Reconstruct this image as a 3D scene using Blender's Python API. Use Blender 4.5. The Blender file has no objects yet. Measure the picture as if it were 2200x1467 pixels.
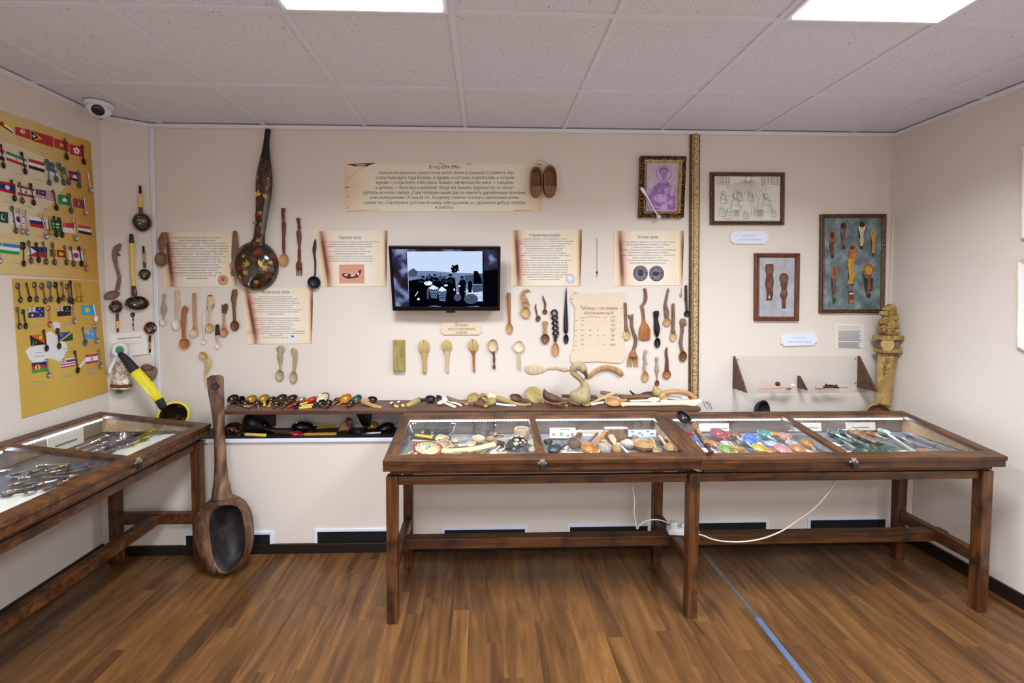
import bpy, bmesh, math, random
from mathutils import Vector, Matrix
from math import sin, cos, pi
SC = bpy.context.scene
COL = SC.collection
random.seed(7)

# ---------------------------------------------------------------- camera, world, exposure
F, CX, CY = 969.26, 1072.07, 670.1
YAW, PITCH, ROLL, EYE = .0302, .0389, -.0018, 1.4885
_f = Vector((sin(YAW)*cos(PITCH), cos(YAW)*cos(PITCH), -sin(PITCH)))
_r = Vector((cos(YAW), -sin(YAW), 0)); _d = _f.cross(_r)
RGT = cos(ROLL)*_r + sin(ROLL)*_d
DWN = -sin(ROLL)*_r + cos(ROLL)*_d
CAM = Vector((0, 0, EYE))
cd = bpy.data.cameras.new('camera'); cam = bpy.data.objects.new('camera', cd); COL.objects.link(cam)
cam.matrix_world = Matrix.Translation(CAM) @ Matrix((RGT, -DWN, -_f)).transposed().to_4x4()
cd.sensor_width = 36; cd.lens = F/2200*36
cd.shift_x = (1100-CX)/2200; cd.shift_y = (CY-733.5)/2200
cd.clip_start = .02; cd.clip_end = 50
SC.camera = cam
w = bpy.data.worlds.new('world'); SC.world = w; w.use_nodes = True
w.node_tree.nodes['Background'].inputs[0].default_value = (.8, .85, 1, 1)
w.node_tree.nodes['Background'].inputs[1].default_value = .05
SC.view_settings.view_transform = 'Standard'; SC.view_settings.look = 'None'
SC.view_settings.gamma = 1; SC.view_settings.use_curve_mapping = False
SC.view_settings.exposure = 0.0
SC.cycles.max_bounces = 7; SC.cycles.glossy_bounces = 3; SC.cycles.diffuse_bounces = 4
LAMP_STRENGTH = 4.0
LAMP_WATTS = 38.5
LED_STRENGTH = 140.0
FILL_STRENGTH = 1.6  # glow of the added fill panel on the wall behind the viewpoint
CEIL = 2.495; YB = 2.785; XL = -2.18; XR = 2.56; YBEND = 2.66; XC = -1.99; YBOX = 2.58; LEDGE = .667; YF = -2.4

# ---------------------------------------------------------------- pixel rays onto planes of the room
def ray(u, v): return RGT*((u-CX)/F) + DWN*((v-CY)/F) + _f
def atY(u, v, y): d = ray(u, v); return CAM + d*(y/d.y)
def atX(u, v, x): d = ray(u, v); return CAM + d*(x/d.x)
def atZ(u, v, z): d = ray(u, v); return CAM + d*((z-EYE)/d.z)
class Fr:
    def __init__(s, O, U, V):
        s.O = Vector(O); s.U = Vector(U).normalized(); s.V = Vector(V).normalized(); s.N = s.U.cross(s.V)
    def at(s, px, py, n=0):
        d = ray(px, py); o = s.O + s.N*n
        p = CAM + d*((o-CAM).dot(s.N)/d.dot(s.N)) - s.O
        return Vector((p.dot(s.U), p.dot(s.V)))
    def sc(s, px, py, n=0):
        a = s.at(px-1, py, n); b = s.at(px+1, py, n); c = s.at(px, py-1, n); d = s.at(px, py+1, n)
        return abs(b.x-a.x)/2, abs(c.y-d.y)/2
    def mat(s, u=0, v=0, n=0):
        m = Matrix((s.U, s.V, s.N)).transposed().to_4x4()
        m.translation = s.O + s.U*u + s.V*v + s.N*n
        return m
FW = Fr((0, YB, 1.5), (1, 0, 0), (0, 0, 1))
FL = Fr((XL, 2, 1.5), (0, 1, 0), (0, 0, 1))
FA = Fr((XC, YB, 1.5), (XC-XL, YB-YBEND, 0), (0, 0, 1))
FRT = Fr((XR, 2, 1.5), (0, -1, 0), (0, 0, 1))
FX = Fr((0, YBOX, .3), (1, 0, 0), (0, 0, 1))
FT = Fr((0, 2.70, 1.391), (1, 0, 0), (0, -.105, .373))

# ---------------------------------------------------------------- materials
def hx(h):
    c = [int(h[i:i+2], 16)/255 for i in (0, 2, 4)]
    return tuple(x/12.92 if x <= .04045 else ((x+.055)/1.055)**2.4 for x in c) + (1,)
MT = {}
class NT:
    def __init__(s, name):
        s.m = bpy.data.materials.new(name); s.m.use_nodes = True; s.t = s.m.node_tree
        s.b = s.t.nodes['Principled BSDF']; s.out = s.t.nodes['Material Output']
        MT[name] = s.m
    def n(s, typ, ins=None, **kw):
        x = s.t.nodes.new(typ)
        for k, v in kw.items(): setattr(x, k, v)
        for k, v in (ins or {}).items():
            if isinstance(v, bpy.types.NodeSocket): s.t.links.new(v, x.inputs[k])
            else: x.inputs[k].default_value = v
        return x
    def set(s, **kw):
        for k, v in kw.items():
            k = {'col': 'Base Color', 'rough': 'Roughness', 'metal': 'Metallic', 'spec': 'Specular IOR Level', 'coat': 'Coat Weight', 'normal': 'Normal', 'ecol': 'Emission Color', 'es': 'Emission Strength'}[k]
            if isinstance(v, bpy.types.NodeSocket): s.t.links.new(v, s.b.inputs[k])
            else: s.b.inputs[k].default_value = v
        return s
    def obj(s, scale=(1, 1, 1), kind='Object'):
        tc = s.n('ShaderNodeTexCoord')
        return s.n('ShaderNodeMapping', {0: tc.outputs[kind], 3: scale}).outputs[0]
    def noise(s, vec, scale, detail=3, rough=.55, dist=0):
        return s.n('ShaderNodeTexNoise', {'Vector': vec, 'Scale': scale, 'Detail': detail, 'Roughness': rough, 'Distortion': dist}).outputs[0]
    def ramp(s, fac, stops, interp='LINEAR'):
        r = s.n('ShaderNodeValToRGB', {0: fac}); r.color_ramp.interpolation = interp
        e = r.color_ramp.elements
        while len(e) < len(stops): e.new(.5)
        for i, (p, c) in enumerate(stops):
            e[i].position = p; e[i].color = hx(c) if isinstance(c, str) else c
        return r.outputs[0]
    def mix(s, f, a, b, mode='MIX'):
        x = s.n('ShaderNodeMix', data_type='RGBA', blend_type=mode)
        for k, v in ((0, f), (6, a), (7, b)):
            if isinstance(v, bpy.types.NodeSocket): s.t.links.new(v, x.inputs[k])
            else: x.inputs[k].default_value = hx(v) if isinstance(v, str) else v
        return x.outputs[2]
    def math(s, op, a, b=0):
        x = s.n('ShaderNodeMath', operation=op)
        for k, v in ((0, a), (1, b)):
            if isinstance(v, bpy.types.NodeSocket): s.t.links.new(v, x.inputs[k])
            else: x.inputs[k].default_value = v
        return x.outputs[0]
    def bump(s, h, strength, dist=.01):
        s.set(normal=s.n('ShaderNodeBump', {'Height': h, 'Strength': strength, 'Distance': dist}).outputs[0]); return s

def plain(name, c, rough=.5, metal=0, spec=.5, var=.0, vs=30, coat=0):
    t = NT(name)
    if var:
        f = t.noise(t.obj(), vs)
        a = hx(c); t.set(col=t.ramp(f, [(.3, tuple(x*(1-var) for x in a[:3])+(1,)), (.7, tuple(min(1, x*(1+var)) for x in a[:3])+(1,))]))
    else: t.set(col=hx(c))
    t.set(rough=rough, metal=metal, spec=spec, coat=coat)
    return t.m
def wood(name, a, b, sc=(45, 5, 45), rough=.5, spec=.4, c=None, coat=0):
    t = NT(name); v = t.obj(sc)
    f = t.noise(v, 1.0, 4, .6, 1.2)
    st = [(.32, b), (.66, a)] if c is None else [(.28, c), (.45, b), (.68, a)]
    t.set(col=t.ramp(f, st), rough=rough, spec=spec, coat=coat); t.bump(f, .15, .003)
    return t.m
wood('pale', 'd9c2a4', 'bfa482'); wood('white_wood', 'ead9c6', 'd2bda4'); wood('honey', 'd8a862', 'b27e3e')
wood('orange', 'b87440', '8c5028'); wood('brown', '84583a', '5c3a26'); wood('dark', '4c302a', '2e1b1a')
wood('grey', 'b9a58c', '94806a'); wood('olive', 'b4a066', '8c763e'); wood('tan', 'c69a6a', 'a07444')
wood('redwood', '7c4630', '502a20', rough=.4); wood('straw', 'cdb37c', 'a98d56'); wood('linden', 'b9a884', '9a8862', (18, 6, 18)); wood('totem', 'b5965a', '7e6230', (30, 12, 30))
wood('purple', '46303a', '2a1b24', rough=.4); wood('old', '7a5440', '3f2a1e', (14, 3, 14), rough=.55)
wood('orange_gloss', 'cd8a44', '9c5c22', rough=.18, coat=.4); wood('bark', '8d7058', '66493a', (40, 20, 40))
plain('black', '100f12', .25, spec=.5); plain('blackmat', '16161a', .5); plain('bezel_black', '060608', .22, spec=.3); plain('bone', 'ecdccf', .45, var=.06)
plain('bone_yellow', 'e0cda6', .45, var=.08, vs=12); plain('red', '9a1c16', .25); plain('redpaint', 'b52a1c', .3); plain('darkred', '57160f', .3)
plain('yellow', 'dcbc4e', .3); plain('bright_yellow', 'e6d81c', .3); plain('pale_yellow', 'efe0a0', .2, coat=.5); plain('gold', 'c79a3a', .3, .7); plain('goldpaint', 'b98c2c', .3, .3)
plain('silver', 'b4aeb0', .25, 1); plain('oldsilver', '6e6764', .35, 1, var=.2, vs=90); plain('darksilver', '45403f', .4, 1, var=.25, vs=80)
plain('copper', 'c79078', .25, 1); plain('bluegrey', '56666e', .4, .5, var=.3, vs=70); plain('white', 'e8e8ea', .5); plain('bluewhite', 'dfe6f6', .4)
plain('paper', 'eeeae2', .7); plain('notepaper', 'e4e2d2', .7); plain('ink', '2a2428', .7); plain('greyink', '6a666c', .7); plain('paleink', 'c9cfe4', .6); plain('brownink', '8d5a1c', .7); plain('softink', '9a98a0', .7)
plain('horn', '2e2420', .3); plain('skin', 'd79a82', .5); plain('whitetrim', 'e6e6ee', .4); plain('vent_black', '0a0a0c', .6); plain('rubber', '18181a', .6)
plain('lens', '0b0b10', .1); plain('plastic', 'e9e9ec', .35); plain('steel', 'c6c6ca', .3, 1); plain('cable', 'e2dccb', .45); plain('lace', 'e8e6e6', .8)
plain('green', '2c7a4a', .6); plain('kerchief', '4d8a5c', .8, var=.3, vs=60); plain('skirt_brown', '6a3c28', .9, var=.2, vs=60)
plain('leafred', '7c2a14', .25); plain('stone_green', '3d5c52', .25, var=.5, vs=45); plain('stone_pale', '9db8a6', .25, var=.2, vs=45); plain('stone_dark', '26302e', .2, var=.6, vs=50); plain('stone_orange', 'a8744a', .3, var=.4, vs=50); plain('stone_lilac', '77768a', .3, var=.3, vs=50)
plain('shell', 'c9b8ac', .35, var=.25, vs=60)
def khok(name, base, stops, scale, sc=(1, 1, 1), rough=.14, kp=.42):
    t = NT(name); v = t.obj(sc)
    nz = t.n('ShaderNodeTexNoise', {'Vector': v, 'Scale': scale*.8, 'Detail': 2}).outputs[1]
    vv = t.mix(.035, v, nz, 'ADD')
    vo = t.n('ShaderNodeTexVoronoi', {'Vector': vv, 'Scale': scale})
    c = t.ramp(vo.outputs['Distance'], stops, 'CONSTANT')
    pick = t.n('ShaderNodeSeparateColor', {0: vo.outputs['Color']})
    keep = t.math('GREATER_THAN', pick.outputs[0], kp)
    t.set(col=t.mix(keep, base, c), rough=rough, spec=.6, coat=.6)
    return t.m
khok('khok', '15100c', [(0, '8a2a18'), (.16, '9a7424'), (.26, '4a1a10'), (.36, '15100c')], 52)
khok('khokbig', '1c140c', [(0, '6a3014'), (.14, '6e2412'), (.3, '3a2c12'), (.38, '5e2e14'), (.46, '20180e')], 24)
khok('khokgold', '2a200e', [(0, '3a1208'), (.12, 'a88428'), (.26, '5a4212'), (.4, '2a1c0c')], 46)
khok('khokred', '3a0e0a', [(0, 'c09a34'), (.25, '8e2014'), (.42, '1a0c08')], 80)
khok('florals', 'd6cfa6', [(0, 'd8501e'), (.2, 'e87a38'), (.3, 'f2ecd8'), (.42, '6e9060'), (.5, 'd6cfa6')], 30, kp=.25)
khok('floralsblack', '101018', [(0, 'd8a040'), (.1, 'f2eee2'), (.3, '7a9a6a'), (.38, 'e8dca8'), (.44, '101018')], 42, kp=.25)
khok('skirt', 'e3d9cc', [(0, 'd06a4a'), (.25, 'e9b0a0'), (.4, '6f9a6a'), (.55, 'efe6da')], 55, rough=.9)
def glassy(name, c, a, rough=.05):
    t = NT(name); t.set(col=hx(c), rough=rough, spec=.6, coat=.5)
    tr = t.n('ShaderNodeBsdfTransparent', {0: tuple(.55+.45*x for x in hx(c)[:3])+(1,)})
    mx = t.n('ShaderNodeMixShader', {0: a, 1: tr.outputs[0], 2: t.b.outputs[0]})
    t.t.links.new(mx.outputs[0], t.out.inputs[0]); return t.m
for k, c in (('g_red', 'b3485a'), ('g_pink', 'dba2a0'), ('g_blue', '5a8ad8'), ('g_teal', '4aa8a0'), ('g_amber', 'd99a3c'), ('g_green', '98b860'), ('g_yellow', 'd8c050'), ('g_clear', 'd8dcd8'), ('g_pale', 'c6cfe8'), ('g_brown', '9a6450'), ('g_orange', 'd08a58')): glassy(k, c, .72)
def pane(name, tint, refl):
    t = NT(name)
    lw = t.n('ShaderNodeLayerWeight', {0: .5}).outputs['Facing']
    lw = t.math('ADD', t.math('MULTIPLY', t.math('POWER', lw, 5.), .45), .025)
    gl = t.n('ShaderNodeBsdfGlossy', {0: (1, 1, 1, 1), 'Roughness': .015})
    tr = t.n('ShaderNodeBsdfTransparent', {0: tint})
    mx = t.n('ShaderNodeMixShader', {0: t.math('MULTIPLY', lw, refl), 1: tr.outputs[0], 2: gl.outputs[0]})
    t.t.links.new(mx.outputs[0], t.out.inputs[0]); return t.m
pane('pane', (.97, .98, .975, 1), 1.0); pane('acrylic', (.972, .972, .972, 1), .8); pane('clearglass', (.86, .89, .92, 1), 2.2)
def glow(name, c, s):
    t = NT(name); t.set(col=(0, 0, 0, 1), ecol=hx(c), es=s, rough=1, spec=0); return t.m
glow('lamp', 'f2f7ff', LAMP_STRENGTH); glow('fill_glow', 'eef2ff', FILL_STRENGTH); glow('led', 'd8e4ff', LED_STRENGTH)
# stained pine, one per grain direction
for k, s in (('x', (2.2, 28, 28)), ('y', (28, 2.2, 28)), ('z', (28, 28, 2.2))):
    t = NT('pine_'+k); v = t.obj(s); f = t.noise(v, 1, 5, .6, .9)
    kn = t.noise(t.obj((5, 5, 5)), 1.7, 2)
    c = t.mix(t.ramp(kn, [(.5, (0, 0, 0, 1)), (.75, (1, 1, 1, 1))]), t.ramp(f, [(.3, '2c190c'), (.5, '502e17'), (.72, '704720')]), '22130a')
    t.set(col=c, rough=.38, spec=.45); t.bump(f, .1, .003)
wood('case_inside', 'b79468', '98764c', (3, 25, 25)); wood('case_back', '7a6a5e', '5e5048', (3, 25, 25)); wood('shelf_wood', '6a4632', '3e271c', (2.2, 30, 30), rough=.45)
plain('case_base', '77757a', .7, var=.1); plain('case_dark', '2a2a2e', .7, var=.15)
# wallpaper
t = NT('wallpaper'); v = t.obj(); a = t.noise(v, 260, 2); b = t.noise(v, 3, 3)
c = t.mix(t.math('MULTIPLY', a, .35), 'e4dad0', 'd6cbc0'); c = t.mix(t.math('MULTIPLY', b, .10), c, 'cab9a4')
t.set(col=c, rough=.75, spec=.2); t.bump(a, .25, .002)
t = NT('ceiling_tile'); v = t.obj(); a = t.noise(t.obj((1, .55, 1)), 150, 2, .5, .6); b = t.noise(v, 300, 1)
c = t.mix(t.ramp(a, [(.30, (1, 1, 1, 1)), (.345, (0, 0, 0, 1))]), t.mix(b, 'e0e0e6', 'd4d3da'), 'a09aa0')
t.set(col=c, rough=.9, spec=.1); t.bump(a, .2, .002)
plain('ceiling_bar', 'dcdbe2', .6)
# laminate floor, three-strip planks running away from the viewer
t = NT('laminate'); tc = t.n('ShaderNodeTexCoord').outputs['Object']
sp = t.n('ShaderNodeSeparateXYZ', {0: tc}); rw = t.n('ShaderNodeTexWhiteNoise', {'W': t.math('FLOOR', t.math('DIVIDE', sp.outputs[0], .075))}, noise_dimensions='1D').outputs[0]
cb = t.n('ShaderNodeCombineXYZ', {0: t.math('ADD', sp.outputs[1], t.math('MULTIPLY', rw, 5.3)), 1: sp.outputs[0], 2: 0.0}).outputs[0]
br = t.n('ShaderNodeTexBrick', {'Vector': cb, 'Color1': (0, 0, 0, 1), 'Color2': (1, 1, 1, 1), 'Mortar': (.3, .3, .3, 1), 'Scale': 1.0, 'Mortar Size': .0006, 'Brick Width': .62, 'Row Height': .075}, offset=0, offset_frequency=2)
v = t.n('ShaderNodeMapping', {0: tc, 3: (15, 1.5, 1)}).outputs[0]; bv = t.mix(1.0, v, t.mix(1.0, br.outputs[0], (9, 5, 3, 1), 'MULTIPLY'), 'ADD')
g = t.noise(bv, 1.0, 6, .62, 1.0); g2 = t.noise(t.mix(1.0, t.n('ShaderNodeMapping', {0: tc, 3: (6, 1.6, 1)}).outputs[0], br.outputs[0], 'ADD'), 1, 4, .6, 1.2)
c = t.ramp(g, [(.28, '402818'), (.45, '624224'), (.6, '79522d'), (.8, '8f683a')])
c = t.mix(t.math('MULTIPLY', br.outputs[0], .5), c, t.ramp(g, [(.3, '342115'), (.7, '5c3e23')]))
c = t.mix(t.math('MULTIPLY', t.ramp(g2, [(.5, (0, 0, 0, 1)), (.72, (1, 1, 1, 1))]), .5), c, '3e2616')
t.set(col=c, rough=.36, spec=.4); t.bump(g, .05, .002)
plain('baseboard', '1e1512', .4); plain('strip_metal', '9a9690', .35, .8, var=.15, vs=20); plain('strip_tape', '566484', .5, var=.1)
# parchment prints (all parchment shading is printed on the sheet)
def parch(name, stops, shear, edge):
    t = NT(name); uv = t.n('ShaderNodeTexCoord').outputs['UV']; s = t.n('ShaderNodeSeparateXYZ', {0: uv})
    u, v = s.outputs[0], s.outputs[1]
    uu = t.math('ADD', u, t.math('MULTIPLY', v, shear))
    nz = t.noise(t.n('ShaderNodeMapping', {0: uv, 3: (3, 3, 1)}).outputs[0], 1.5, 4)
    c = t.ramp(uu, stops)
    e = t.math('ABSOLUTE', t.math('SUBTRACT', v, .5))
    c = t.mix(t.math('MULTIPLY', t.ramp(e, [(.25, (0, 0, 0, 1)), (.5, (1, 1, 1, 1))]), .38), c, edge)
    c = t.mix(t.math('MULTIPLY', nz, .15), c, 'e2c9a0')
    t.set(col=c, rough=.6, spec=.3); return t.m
parch('scroll', [(0, 'f0e6d8'), (.05, 'ecd2b0'), (.088, 'd0a080'), (.10, '5e2428'), (.13, '7c3a3a'), (.155, 'c89a90'), (.2, 'ecd6c2'), (.3, 'f1e9dc'), (.7, 'f1ebe0'), (.92, 'eeddc0'), (.925, 'f3e8d2'), (.975, 'e2c49a'), (1.0, '6e3030')], .035, 'e8d8b6')
parch('banner', [(0, 'e6c8a4'), (.06, 'ecdcc0'), (.15, 'f0ead6'), (.85, 'eeead8'), (.96, 'e8d6b8'), (1, 'dcbc98')], 0, 'e8d8ba')
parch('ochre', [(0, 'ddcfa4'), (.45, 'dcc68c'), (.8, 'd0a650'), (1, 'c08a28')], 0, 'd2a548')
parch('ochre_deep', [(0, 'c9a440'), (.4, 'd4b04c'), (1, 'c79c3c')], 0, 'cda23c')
parch('plywood', [(0, 'dfcdb8'), (.5, 'e6d6c4'), (1, 'dccab6')], 0, 'e0ceb8')

# ---------------------------------------------------------------- mesh building
class MB:
    def __init__(s): s.v = []; s.f = []; s.m = []; s.mats = []; s.uv = {}; s.cur = 0
    def use(s, key):
        if key not in s.mats: s.mats.append(key)
        s.cur = s.mats.index(key); return s
    def add(s, vs, fs):
        o = len(s.v); s.v += [tuple(v) for v in vs]
        for f in fs: s.f.append([o+i for i in f]); s.m.append(s.cur)
        return s
    def poly(s, pts, uv=None):
        o = len(s.v); s.v += [tuple(p) for p in pts]
        if uv: s.uv[len(s.f)] = uv
        s.f.append(list(range(o, o+len(pts)))); s.m.append(s.cur); return s
    def box(s, x0, x1, y0, y1, z0, z1):
        return s.hexa([(x0, y0, z0), (x1, y0, z0), (x1, y1, z0), (x0, y1, z0), (x0, y0, z1), (x1, y0, z1), (x1, y1, z1), (x0, y1, z1)])
    def hexa(s, c): return s.add(c, [(3, 2, 1, 0), (4, 5, 6, 7), (0, 1, 5, 4), (1, 2, 6, 5), (2, 3, 7, 6), (3, 0, 4, 7)])
    def prism(s, poly, z0, z1):
        n = len(poly); a = sum(poly[i][0]*poly[(i+1) % n][1]-poly[(i+1) % n][0]*poly[i][1] for i in range(n))
        if a < 0: poly = poly[::-1]
        vs = [(p[0], p[1], z0) for p in poly]+[(p[0], p[1], z1) for p in poly]
        return s.add(vs, [list(range(n))[::-1], list(range(n, 2*n))]+[(i, (i+1) % n, n+(i+1) % n, n+i) for i in range(n)])
    def loft(s, P, Wd, Tk, N=(0, 0, 1), n=8, sub=3, closed=False):
        N = Vector(N); P = [Vector(p) for p in P]; k = len(P)
        if sub > 1 and k > 2:
            Q, W2, T2 = [], [], []
            segs = k if closed else k-1
            for i in range(segs):
                g = (lambda L, j: L[j % k]) if closed else (lambda L, j: L[max(0, min(k-1, j))])
                for j in range(sub):
                    x = j/sub
                    def cr(L):
                        a, b, c, d = g(L, i-1), g(L, i), g(L, i+1), g(L, i+2)
                        return .5*((2*b)+(c-a)*x+(2*a-5*b+4*c-d)*x*x+(3*b-a-3*c+d)*x**3)
                    Q.append(cr(P)); W2.append(max(.0004, cr(Wd))); T2.append(max(.0004, cr(Tk)))
            if not closed: Q.append(P[-1]); W2.append(Wd[-1]); T2.append(Tk[-1])
            P, Wd, Tk = Q, W2, T2
        if not closed:   # rounded ends
            d0 = (P[0]-P[1]).normalized(); d1 = (P[-1]-P[-2]).normalized()
            P = [P[0]+d0*Tk[0]*.25]+list(P)+[P[-1]+d1*Tk[-1]*.25]
            Wd = [Wd[0]*.55]+list(Wd)+[Wd[-1]*.55]; Tk = [Tk[0]*.55]+list(Tk)+[Tk[-1]*.55]
        m = len(P); vs = []; fs = []
        for i in range(m):
            T = (P[(i+1) % m]-P[i-1]) if closed else (P[min(m-1, i+1)]-P[max(0, i-1)])
            T = T.normalized() if T.length > 1e-9 else Vector((0, 1, 0))
            S = T.cross(N)
            if S.length < .05: S = T.cross(Vector((0, 1, .3)))
            S.normalize(); Uq = S.cross(T).normalized()
            for j in range(n):
                a = 2*pi*j/n
                vs.append(P[i]+S*(cos(a)*Wd[i]/2)+Uq*(sin(a)*Tk[i]/2))
        for i in range(m if closed else m-1):
            for j in range(n):
                a, b = i*n+j, i*n+(j+1) % n; c, d = ((i+1) % m)*n+(j+1) % n, ((i+1) % m)*n+j
                fs.append((a, b, c, d))
        if not closed: fs += [list(range(n))[::-1], list(range((m-1)*n, m*n))]
        return s.add(vs, fs)
    def bowl(s, rx, ry, dep, rot=0, face=1, tip=None, point=0., solid=False, n=22, nr=5, th=.14, inner=None):
        """half ellipsoid shell; rim in the z=0 plane, hollow towards +z (face=1) or domed towards +z (face=-1)"""
        vs = []; fs = []
        def sh(a):
            k = 1.
            if tip is not None:
                q = cos(a-tip); k = 1+point*max(0, q)**6-.16*point*max(0, -q)**2
            x, y = rx*cos(a)*k, ry*sin(a)*k
            return x*cos(rot)-y*sin(rot), x*sin(rot)+y*cos(rot)
        E = [sh(2*pi*j/n) for j in range(n)]
        rings = [(cos(i/nr*pi/2*.97), -dep*sin(i/nr*pi/2)*face) for i in range(nr, -1, -1)]
        c = 1-th
        if solid: rings += [(c, dep*.18*face), (.02, dep*.25*face)]
        else: rings += [(1-th*.45, dep*.05*face)]+[(c*cos(i/nr*pi/2*.97), -dep*(1-th)*sin(i/nr*pi/2)*face) for i in range(nr+1)]
        for r, z in rings: vs += [(x*r, y*r, z) for x, y in E]
        split = nr+2
        for i in range(len(rings)-1):
            for j in range(n):
                a, b = i*n+j, i*n+(j+1) % n
                fs.append((a, b, b+n, a+n) if face > 0 else (a+n, b+n, b, a))
        fs += [list(range(n))[::face*-1], list(range((len(rings)-1)*n, len(rings)*n))[::face]]
        if inner and not solid:
            o = s.cur; k = split*n
            s.add(vs, fs[:k]+[fs[-2]]); base = len(s.v)-len(vs); s.use(inner)
            for f in fs[k:-2]+[fs[-1]]: s.f.append([base+i for i in f]); s.m.append(s.cur)
            s.cur = o; return s
        return s.add(vs, fs)
    def lathe(s, prof, c=(0, 0, 0), ax=(0, 0, 1), n=20, sx=1, sy=1):
        A = Vector(ax).normalized(); X = A.orthogonal().normalized(); Y = A.cross(X); c = Vector(c); vs = []
        if abs(A.z) > .99: X, Y = Vector((1, 0, 0)), Vector((0, A.z, 0))
        for r, z in prof: vs += [c+A*z+X*(r*cos(2*pi*j/n)*sx)+Y*(r*sin(2*pi*j/n)*sy) for j in range(n)]
        fs = [(i*n+j, i*n+(j+1) % n, (i+1)*n+(j+1) % n, (i+1)*n+j) for i in range(len(prof)-1) for j in range(n)]
        fs += [list(range(n))[::-1], list(range((len(prof)-1)*n, len(prof)*n))]
        return s.add(vs, fs)
    def ball(s, c, rx, ry=None, rz=None, n=12):
        ry = ry or rx; rz = rz or rx; c = Vector(c); m = 8; vs = []; fs = []
        for i in range(m+1):
            a = pi*(i/m)*.98+.03
            for j in range(n): vs.append(c+Vector((rx*sin(a)*cos(2*pi*j/n), ry*sin(a)*sin(2*pi*j/n), rz*cos(a))))
        for i in range(m):
            for j in range(n): fs.append((i*n+j, (i+1)*n+j, (i+1)*n+(j+1) % n, i*n+(j+1) % n))
        fs += [list(range(n)), list(range(m*n, (m+1)*n))[::-1]]
        return s.add(vs, fs)
    def build(s, name, mat=None, parent=None, M=None, smooth=False, bevel=0, jit=0, jf=40):
        me = bpy.data.meshes.new(name)
        if jit:
            from mathutils import noise as mn
            s.v = [tuple(Vector(v)+mn.noise_vector(Vector(v)*jf)*jit) for v in s.v]
        me.from_pydata(s.v, [], s.f)
        for k in (s.mats or [mat]): me.materials.append(MT[k])
        if s.mats: me.polygons.foreach_set('material_index', s.m)
        if s.uv:
            L = me.uv_layers.new(name='UVMap').data
            for fi, uv in s.uv.items():
                for li, c in zip(me.polygons[fi].loop_indices, uv): L[li].uv = c
        if smooth:
            me.polygons.foreach_set('use_smooth', [True]*len(me.polygons))
        me.update()
        o = bpy.data.objects.new(name, me); COL.objects.link(o)
        if smooth == 'auto':
            me.set_sharp_from_angle(angle=.7)
        if parent: o.parent = parent
        if M is not None: o.matrix_basis = M
        if bevel:
            b = o.modifiers.new('edge', 'BEVEL'); b.width = bevel; b.segments = 2; b.limit_method = 'ANGLE'
        return o
def tag(o, label, cat, group=None):
    o['label'] = label; o['category'] = cat
    if group: o['group'] = group
    return o
def thing(name, label, cat, M=None, group=None):
    o = bpy.data.objects.new(name, None); COL.objects.link(o); o.empty_display_size = .05
    if M is not None: o.matrix_basis = M
    return tag(o, label, cat, group)
def struct(o): o['kind'] = 'structure'; return o
def T(x, y, z): return Matrix.Translation((x, y, z))
def plate(fr, parent, name, mat, quad, n0, n1, uv0=None, M=None, o=(0, 0)):
    """a thin sheet whose front corners TL,TR,BR,BL stand at the given pixels of the plane (relative to uv origin o)"""
    c = [fr.at(x, y, n1)-Vector(o) for x, y in quad]
    b = MB().use(mat)
    b.poly([(c[3].x, c[3].y, n1), (c[2].x, c[2].y, n1), (c[1].x, c[1].y, n1), (c[0].x, c[0].y, n1)], [(0, 0), (1, 0), (1, 1), (0, 1)])
    for i in range(4):
        p, q = c[i], c[(i+1) % 4]
        b.poly([(p.x, p.y, n0), (p.x, p.y, n1), (q.x, q.y, n1), (q.x, q.y, n0)], [(.5, .5)]*4)
    b.poly([(p.x, p.y, n0) for p in c], [(.5, .5)]*4)
    return b.build(name, None, parent, M)
def bil(q, u, v):
    """unit square (u right, v down) to the pixel quad TL,TR,BR,BL"""
    return tuple((q[0][k]*(1-u)+q[1][k]*u)*(1-v)+(q[3][k]*(1-u)+q[2][k]*u)*v for k in (0, 1))
TEXTS = []
def text(fr, parent, name, mat, lines, n, o=(0, 0), M=None):
    """lines: (string, x0, x1, y_mid, height) in pixels of the plane; filled in at the end in one pass"""
    TEXTS.append((fr, parent, name, mat, lines, n, o, M))
# ================================================================ the setting
def slab(name, mat, x0, x1, y0, y1, z0, z1, bevel=0):
    return struct(MB().box(x0, x1, y0, y1, z0, z1).build(name, mat, bevel=bevel))
slab('floor', 'laminate', -2.4, 2.8, YF-.1, 2.9, -.06, 0)
slab('ceiling', 'ceiling_tile', -2.4, 2.8, YF-.1, 2.9, CEIL+.006, CEIL+.08)
slab('wall_back', 'wallpaper', -2.4, 2.8, YB, YB+.1, 0, CEIL)
slab('wall_left', 'wallpaper', XL-.1, XL, YF, YBEND, 0, CEIL)
slab('wall_right', 'wallpaper', XR, XR+.1, YF, YB, 0, CEIL)
slab('wall_front', 'wallpaper', -2.4, 2.8, YF-.1, YF, 0, CEIL)
struct(MB().prism([(XL, YBEND), (XC, YB), (XC, YB+.09), (XL-.1, YB+.09), (XL-.1, YBEND)], 0, CEIL).build('wall_corner', 'wallpaper'))
slab('wall_lower', 'wallpaper', XL+.002, XR-.002, YBOX, YB-.001, 0, LEDGE-.022)
slab('trim_1', 'bluewhite', XL+.14, XR-.003, YBOX-.012, YB-.001, LEDGE-.022, LEDGE-.002, .003)
slab('trim_2', 'vent_black', XC+.02, XR-.01, YBOX+.004, YB-.002, LEDGE-.002, LEDGE)
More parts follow.
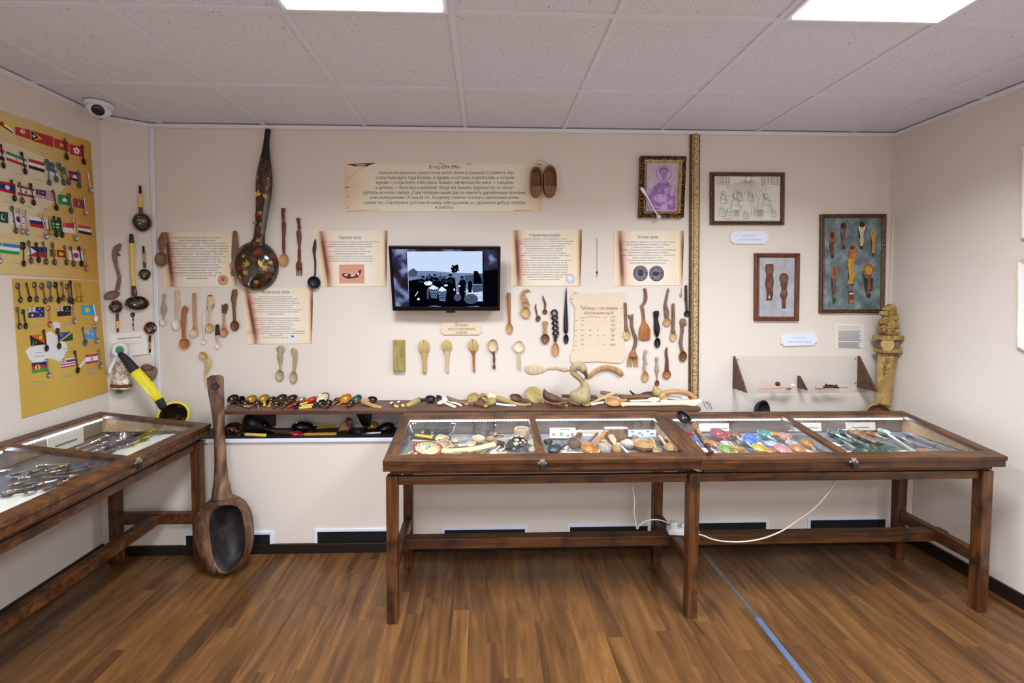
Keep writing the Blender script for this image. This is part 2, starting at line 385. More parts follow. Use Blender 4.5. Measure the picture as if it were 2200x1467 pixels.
# unseen glowing panel shaped as a window, added to lift ceiling and fill light
b = MB()
for x0, x1, z0, z1 in ((-1.2, 1.5, .85, .91), (-1.2, 1.5, 2.19, 2.25), (-1.2, -1.14, .91, 2.19), (1.44, 1.5, .91, 2.19), (.12, .18, .91, 2.19)): b.box(x0, x1, YF+.0005, YF+.05, z0, z1)
fill_panel = struct(b.build('fill_panel_1', 'plastic'))
MB().box(-1.14, 1.44, YF+.002, YF+.012, .91, 2.19).build('fill_panel_glow', 'fill_glow', fill_panel)
# ceiling grid
X0 = -1.3226
gx = [X0+.6*k for k in range(-1, 7)]; gy = [2.265-.6*k for k in range(8)]
b = MB()
for x in gx: b.box(x-.012, x+.012, YF, YB-.001, CEIL-.0005, CEIL+.006)
for y in gy: b.box(XL, XR, y-.012, y+.012, CEIL, CEIL+.006)
struct(b.build('trim_3', 'ceiling_bar'))
b = MB().box(XC, XR-.001, YB-.022, YB-.0005, CEIL-.022, CEIL-.001)
struct(b.build('trim_4', 'whitetrim', bevel=.003))
struct(MB().box(XL+.0005, XL+.022, YF, YBEND, CEIL-.022, CEIL-.001).build('trim_5', 'whitetrim'))
struct(MB().box(XR-.022, XR-.0005, YF, YB-.023, CEIL-.022, CEIL-.001).build('trim_6', 'whitetrim'))
m = FA.mat(); L = math.hypot(XC-XL, YB-YBEND)
struct(MB().box(-L, 0, CEIL-1.522, CEIL-1.501, .0005, .02).build('trim_7', 'whitetrim', M=m))
struct(MB().box(XC-.004, XC+.02, YB-.012, YB-.0005, LEDGE, CEIL-.022).build('trim_8', 'whitetrim', bevel=.003))
struct(MB().box(XR-.010, XR-.0005, YB-.014, YB-.0005, LEDGE, CEIL-.022).build('trim_9', 'wallpaper'))
slab('baseboard_back', 'baseboard', XL+.02, XR-.02, YBOX-.014, YBOX-.0005, 0, .056, .004)
slab('baseboard_left', 'baseboard', XL+.0005, XL+.016, YF, YBOX-.0005, 0, .07, .004)
slab('baseboard_right', 'baseboard', XR-.016, XR-.0005, YF, YBOX-.0005, 0, .07, .004)
# metal cover strip across the floor, its near end taped
a = atZ(1506, 1180, 0); c = atZ(1628, 1328, 0); e = atZ(1772, 1510, 0)
def strip(p, q, wd, z, mat, b):
    d = (q-p).normalized(); s = Vector((d.y, -d.x, 0))*wd/2
    b.use(mat); b.hexa([(p-s).to_tuple()[:2]+(0,), (p+s).to_tuple()[:2]+(0,), (q+s).to_tuple()[:2]+(0,), (q-s).to_tuple()[:2]+(0,), (p-s*.7).to_tuple()[:2]+(z,), (p+s*.7).to_tuple()[:2]+(z,), (q+s*.7).to_tuple()[:2]+(z,), (q-s*.7).to_tuple()[:2]+(z,)])
b = MB(); strip(a, c, .026, .004, 'strip_metal', b); strip(c, e, .03, .0045, 'strip_tape', b)
struct(b.build('trim_10', None))

# ================================================================ ceiling lights
LAMPS = [(2, 1.365, 'square ceiling light panel above the wide parchment banner'), (5, 1.365, 'square ceiling light panel above the right-hand display case'),
         (2, -.435, 'square ceiling light panel overhead behind the viewpoint, over the left half'), (5, -.435, 'square ceiling light panel overhead behind the viewpoint, over the right half'),
         (2, -1.635, 'square ceiling light panel farthest behind the viewpoint, left half'), (5, -1.635, 'square ceiling light panel farthest behind the viewpoint, right half')]
for k, y, lab in LAMPS:
    x = X0+.6*(k-1)+.3
    r = thing('ceiling_light', lab, 'light', T(x, y, CEIL), 'ceiling light panels')
    b = MB()
    for x0, x1, y0, y1 in ((-.288, .288, -.288, -.27), (-.288, .288, .27, .288), (-.288, -.27, -.27, .27), (.27, .288, -.27, .27)): b.box(x0, x1, y0, y1, -.008, .004)
    b.build('frame', 'plastic', r)
    MB().box(-.27, .27, -.27, .27, -.014, .002).build('diffuser', 'lamp', r)
    ld = bpy.data.lights.new('lamp_light', 'AREA'); ld.shape = 'SQUARE'; ld.size = .52; ld.energy = LAMP_WATTS; ld.spread = 2.6; ld.color = (.87, .935, 1)
    lo = bpy.data.objects.new('lamp_light', ld); COL.objects.link(lo); lo.parent = r; lo.location = (0, 0, -.018)
# dome camera
p = atZ(222, 222, CEIL)
r = thing('security_camera', 'white dome security camera on the ceiling above the flag boards', 'camera', T(-2.045, 2.49, CEIL))
MB().lathe([(.001, 0), (.060, 0), (.062, -.012), (.056, -.02), (.001, -.02)]).build('base_plate', 'plastic', r, smooth='auto')
MB().lathe([(.054, -.02), (.054, -.03), (.047, -.05), (.030, -.066), (.002, -.071)], n=24).build('dome', 'plastic', r, smooth=True)
d = Vector((.5, -.72, -.48)).normalized()
MB().lathe([(.027, -.02), (.027, .003), (.022, .007), (.001, .007)], c=Vector((0, 0, -.026))+d*.049, ax=d, n=20).build('lens', 'lens', r, smooth='auto')

# ================================================================ vent grilles in the radiator casing
VENTS = [((394, 1146), (587, 1138), (587, 1174), (394, 1181), 'white framed floor vent half hidden behind the giant wooden spoon'),
         ((676, 1137), (861, 1132), (861, 1171), (676, 1175), 'white framed floor vent left of the middle table leg'),
         ((949, 1133), (1134, 1128), (1134, 1165), (949, 1169), 'white framed floor vent under the left half of the middle display case'),
         ((1218, 1127), (1397, 1121), (1397, 1159), (1218, 1164), 'white framed floor vent behind the hanging white cable'),
         ((1470, 1119), (1651, 1113), (1651, 1150), (1470, 1156), 'white framed floor vent just right of the power strip'),
         ((1734, 1111), (1907, 1108), (1907, 1145), (1734, 1149), 'white framed floor vent nearest the right wall')]
for q in VENTS:
    Q = q[:4]; c = [FX.at(x, y) for x, y in Q]
    u0, u1 = (c[0].x+c[3].x)/2, (c[1].x+c[2].x)/2; v1, v0 = (c[0].y+c[1].y)/2, (c[2].y+c[3].y)/2
    cu, cv, hw, hh = (u0+u1)/2, (v0+v1)/2, (u1-u0)/2, (v1-v0)/2
    r = thing('vent_grille', q[4], 'vent', FX.mat(cu, cv, 0), 'floor vents along the radiator casing')
    b = MB(); e = .017
    b.box(-hw, hw, hh-e, hh, 0, .007).box(-hw, hw, -hh, -hh+e, 0, .007).box(-hw, -hw+e, -hh+e, hh-e, 0, .007).box(hw-e, hw, -hh+e, hh-e, 0, .007)
    b.build('frame', 'bluewhite', r, bevel=.0015)
    b = MB().box(-hw+e, hw-e, -hh+e, hh-e, .0005, .001)
    k = 0; x = -hw+e
    while x < hw-e-.012:
        for s in (-1, 1):
            xa, xb = (x, x+.02) if s > 0 else (x+.02, x)
            b.loft([(min(xa, hw-e), -hh+e, .003), (min(xb, hw-e), hh-e, .003)], [.002, .002], [.002, .002], n=4, sub=1)
        b.use('white').box(x+.008, x+.012, -hh+e, -hh+e+.004, .001, .004).use('vent_black') if b.mats else None
        x += .02
    b.build('grille', 'vent_black', r)

# ================================================================ display cases and their stands
def M_from(o, x, y): # local x along the length, y away from the front
    m = Matrix((Vector(x), Vector(y), Vector((0, 0, 1)))).transposed().to_4x4(); m.translation = Vector(o); return m
def case(name, label, M, W, D, zf, zb, zlow, div, pl, plat, base='case_base'):
    r = thing(name, label, 'display case', M, 'glass topped display cases')
    sl = lambda y: zf+(zb-zf)*y/D
    def sb(b, x0, x1, y0, y1, th, dz=0):
        b.hexa([(x0, y0, sl(y0)-th+dz), (x1, y0, sl(y0)-th+dz), (x1, y1, sl(y1)-th+dz), (x0, y1, sl(y1)-th+dz), (x0, y0, sl(y0)+dz), (x1, y0, sl(y0)+dz), (x1, y1, sl(y1)+dz), (x0, y1, sl(y1)+dz)])
    fr = .05; th = .02
    b = MB().use('pine_'+pl); sb(b, .001, W-.001, -.008, fr, th); sb(b, .001, W-.001, D-fr, D, th)
    b.use('pine_'+plat); sb(b, .001, fr, fr, D-fr, th); sb(b, W-fr, W-.001, fr, D-fr, th); sb(b, div-.019, div+.019, fr, D-fr, th)
    b.build('lid_frame', None, r, bevel=.002)
    for x0, x1 in ((fr, div-.019), (div+.019, W-fr)):
        b = MB(); sb(b, x0-.004, x1+.004, fr-.004, D-fr+.004, .004, -.008); b.build('glass_pane', 'pane', r)
    MB().box(0, W, 0, .018, zlow, zf-th).build('front_panel', 'pine_'+pl, r, bevel=.002)
    b = MB().use('pine_'+pl); b.box(0, W, D-.018, D, zlow, sl(D)-th-.002)
    b.use('case_back').box(.019, W-.019, D-.0225, D-.0185, zlow+.016, sl(D)-th-.004)
    b.build('back_panel', None, r)
    for x in (0, W-.018):
        y0, y1 = .0185, D-.0185
        b = MB().use('pine_'+plat)
        b.hexa([(x, y0, zlow), (x+.018, y0, zlow), (x+.018, y1, zlow), (x, y1, zlow), (x, y0, sl(y0)-th-.001), (x+.018, y0, sl(y0)-th-.001), (x+.018, y1, sl(y1)-th-.001), (x, y1, sl(y1)-th-.001)])
        xi = x+.0185 if x == 0 else x-.004
        b.use('case_inside').hexa([(xi, y0, zlow+.02), (xi+.0035, y0, zlow+.02), (xi+.0035, y1-.005, zlow+.02), (xi, y1-.005, zlow+.02), (xi, y0, sl(y0)-th-.003), (xi+.0035, y0, sl(y0)-th-.003), (xi+.0035, y1-.005, sl(y1)-th-.006), (xi, y1-.005, sl(y1)-th-.006)])
        b.build('end_panel', None, r)
    b = MB().use('pine_'+pl).box(.03, W-.03, .03, D-.03, zlow-.022, zlow-.0005)
    b.use(base).box(.0185, W-.0185, .0185, D-.023, zlow, zlow+.012); b.build('base_panel', None, r)
    b = MB().use('plastic'); z = sl(D-fr)-th-.006
    for x0, x1 in ((fr, div-.022), (div+.022, W-fr)):
        b.use('plastic').box(x0, x1, D-fr-.004, D-fr+.002, z-.002, z+.006)
        n = int((x1-x0)/.0165)
        b.use('led')
        for i in range(n):
            x = x0+(i+.5)*(x1-x0)/n
            b.box(x-.004, x+.004, D-fr-.0065, D-fr-.004, z-.001, z+.0045)
    b.build('led_strip', None, r)
    # padlock hasp
    h = MB().use('steel').box(div-.012, div+.012, -.0105, -.008, zf-.02, zf+.001).box(div-.022, div+.02, -.0115, -.0085, zf-.022, zf-.012)
    h.loft([(div-.006, -.012, zf-.02), (div-.006, -.016, zf-.01), (div+.006, -.016, zf-.01), (div+.006, -.012, zf-.02)], [.004]*4, [.004]*4, N=(0, 1, 0), n=6)
    hs = h.build('hasp', None, r)
    MB().box(div-.010, div+.012, -.022, -.010, zf-.05, zf-.02).build('padlock', 'rubber', hs, bevel=.003)
    return r
ZLOW = .703
TY, TD = 1.98, .52
xa, xb, xc = -.453, .971, 2.40
case('display_case', 'wooden glass topped display case in the middle, painted and carved ladles inside', T(xa, TY, 0), xb-xa-.001, TD, .757, .83, ZLOW, .707, 'x', 'y')
case('display_case', 'wooden glass topped display case by the right wall, coloured glass and stone spoons inside', T(xb, TY, 0), xc-xb, TD, .75, .825, ZLOW-.006, .7, 'x', 'y')
LW = 1.46
case('display_case', 'wooden glass topped display case along the left wall, silver spoons inside', M_from((-1.55, 2.562-LW, 0), (0, 1, 0), (-1, 0, 0)), LW, .60, .76, .832, ZLOW, .92, 'y', 'x', 'case_dark')
def stand(label, M, xs, D, z1, lp, ld, yb, rail_ext=.0):
    r = thing('display_stand', label, 'stand', M, 'wooden stands under the display cases')
    lw = .05
    for i, x in enumerate(xs):
        x0 = x-lw/2
        for y in (.012, yb):
            b = MB().hexa([(x0, y, 0), (x0+lw-.003, y, 0), (x0+lw-.003, y+lw-.003, 0), (x0, y+lw-.003, 0), (x0, y, z1), (x0+lw, y, z1), (x0+lw, y+lw, z1), (x0, y+lw, z1)])
            b.build('leg', 'pine_z', r, bevel=.003)
        MB().box(x-.02, x+.02, .012+lw, yb, .222, .28).build('side_stretcher', 'pine_'+ld, r, bevel=.003)
        MB().box(x-.02, x+.02, .012+lw, yb, z1-.045, z1-.004).build('side_rail', 'pine_'+ld, r, bevel=.003)
    for a, c in zip(xs[:-1], xs[1:]):
        for y in (.03, yb+.02): MB().box(a+lw/2, c-lw/2, y, y+.028, z1-.044, z1-.006).build('apron_rail', 'pine_'+lp, r, bevel=.003)
    MB().box(xs[0]-.02-rail_ext, xs[-1]+.02+rail_ext, (yb+.06)/2-.02, (yb+.06)/2+.035, .222, .272).build('long_stretcher', 'pine_'+lp, r, bevel=.003)
    return r
stand('stained pine stand with three pairs of legs carrying the middle and right-hand display cases', T(0, TY, 0), [-.418, .953, 2.335], TD, ZLOW-.029, 'x', 'y', .43, .03)
stand('stained pine stand under the silver spoon case along the left wall', M_from((-1.55, 1.10, 0), (0, 1, 0), (-1, 0, 0)), [.09, 1.405], .6, ZLOW-.023, 'y', 'x', .46, .02)
# ================================================================ spoon builders
def spoon_at(name, label, cat, group, M, bowl, paths, mb, mh, loops=(), parts=(), jit=0, inner=None, N=(0, 0, 1)):
    """bowl=(rx,ry,dep,rot,face,tip,point,solid) round the root's origin; paths: lists of (Vector,w,t,mat)"""
    r = thing(name, label, cat, M, group)
    if bowl:
        rx, ry, dep, rot, face, tip, pt, solid = bowl
        MB().use(mb).bowl(rx, ry, dep, rot, face, tip, pt, solid, inner=inner).build('bowl', None, r, smooth='auto')
    b = MB()
    for P in paths:
        i = 0
        while i < len(P)-1:
            k = P[i][3] or mh; j = i+1
            while j < len(P)-1 and (P[j][3] is None or P[j][3] == k): j += 1
            b.use(k).loft([p[0] for p in P[i:j+1]], [p[1] for p in P[i:j+1]], [p[2] for p in P[i:j+1]], N=N); i = j
    for P, wd in loops:
        b.use(mh).loft(P, [wd]*len(P), [wd]*len(P), closed=True, n=6)
    if b.v: b.build('handle', None, r, smooth='auto', jit=jit)
    for pn, pm, pp in parts:
        q = MB()
        for P in pp: q.use(pm).loft([p[0] for p in P], [p[1] for p in P], [p[2] for p in P], N=N)
        q.build(pn, None, r, smooth='auto')
    return r
def W(fr, label, bowl, pts, mb, mh=None, name='wooden_spoon', cat='spoon', group=None, n0=.001, dep=None, face=1, point=0, solid=False, tk=.6, extra=(), loops=(), parts=(), jit=0, inner=None, twist=None):
    mh = mh or mb
    if bowl: cx, cy, rx, ry = bowl[:4]; rot = bowl[4] if len(bowl) > 4 else 0
    else: cx, cy = pts[0][:2]
    su, sv = fr.sc(cx, cy)
    rim = 0
    if bowl:
        rx *= su; ry *= sv; dep = dep or .5*min(rx, ry)
        rim = n0+dep if face > 0 else n0+.002
    else: rim = n0+.006
    o = fr.at(cx, cy, rim)
    def cv(L, z=0):
        out = []
        for p in L:
            q = fr.at(p[0], p[1], rim)-o
            out.append((q, p[2], p[3] if len(p) > 3 else None))
        res = []
        for i, (q, wd, mk) in enumerate(out):
            d = out[min(i+1, len(out)-1)][0]-out[max(i-1, 0)][0]
            f = abs(d.y)/(d.length+1e-9); k = su*f+sv*(1-f)
            wm = wd*k; th = min(max(.004, wm*tk), .03)
            zz = z-th*.3 if rim > .012 else z+max(0, th/2-rim+.001)
            res.append((Vector((q.x, q.y, zz)), wm, th, mk))
        return res
    B = None
    if bowl:
        tip = None
        if pts:
            q = fr.at(pts[0][0], pts[0][1], rim)-o
            d = fr.at(pts[min(1, len(pts)-1)][0], pts[min(1, len(pts)-1)][1], rim)-o
            tip = math.atan2(-d.y/ry, -d.x/rx)-rot
        B = (rx, ry, dep, rot, face, tip, point, solid)
    P = [cv(pts)] if pts else []
    P += [cv(e) for e in extra]
    if twist: # two strands wound round each other: (x0,y0,x1,y1,amp,turns,width)
        x0, y0, x1, y1, am, tn, wd = twist; m = int(tn*8)
        dx, dy = x1-x0, y1-y0; l = math.hypot(dx, dy); nx, ny = -dy/l, dx/l
        for ph in (0, pi):
            q = [(x0+dx*i/m+nx*am*sin(2*pi*tn*i/m+ph), y0+dy*i/m+ny*am*sin(2*pi*tn*i/m+ph), wd) for i in range(m+1)]
            c = cv(q)
            P.append([(Vector((v.x, v.y, v.z+am*su*.6*cos(2*pi*tn*i/m+ph))), w_, t_, k_) for i, (v, w_, t_, k_) in enumerate(c)])
    LL = []
    for lx, ly, lr, lry, wd in loops:
        pl = [fr.at(lx+lr*cos(2*pi*i/12), ly+lry*sin(2*pi*i/12), rim)-o for i in range(12)]
        LL.append(([(p.x, p.y, 0) for p in pl], wd*su))
    PP = [(pn, pm, [cv(x) for x in pp]) for pn, pm, pp in parts]
    return spoon_at(name, label, cat, group, fr.mat(o.x, o.y, rim), B, P, mb, mh, LL, PP, jit, inner)
def frame_of(B, A, N):
    V = A.normalized(); N = Vector(N); N = (N-V*N.dot(V)).normalized(); U = V.cross(N)
    m = Matrix((U, V, N)).transposed().to_4x4(); m.translation = B; return m
def S3(label, B, rx, tips, mb, mh=None, asp=1.25, N=(0, -.35, .94), dep=.5, face=1, name='wooden_spoon', cat='spoon', group=None, tk=.6, point=0, solid=False, inner=None, parts=(), jit=0, extra=()):
    """free standing or lying spoon: B bowl centre (world), tips [(world point, width m, mat?)]"""
    A = tips[0][0]-B
    if A.length < .003: A = tips[-1][0]-B
    M = frame_of(B, A, N); I = M.inverted()
    cv = lambda L: [(I @ p[0], p[1], max(.004, p[1]*tk), p[2] if len(p) > 2 else None) for p in L]
    bw = (rx, rx*asp, rx*dep*2, 0, face, -pi/2, point, solid) if rx else None
    hp_ = cv(tips)
    if rx and hp_[0][0].length > rx*asp*1.02: hp_ = [(Vector((0, rx*asp*.86, -rx*.06)), hp_[0][1], hp_[0][2], hp_[0][3])]+hp_
    return spoon_at(name, label, cat, group, M, bw, [hp_]+[cv(e) for e in extra], mb, mh or mb, parts=[(a, c, [cv(x) for x in e]) for a, c, e in parts], jit=jit, inner=inner)

# ================================================================ angled wall in the left corner
GA = 'painted ladles on the corner wall'
W(FA, 'round black and gold painted ladle hanging highest on the corner wall', (305, 477, 21, 20), [(303, 459, 9, 'darkred'), (302, 445, 9, 'yellow'), (301, 416, 7, 'black'), (301, 399, 5)], 'khok', 'darkred', name='painted_ladle', cat='ladle', group=GA, inner='khokgold', point=.06)
W(FA, 'brown carved wooden spoon with scalloped curved handle beside the flag board', (240, 634, 19, 9, .42), [(252, 622, 10), (256, 596, 8), (250, 572, 8), (246, 551, 11), (249, 535, 13), (255, 529, 11), (258, 524, 6)], 'bark', extra=[[(253, 532, 5), (259, 537, 5)], [(251, 541, 5), (257, 549, 6)]], group=GA)
W(FA, 'big painted ladle with long yellow handle and wide gold bowl on corner wall', (295, 651, 26, 15), [(289, 634, 13, 'darkred'), (287, 614, 9, 'yellow'), (284, 560, 9), (283, 522, 11, 'blackmat'), (282, 503, 8)], 'khok', 'yellow', name='painted_ladle', cat='ladle', group=GA, inner='khokgold', dep=.03)
W(FA, 'small painted spoon with gold oval bowl, third from left on corner wall', (311, 588, 13, 11), [(311, 574, 6, 'black'), (310, 563, 6, 'tan'), (309, 545, 6, 'black'), (308, 529, 4)], 'black', 'black', name='painted_spoon', group=GA, inner='khokgold', point=.3)
W(FA, 'painted spoon hung bowl upwards with gold heart bowl, left of the paper tag', (249, 659, 15, 14), [(252, 674, 6, 'darkred'), (252, 690, 6, 'yellow'), (253, 705, 5, 'darkred'), (253, 713, 4)], 'khokred', 'darkred', name='painted_spoon', group=GA, inner='khokgold', point=.05)
W(FA, 'tiny black spoon with banded handle hanging above the paper tag', (285, 676, 5, 5), [(286, 682, 3, 'black'), (286, 690, 3, 'silver'), (286, 694, 3, 'black'), (286, 702, 3, 'silver'), (287, 710, 2)], 'darksilver', 'black', name='small_spoon', group=GA, dep=.004)
W(FA, 'dark red painted spoon hung bowl upwards beside the white corner strip', (323, 705, 14, 13), [(322, 721, 6, 'black'), (322, 735, 5, 'tan'), (322, 750, 5, 'black'), (322, 757, 4)], 'darkred', 'tan', name='painted_spoon', group=GA, inner='khokred', point=.1)
for lab, q, ln in (('white paper tag with a single printed line on the corner wall', [(236, 718), (312, 711), (316, 736), (237, 738)], [(251, 303, 727, 723)]),
                   ('pale paper note below the white tag, partly behind the dark red spoon', [(276, 741), (328, 734), (331, 761), (279, 766)], [(284, 324, 764, 760)])):
    c = FA.at(q[0][0], q[0][1]); r = thing('paper_tag', lab, 'label', FA.mat(c.x, c.y, 0))
    plate(FA, r, 'card', 'paper', q, .0005, .0015, o=c)
    for x0, x1, y0, y1 in ln: plate(FA, r, 'printed_line', 'softink', [(x0, y0), (x1, y1), (x1, y1+2), (x0, y0+2)], .0015, .0018, o=c)
# cloth doll with headscarf
o = FA.at(258, 800, .03); r = thing('cloth_doll', 'cloth doll with green headscarf and flowered apron hanging on the corner wall', 'doll', FA.mat(o.x, o.y, .034))
su, sv = FA.sc(258, 800)
D = lambda x, y: (FA.at(x, y, .034)-o)
def blob(b, x, y, rx, ry, rz=.02, z=0): q = D(x, y); b.ball((q.x, q.y, z), rx*su, ry*sv, rz, n=16)
c0, c1, c2 = D(258, 766), D(258, 800), D(260, 838)
MB().lathe([(7*su, 0), (13*su, -12*sv), (22*su, -32*sv), (29*su, -58*sv), (30*su, -64*sv), (2*su, -66*sv)], c=(c0.x, c0.y-.012, 0), ax=(0, 1, 0), n=20, sx=1, sy=.55).build('dress', 'skirt', r, smooth=True)
b = MB().lathe([(29*su, 0), (30*su, -6*sv), (27*su, -13*sv), (2*su, -14*sv)], c=(D(260, 824).x, D(260, 824).y, 0), ax=(0, 1, 0), n=20, sx=1, sy=.55); b.build('hem', 'skirt_brown', r, smooth=True)
b = MB(); blob(b, 258, 750, 13, 13, .02, .004); b.build('head', 'kerchief', r, smooth=True)
b = MB(); 
for i in range(14):
    a = 2*pi*i/14; q = D(258+13*cos(a), 752+12*sin(a)); b.ball((q.x, q.y, .012), 5.5*su, 4.5*sv, .010)
blob(b, 256, 769, 11, 7, .02, .012); blob(b, 247, 772, 6, 5, .015, .01); b.build('scarf', 'lace', r, smooth=True)
b = MB()
for pth in ([(246, 776, 10), (238, 790, 9), (236, 800, 7)], [(270, 776, 10), (280, 788, 9), (283, 800, 7)]): b.loft([(D(x, y).x, D(x, y).y, .012) for x, y, k in pth], [k*su for x, y, k in pth], [.014]*3)
b.build('sleeve', 'lace', r, smooth=True)
b = MB(); blob(b, 255, 842, 8, 4, .012); b.build('foot', 'kerchief', r, smooth=True)
# brown carved root face
o = FA.at(318, 798, .02); r = thing('carved_burl', 'rough brown carved burl ladle on the corner wall beside the doll', 'carving', FA.mat(o.x, o.y, .024))
b = MB(); su, sv = FA.sc(318, 798)
for x, y, rx, ry, rz in ((315, 790, 15, 8, .02), (318, 802, 18, 12, .022), (330, 798, 8, 11, .018), (322, 812, 12, 7, .018)): q = FA.at(x, y, .024)-o; b.ball((q.x, q.y, 0), rx*su, ry*sv, rz, n=18)
b.build('burl', 'bark', r, smooth=True, jit=.008, jf=60)
b = MB(); q = FA.at(318, 790, .024)-o; b.bowl(12*su, 5*sv, .012, n=18); b.build('hollow', 'old', r, smooth=True, M=T(q.x, q.y, .02))
# big yellow ladle leaning in the corner
P = lambda x, y, d: atY(x, y, d)
B = P(372, 893, 2.675)
S3('big yellow painted ladle with black bands leaning in the left corner', B, .088, [(P(349, 872, 2.665), .045, 'blackmat'), (P(341, 858, 2.66), .048, 'bright_yellow'), (P(312, 822, 2.645), .060, 'bright_yellow'), (P(290, 797, 2.635), .056, 'blackmat'), (P(270, 772, 2.625), .044, 'blackmat'), (P(258, 760, 2.618), .03)], 'bright_yellow', 'bright_yellow', asp=.9, N=(.15, -.97, .2), dep=.18, name='painted_ladle', cat='ladle', inner='khokbig', tk=.8)
# ================================================================ back wall: printed sheets
def sheet(name, label, cat, fr, quad, mat, group=None, n1=.003, n0=.0005):
    c = fr.at((quad[0][0]+quad[2][0])/2, (quad[0][1]+quad[2][1])/2)
    r = thing(name, label, cat, fr.mat(c.x, c.y, 0), group)
    plate(fr, r, 'sheet', mat, quad, n0, n1, o=c); return r, c
def cen(lines, xc, y0, dy, h, wds):
    return [(s, xc-wd/2, xc+wd/2, y0+i*dy, h) for i, (s, wd) in enumerate(zip(lines, wds))]
def shape(fr, parent, name, items, n, o):
    """printed pictures: items (mat, [pixel points]) or (mat, (cx,cy,rx,ry)) laid on one sheet, later ones on top"""
    b = MB(); z = n
    for mk, pts in items:
        b.use(mk); z += .00012
        if len(pts) == 4 and not isinstance(pts[0], (tuple, list)): cx, cy, rx, ry = pts; pts = [(cx+rx*cos(2*pi*i/18), cy+ry*sin(2*pi*i/18)) for i in range(18)]
        q = [fr.at(x, y, z)-o for x, y in pts]
        a = sum(q[i].x*q[(i+1) % len(q)].y-q[(i+1) % len(q)].x*q[i].y for i in range(len(q)))
        b.poly([(p.x, p.y, z) for p in (q if a > 0 else q[::-1])])
    return b.build(name, None, parent)
def line(x0, y0, x1, y1, w=1.):
    l = math.hypot(x1-x0, y1-y0) or 1; nx, ny = -(y1-y0)/l*w/2, (x1-x0)/l*w/2
    return [(x0+nx, y0+ny), (x1+nx, y1+ny), (x1-nx, y1-ny), (x0-nx, y0-ny)]
# wide banner
r, c = sheet('parchment_banner', 'wide parchment banner with nine lines of Cyrillic text above the television', 'poster', FW, [(741, 350), (1167, 352), (1164, 454), (741, 454)], 'banner')
K = lambda x, y: (720+x/4.4, 330+y/4.4)
for it_ in [('darkred', [K(100, 98), K(390, 88), K(340, 104), K(290, 122), K(180, 118)]), ('skin', [K(180, 100), K(300, 98), K(270, 118), K(210, 114)]), ('darkred', [K(95, 312), K(150, 318), K(100, 324)]), ('darkred', [K(960, 90), K(1050, 98), K(1000, 98)]), ('darkred', [K(1220, 102), K(1295, 92), K(1270, 102)]), ('darkred', [K(1880, 98), K(1955, 96), K(1940, 108)]), ('tan', line(*K(105, 520), *K(130, 500), 1.4)), ('tan', line(*K(110, 545), *K(420, 530), 1)), ('tan', line(*K(1690, 540), *K(1860, 535), 1.2)), ('tan', line(*K(105, 250), *K(270, 120), .8)), ('tan', line(*K(110, 390), *K(140, 420), 1.4))]: shape(FW, r, 'printed_tear', [it_], .003+(.0001 if it_[0] == 'skin' else 0), c)
L = [('В год 6504 (996)', 890, 1175, 125, 34), ('…каждое воскресенье решил он на дворе своем в гриднице устраивать пир,', 385, 1690, 178, 30), ('чтобы приходить туда боярам, и гридям, и сотским, и десятским, и лучшим', 380, 1692, 225, 30), ('мужам — и при князе и без князя. Бывало там множество мяса — говядины', 388, 1685, 271, 30), ('и дичины, — было все в изобилии. Когда же, бывало, подопьются, то начнут', 385, 1688, 319, 30), ('роптать на князя, говоря: „Горе головам нашим: дал он нам есть деревянными ложками,', 270, 1802, 367, 30), ('а не серебряными». Услышав это, Владимир повелел исковать серебряные ложки,', 328, 1745, 413, 30), ('сказав так: «Серебром и золотом не найду себе дружины, а с дружиною добуду серебро', 272, 1800, 461, 30), ('и золото».', 945, 1125, 506, 30)]
text(FW, r, 'printed_text', 'ink', [(s, K(a, 0)[0], K(b2, 0)[0], K(0, y)[1], h/4.4) for s, a, b2, y, h in L], .0034, c)
GS = 'scroll posters on the back wall'
def scroll(label, quad, title, body, title_y, th, y0, dy, extra=None, tx=None):
    r, c = sheet('scroll_poster', label, 'poster', FW, quad, 'scroll', GS)
    xc = (quad[0][0]+quad[1][0])/2-3; wid = quad[1][0]-quad[0][0]
    ls = []
    if title: ls.append((title, xc-tx/2, xc+tx/2, title_y, th))
    mx = max(len(s) for s in body); y = y0
    for s in body:
        if s:
            wd = min(.80*wid, .80*wid*len(s)/mx); ls.append((s, xc-wd/2, xc+wd/2, y, dy*.52))
        y += dy
    text(FW, r, 'printed_text', 'ink', ls, .0034, c)
    if extra: extra(r, c)
    return r, c
def coinA(r, c): shape(FW, r, 'printed_coin', [('stone_orange', (479, 602, 11, 11)), ('skin', (479, 602, 9.5, 9.5)), ('stone_orange', (479, 600, 4, 5))], .003, c)
scroll('scroll poster beneath the giant painted ladle, flanked by two wooden spoons', [(343, 498), (510, 500), (507, 616), (352, 617)], None,
       ['К 8 в. на прежнем площадях, земель Византийских', 'Самого первого существования пломб,', 'Возврата названного “Истинное”. Является рынок таковых', 'являлось, пятнадцать с конца XVI в. случаев торговой массы', 'драгоценных металлических товаров. С 1711 года в русской', 'торговой мере свидетельство весом. Начальный фунт равный 96', 'золотникам (24 карата — 96 золотников — 240 точек).', 'Договорный: малая лотовая весил равняла 4,26575417 г или', '1/3 — 0,266648 золотника. По закону 1899 года', 'один фунт был приравнен к 0,40951241 кг. До 1917 г. в', 'России была принята золотниковая система,', 'определяющая содержание драгоценных металлов в', 'сплаве, или называемая проба. Наиболее', 'распространённой пробой серебра была — 84 и 88.', 'В настоящее время проба выражается в', 'метрической системе.'], 0, 0, 510.5, 5.8, coinA)
def tagM(r, c): shape(FW, r, 'printed_picture', [('bluewhite', (628, 729, 7, 9)), ('greyink', [(624, 720), (632, 721), (631, 725), (626, 724)])], .003, c)
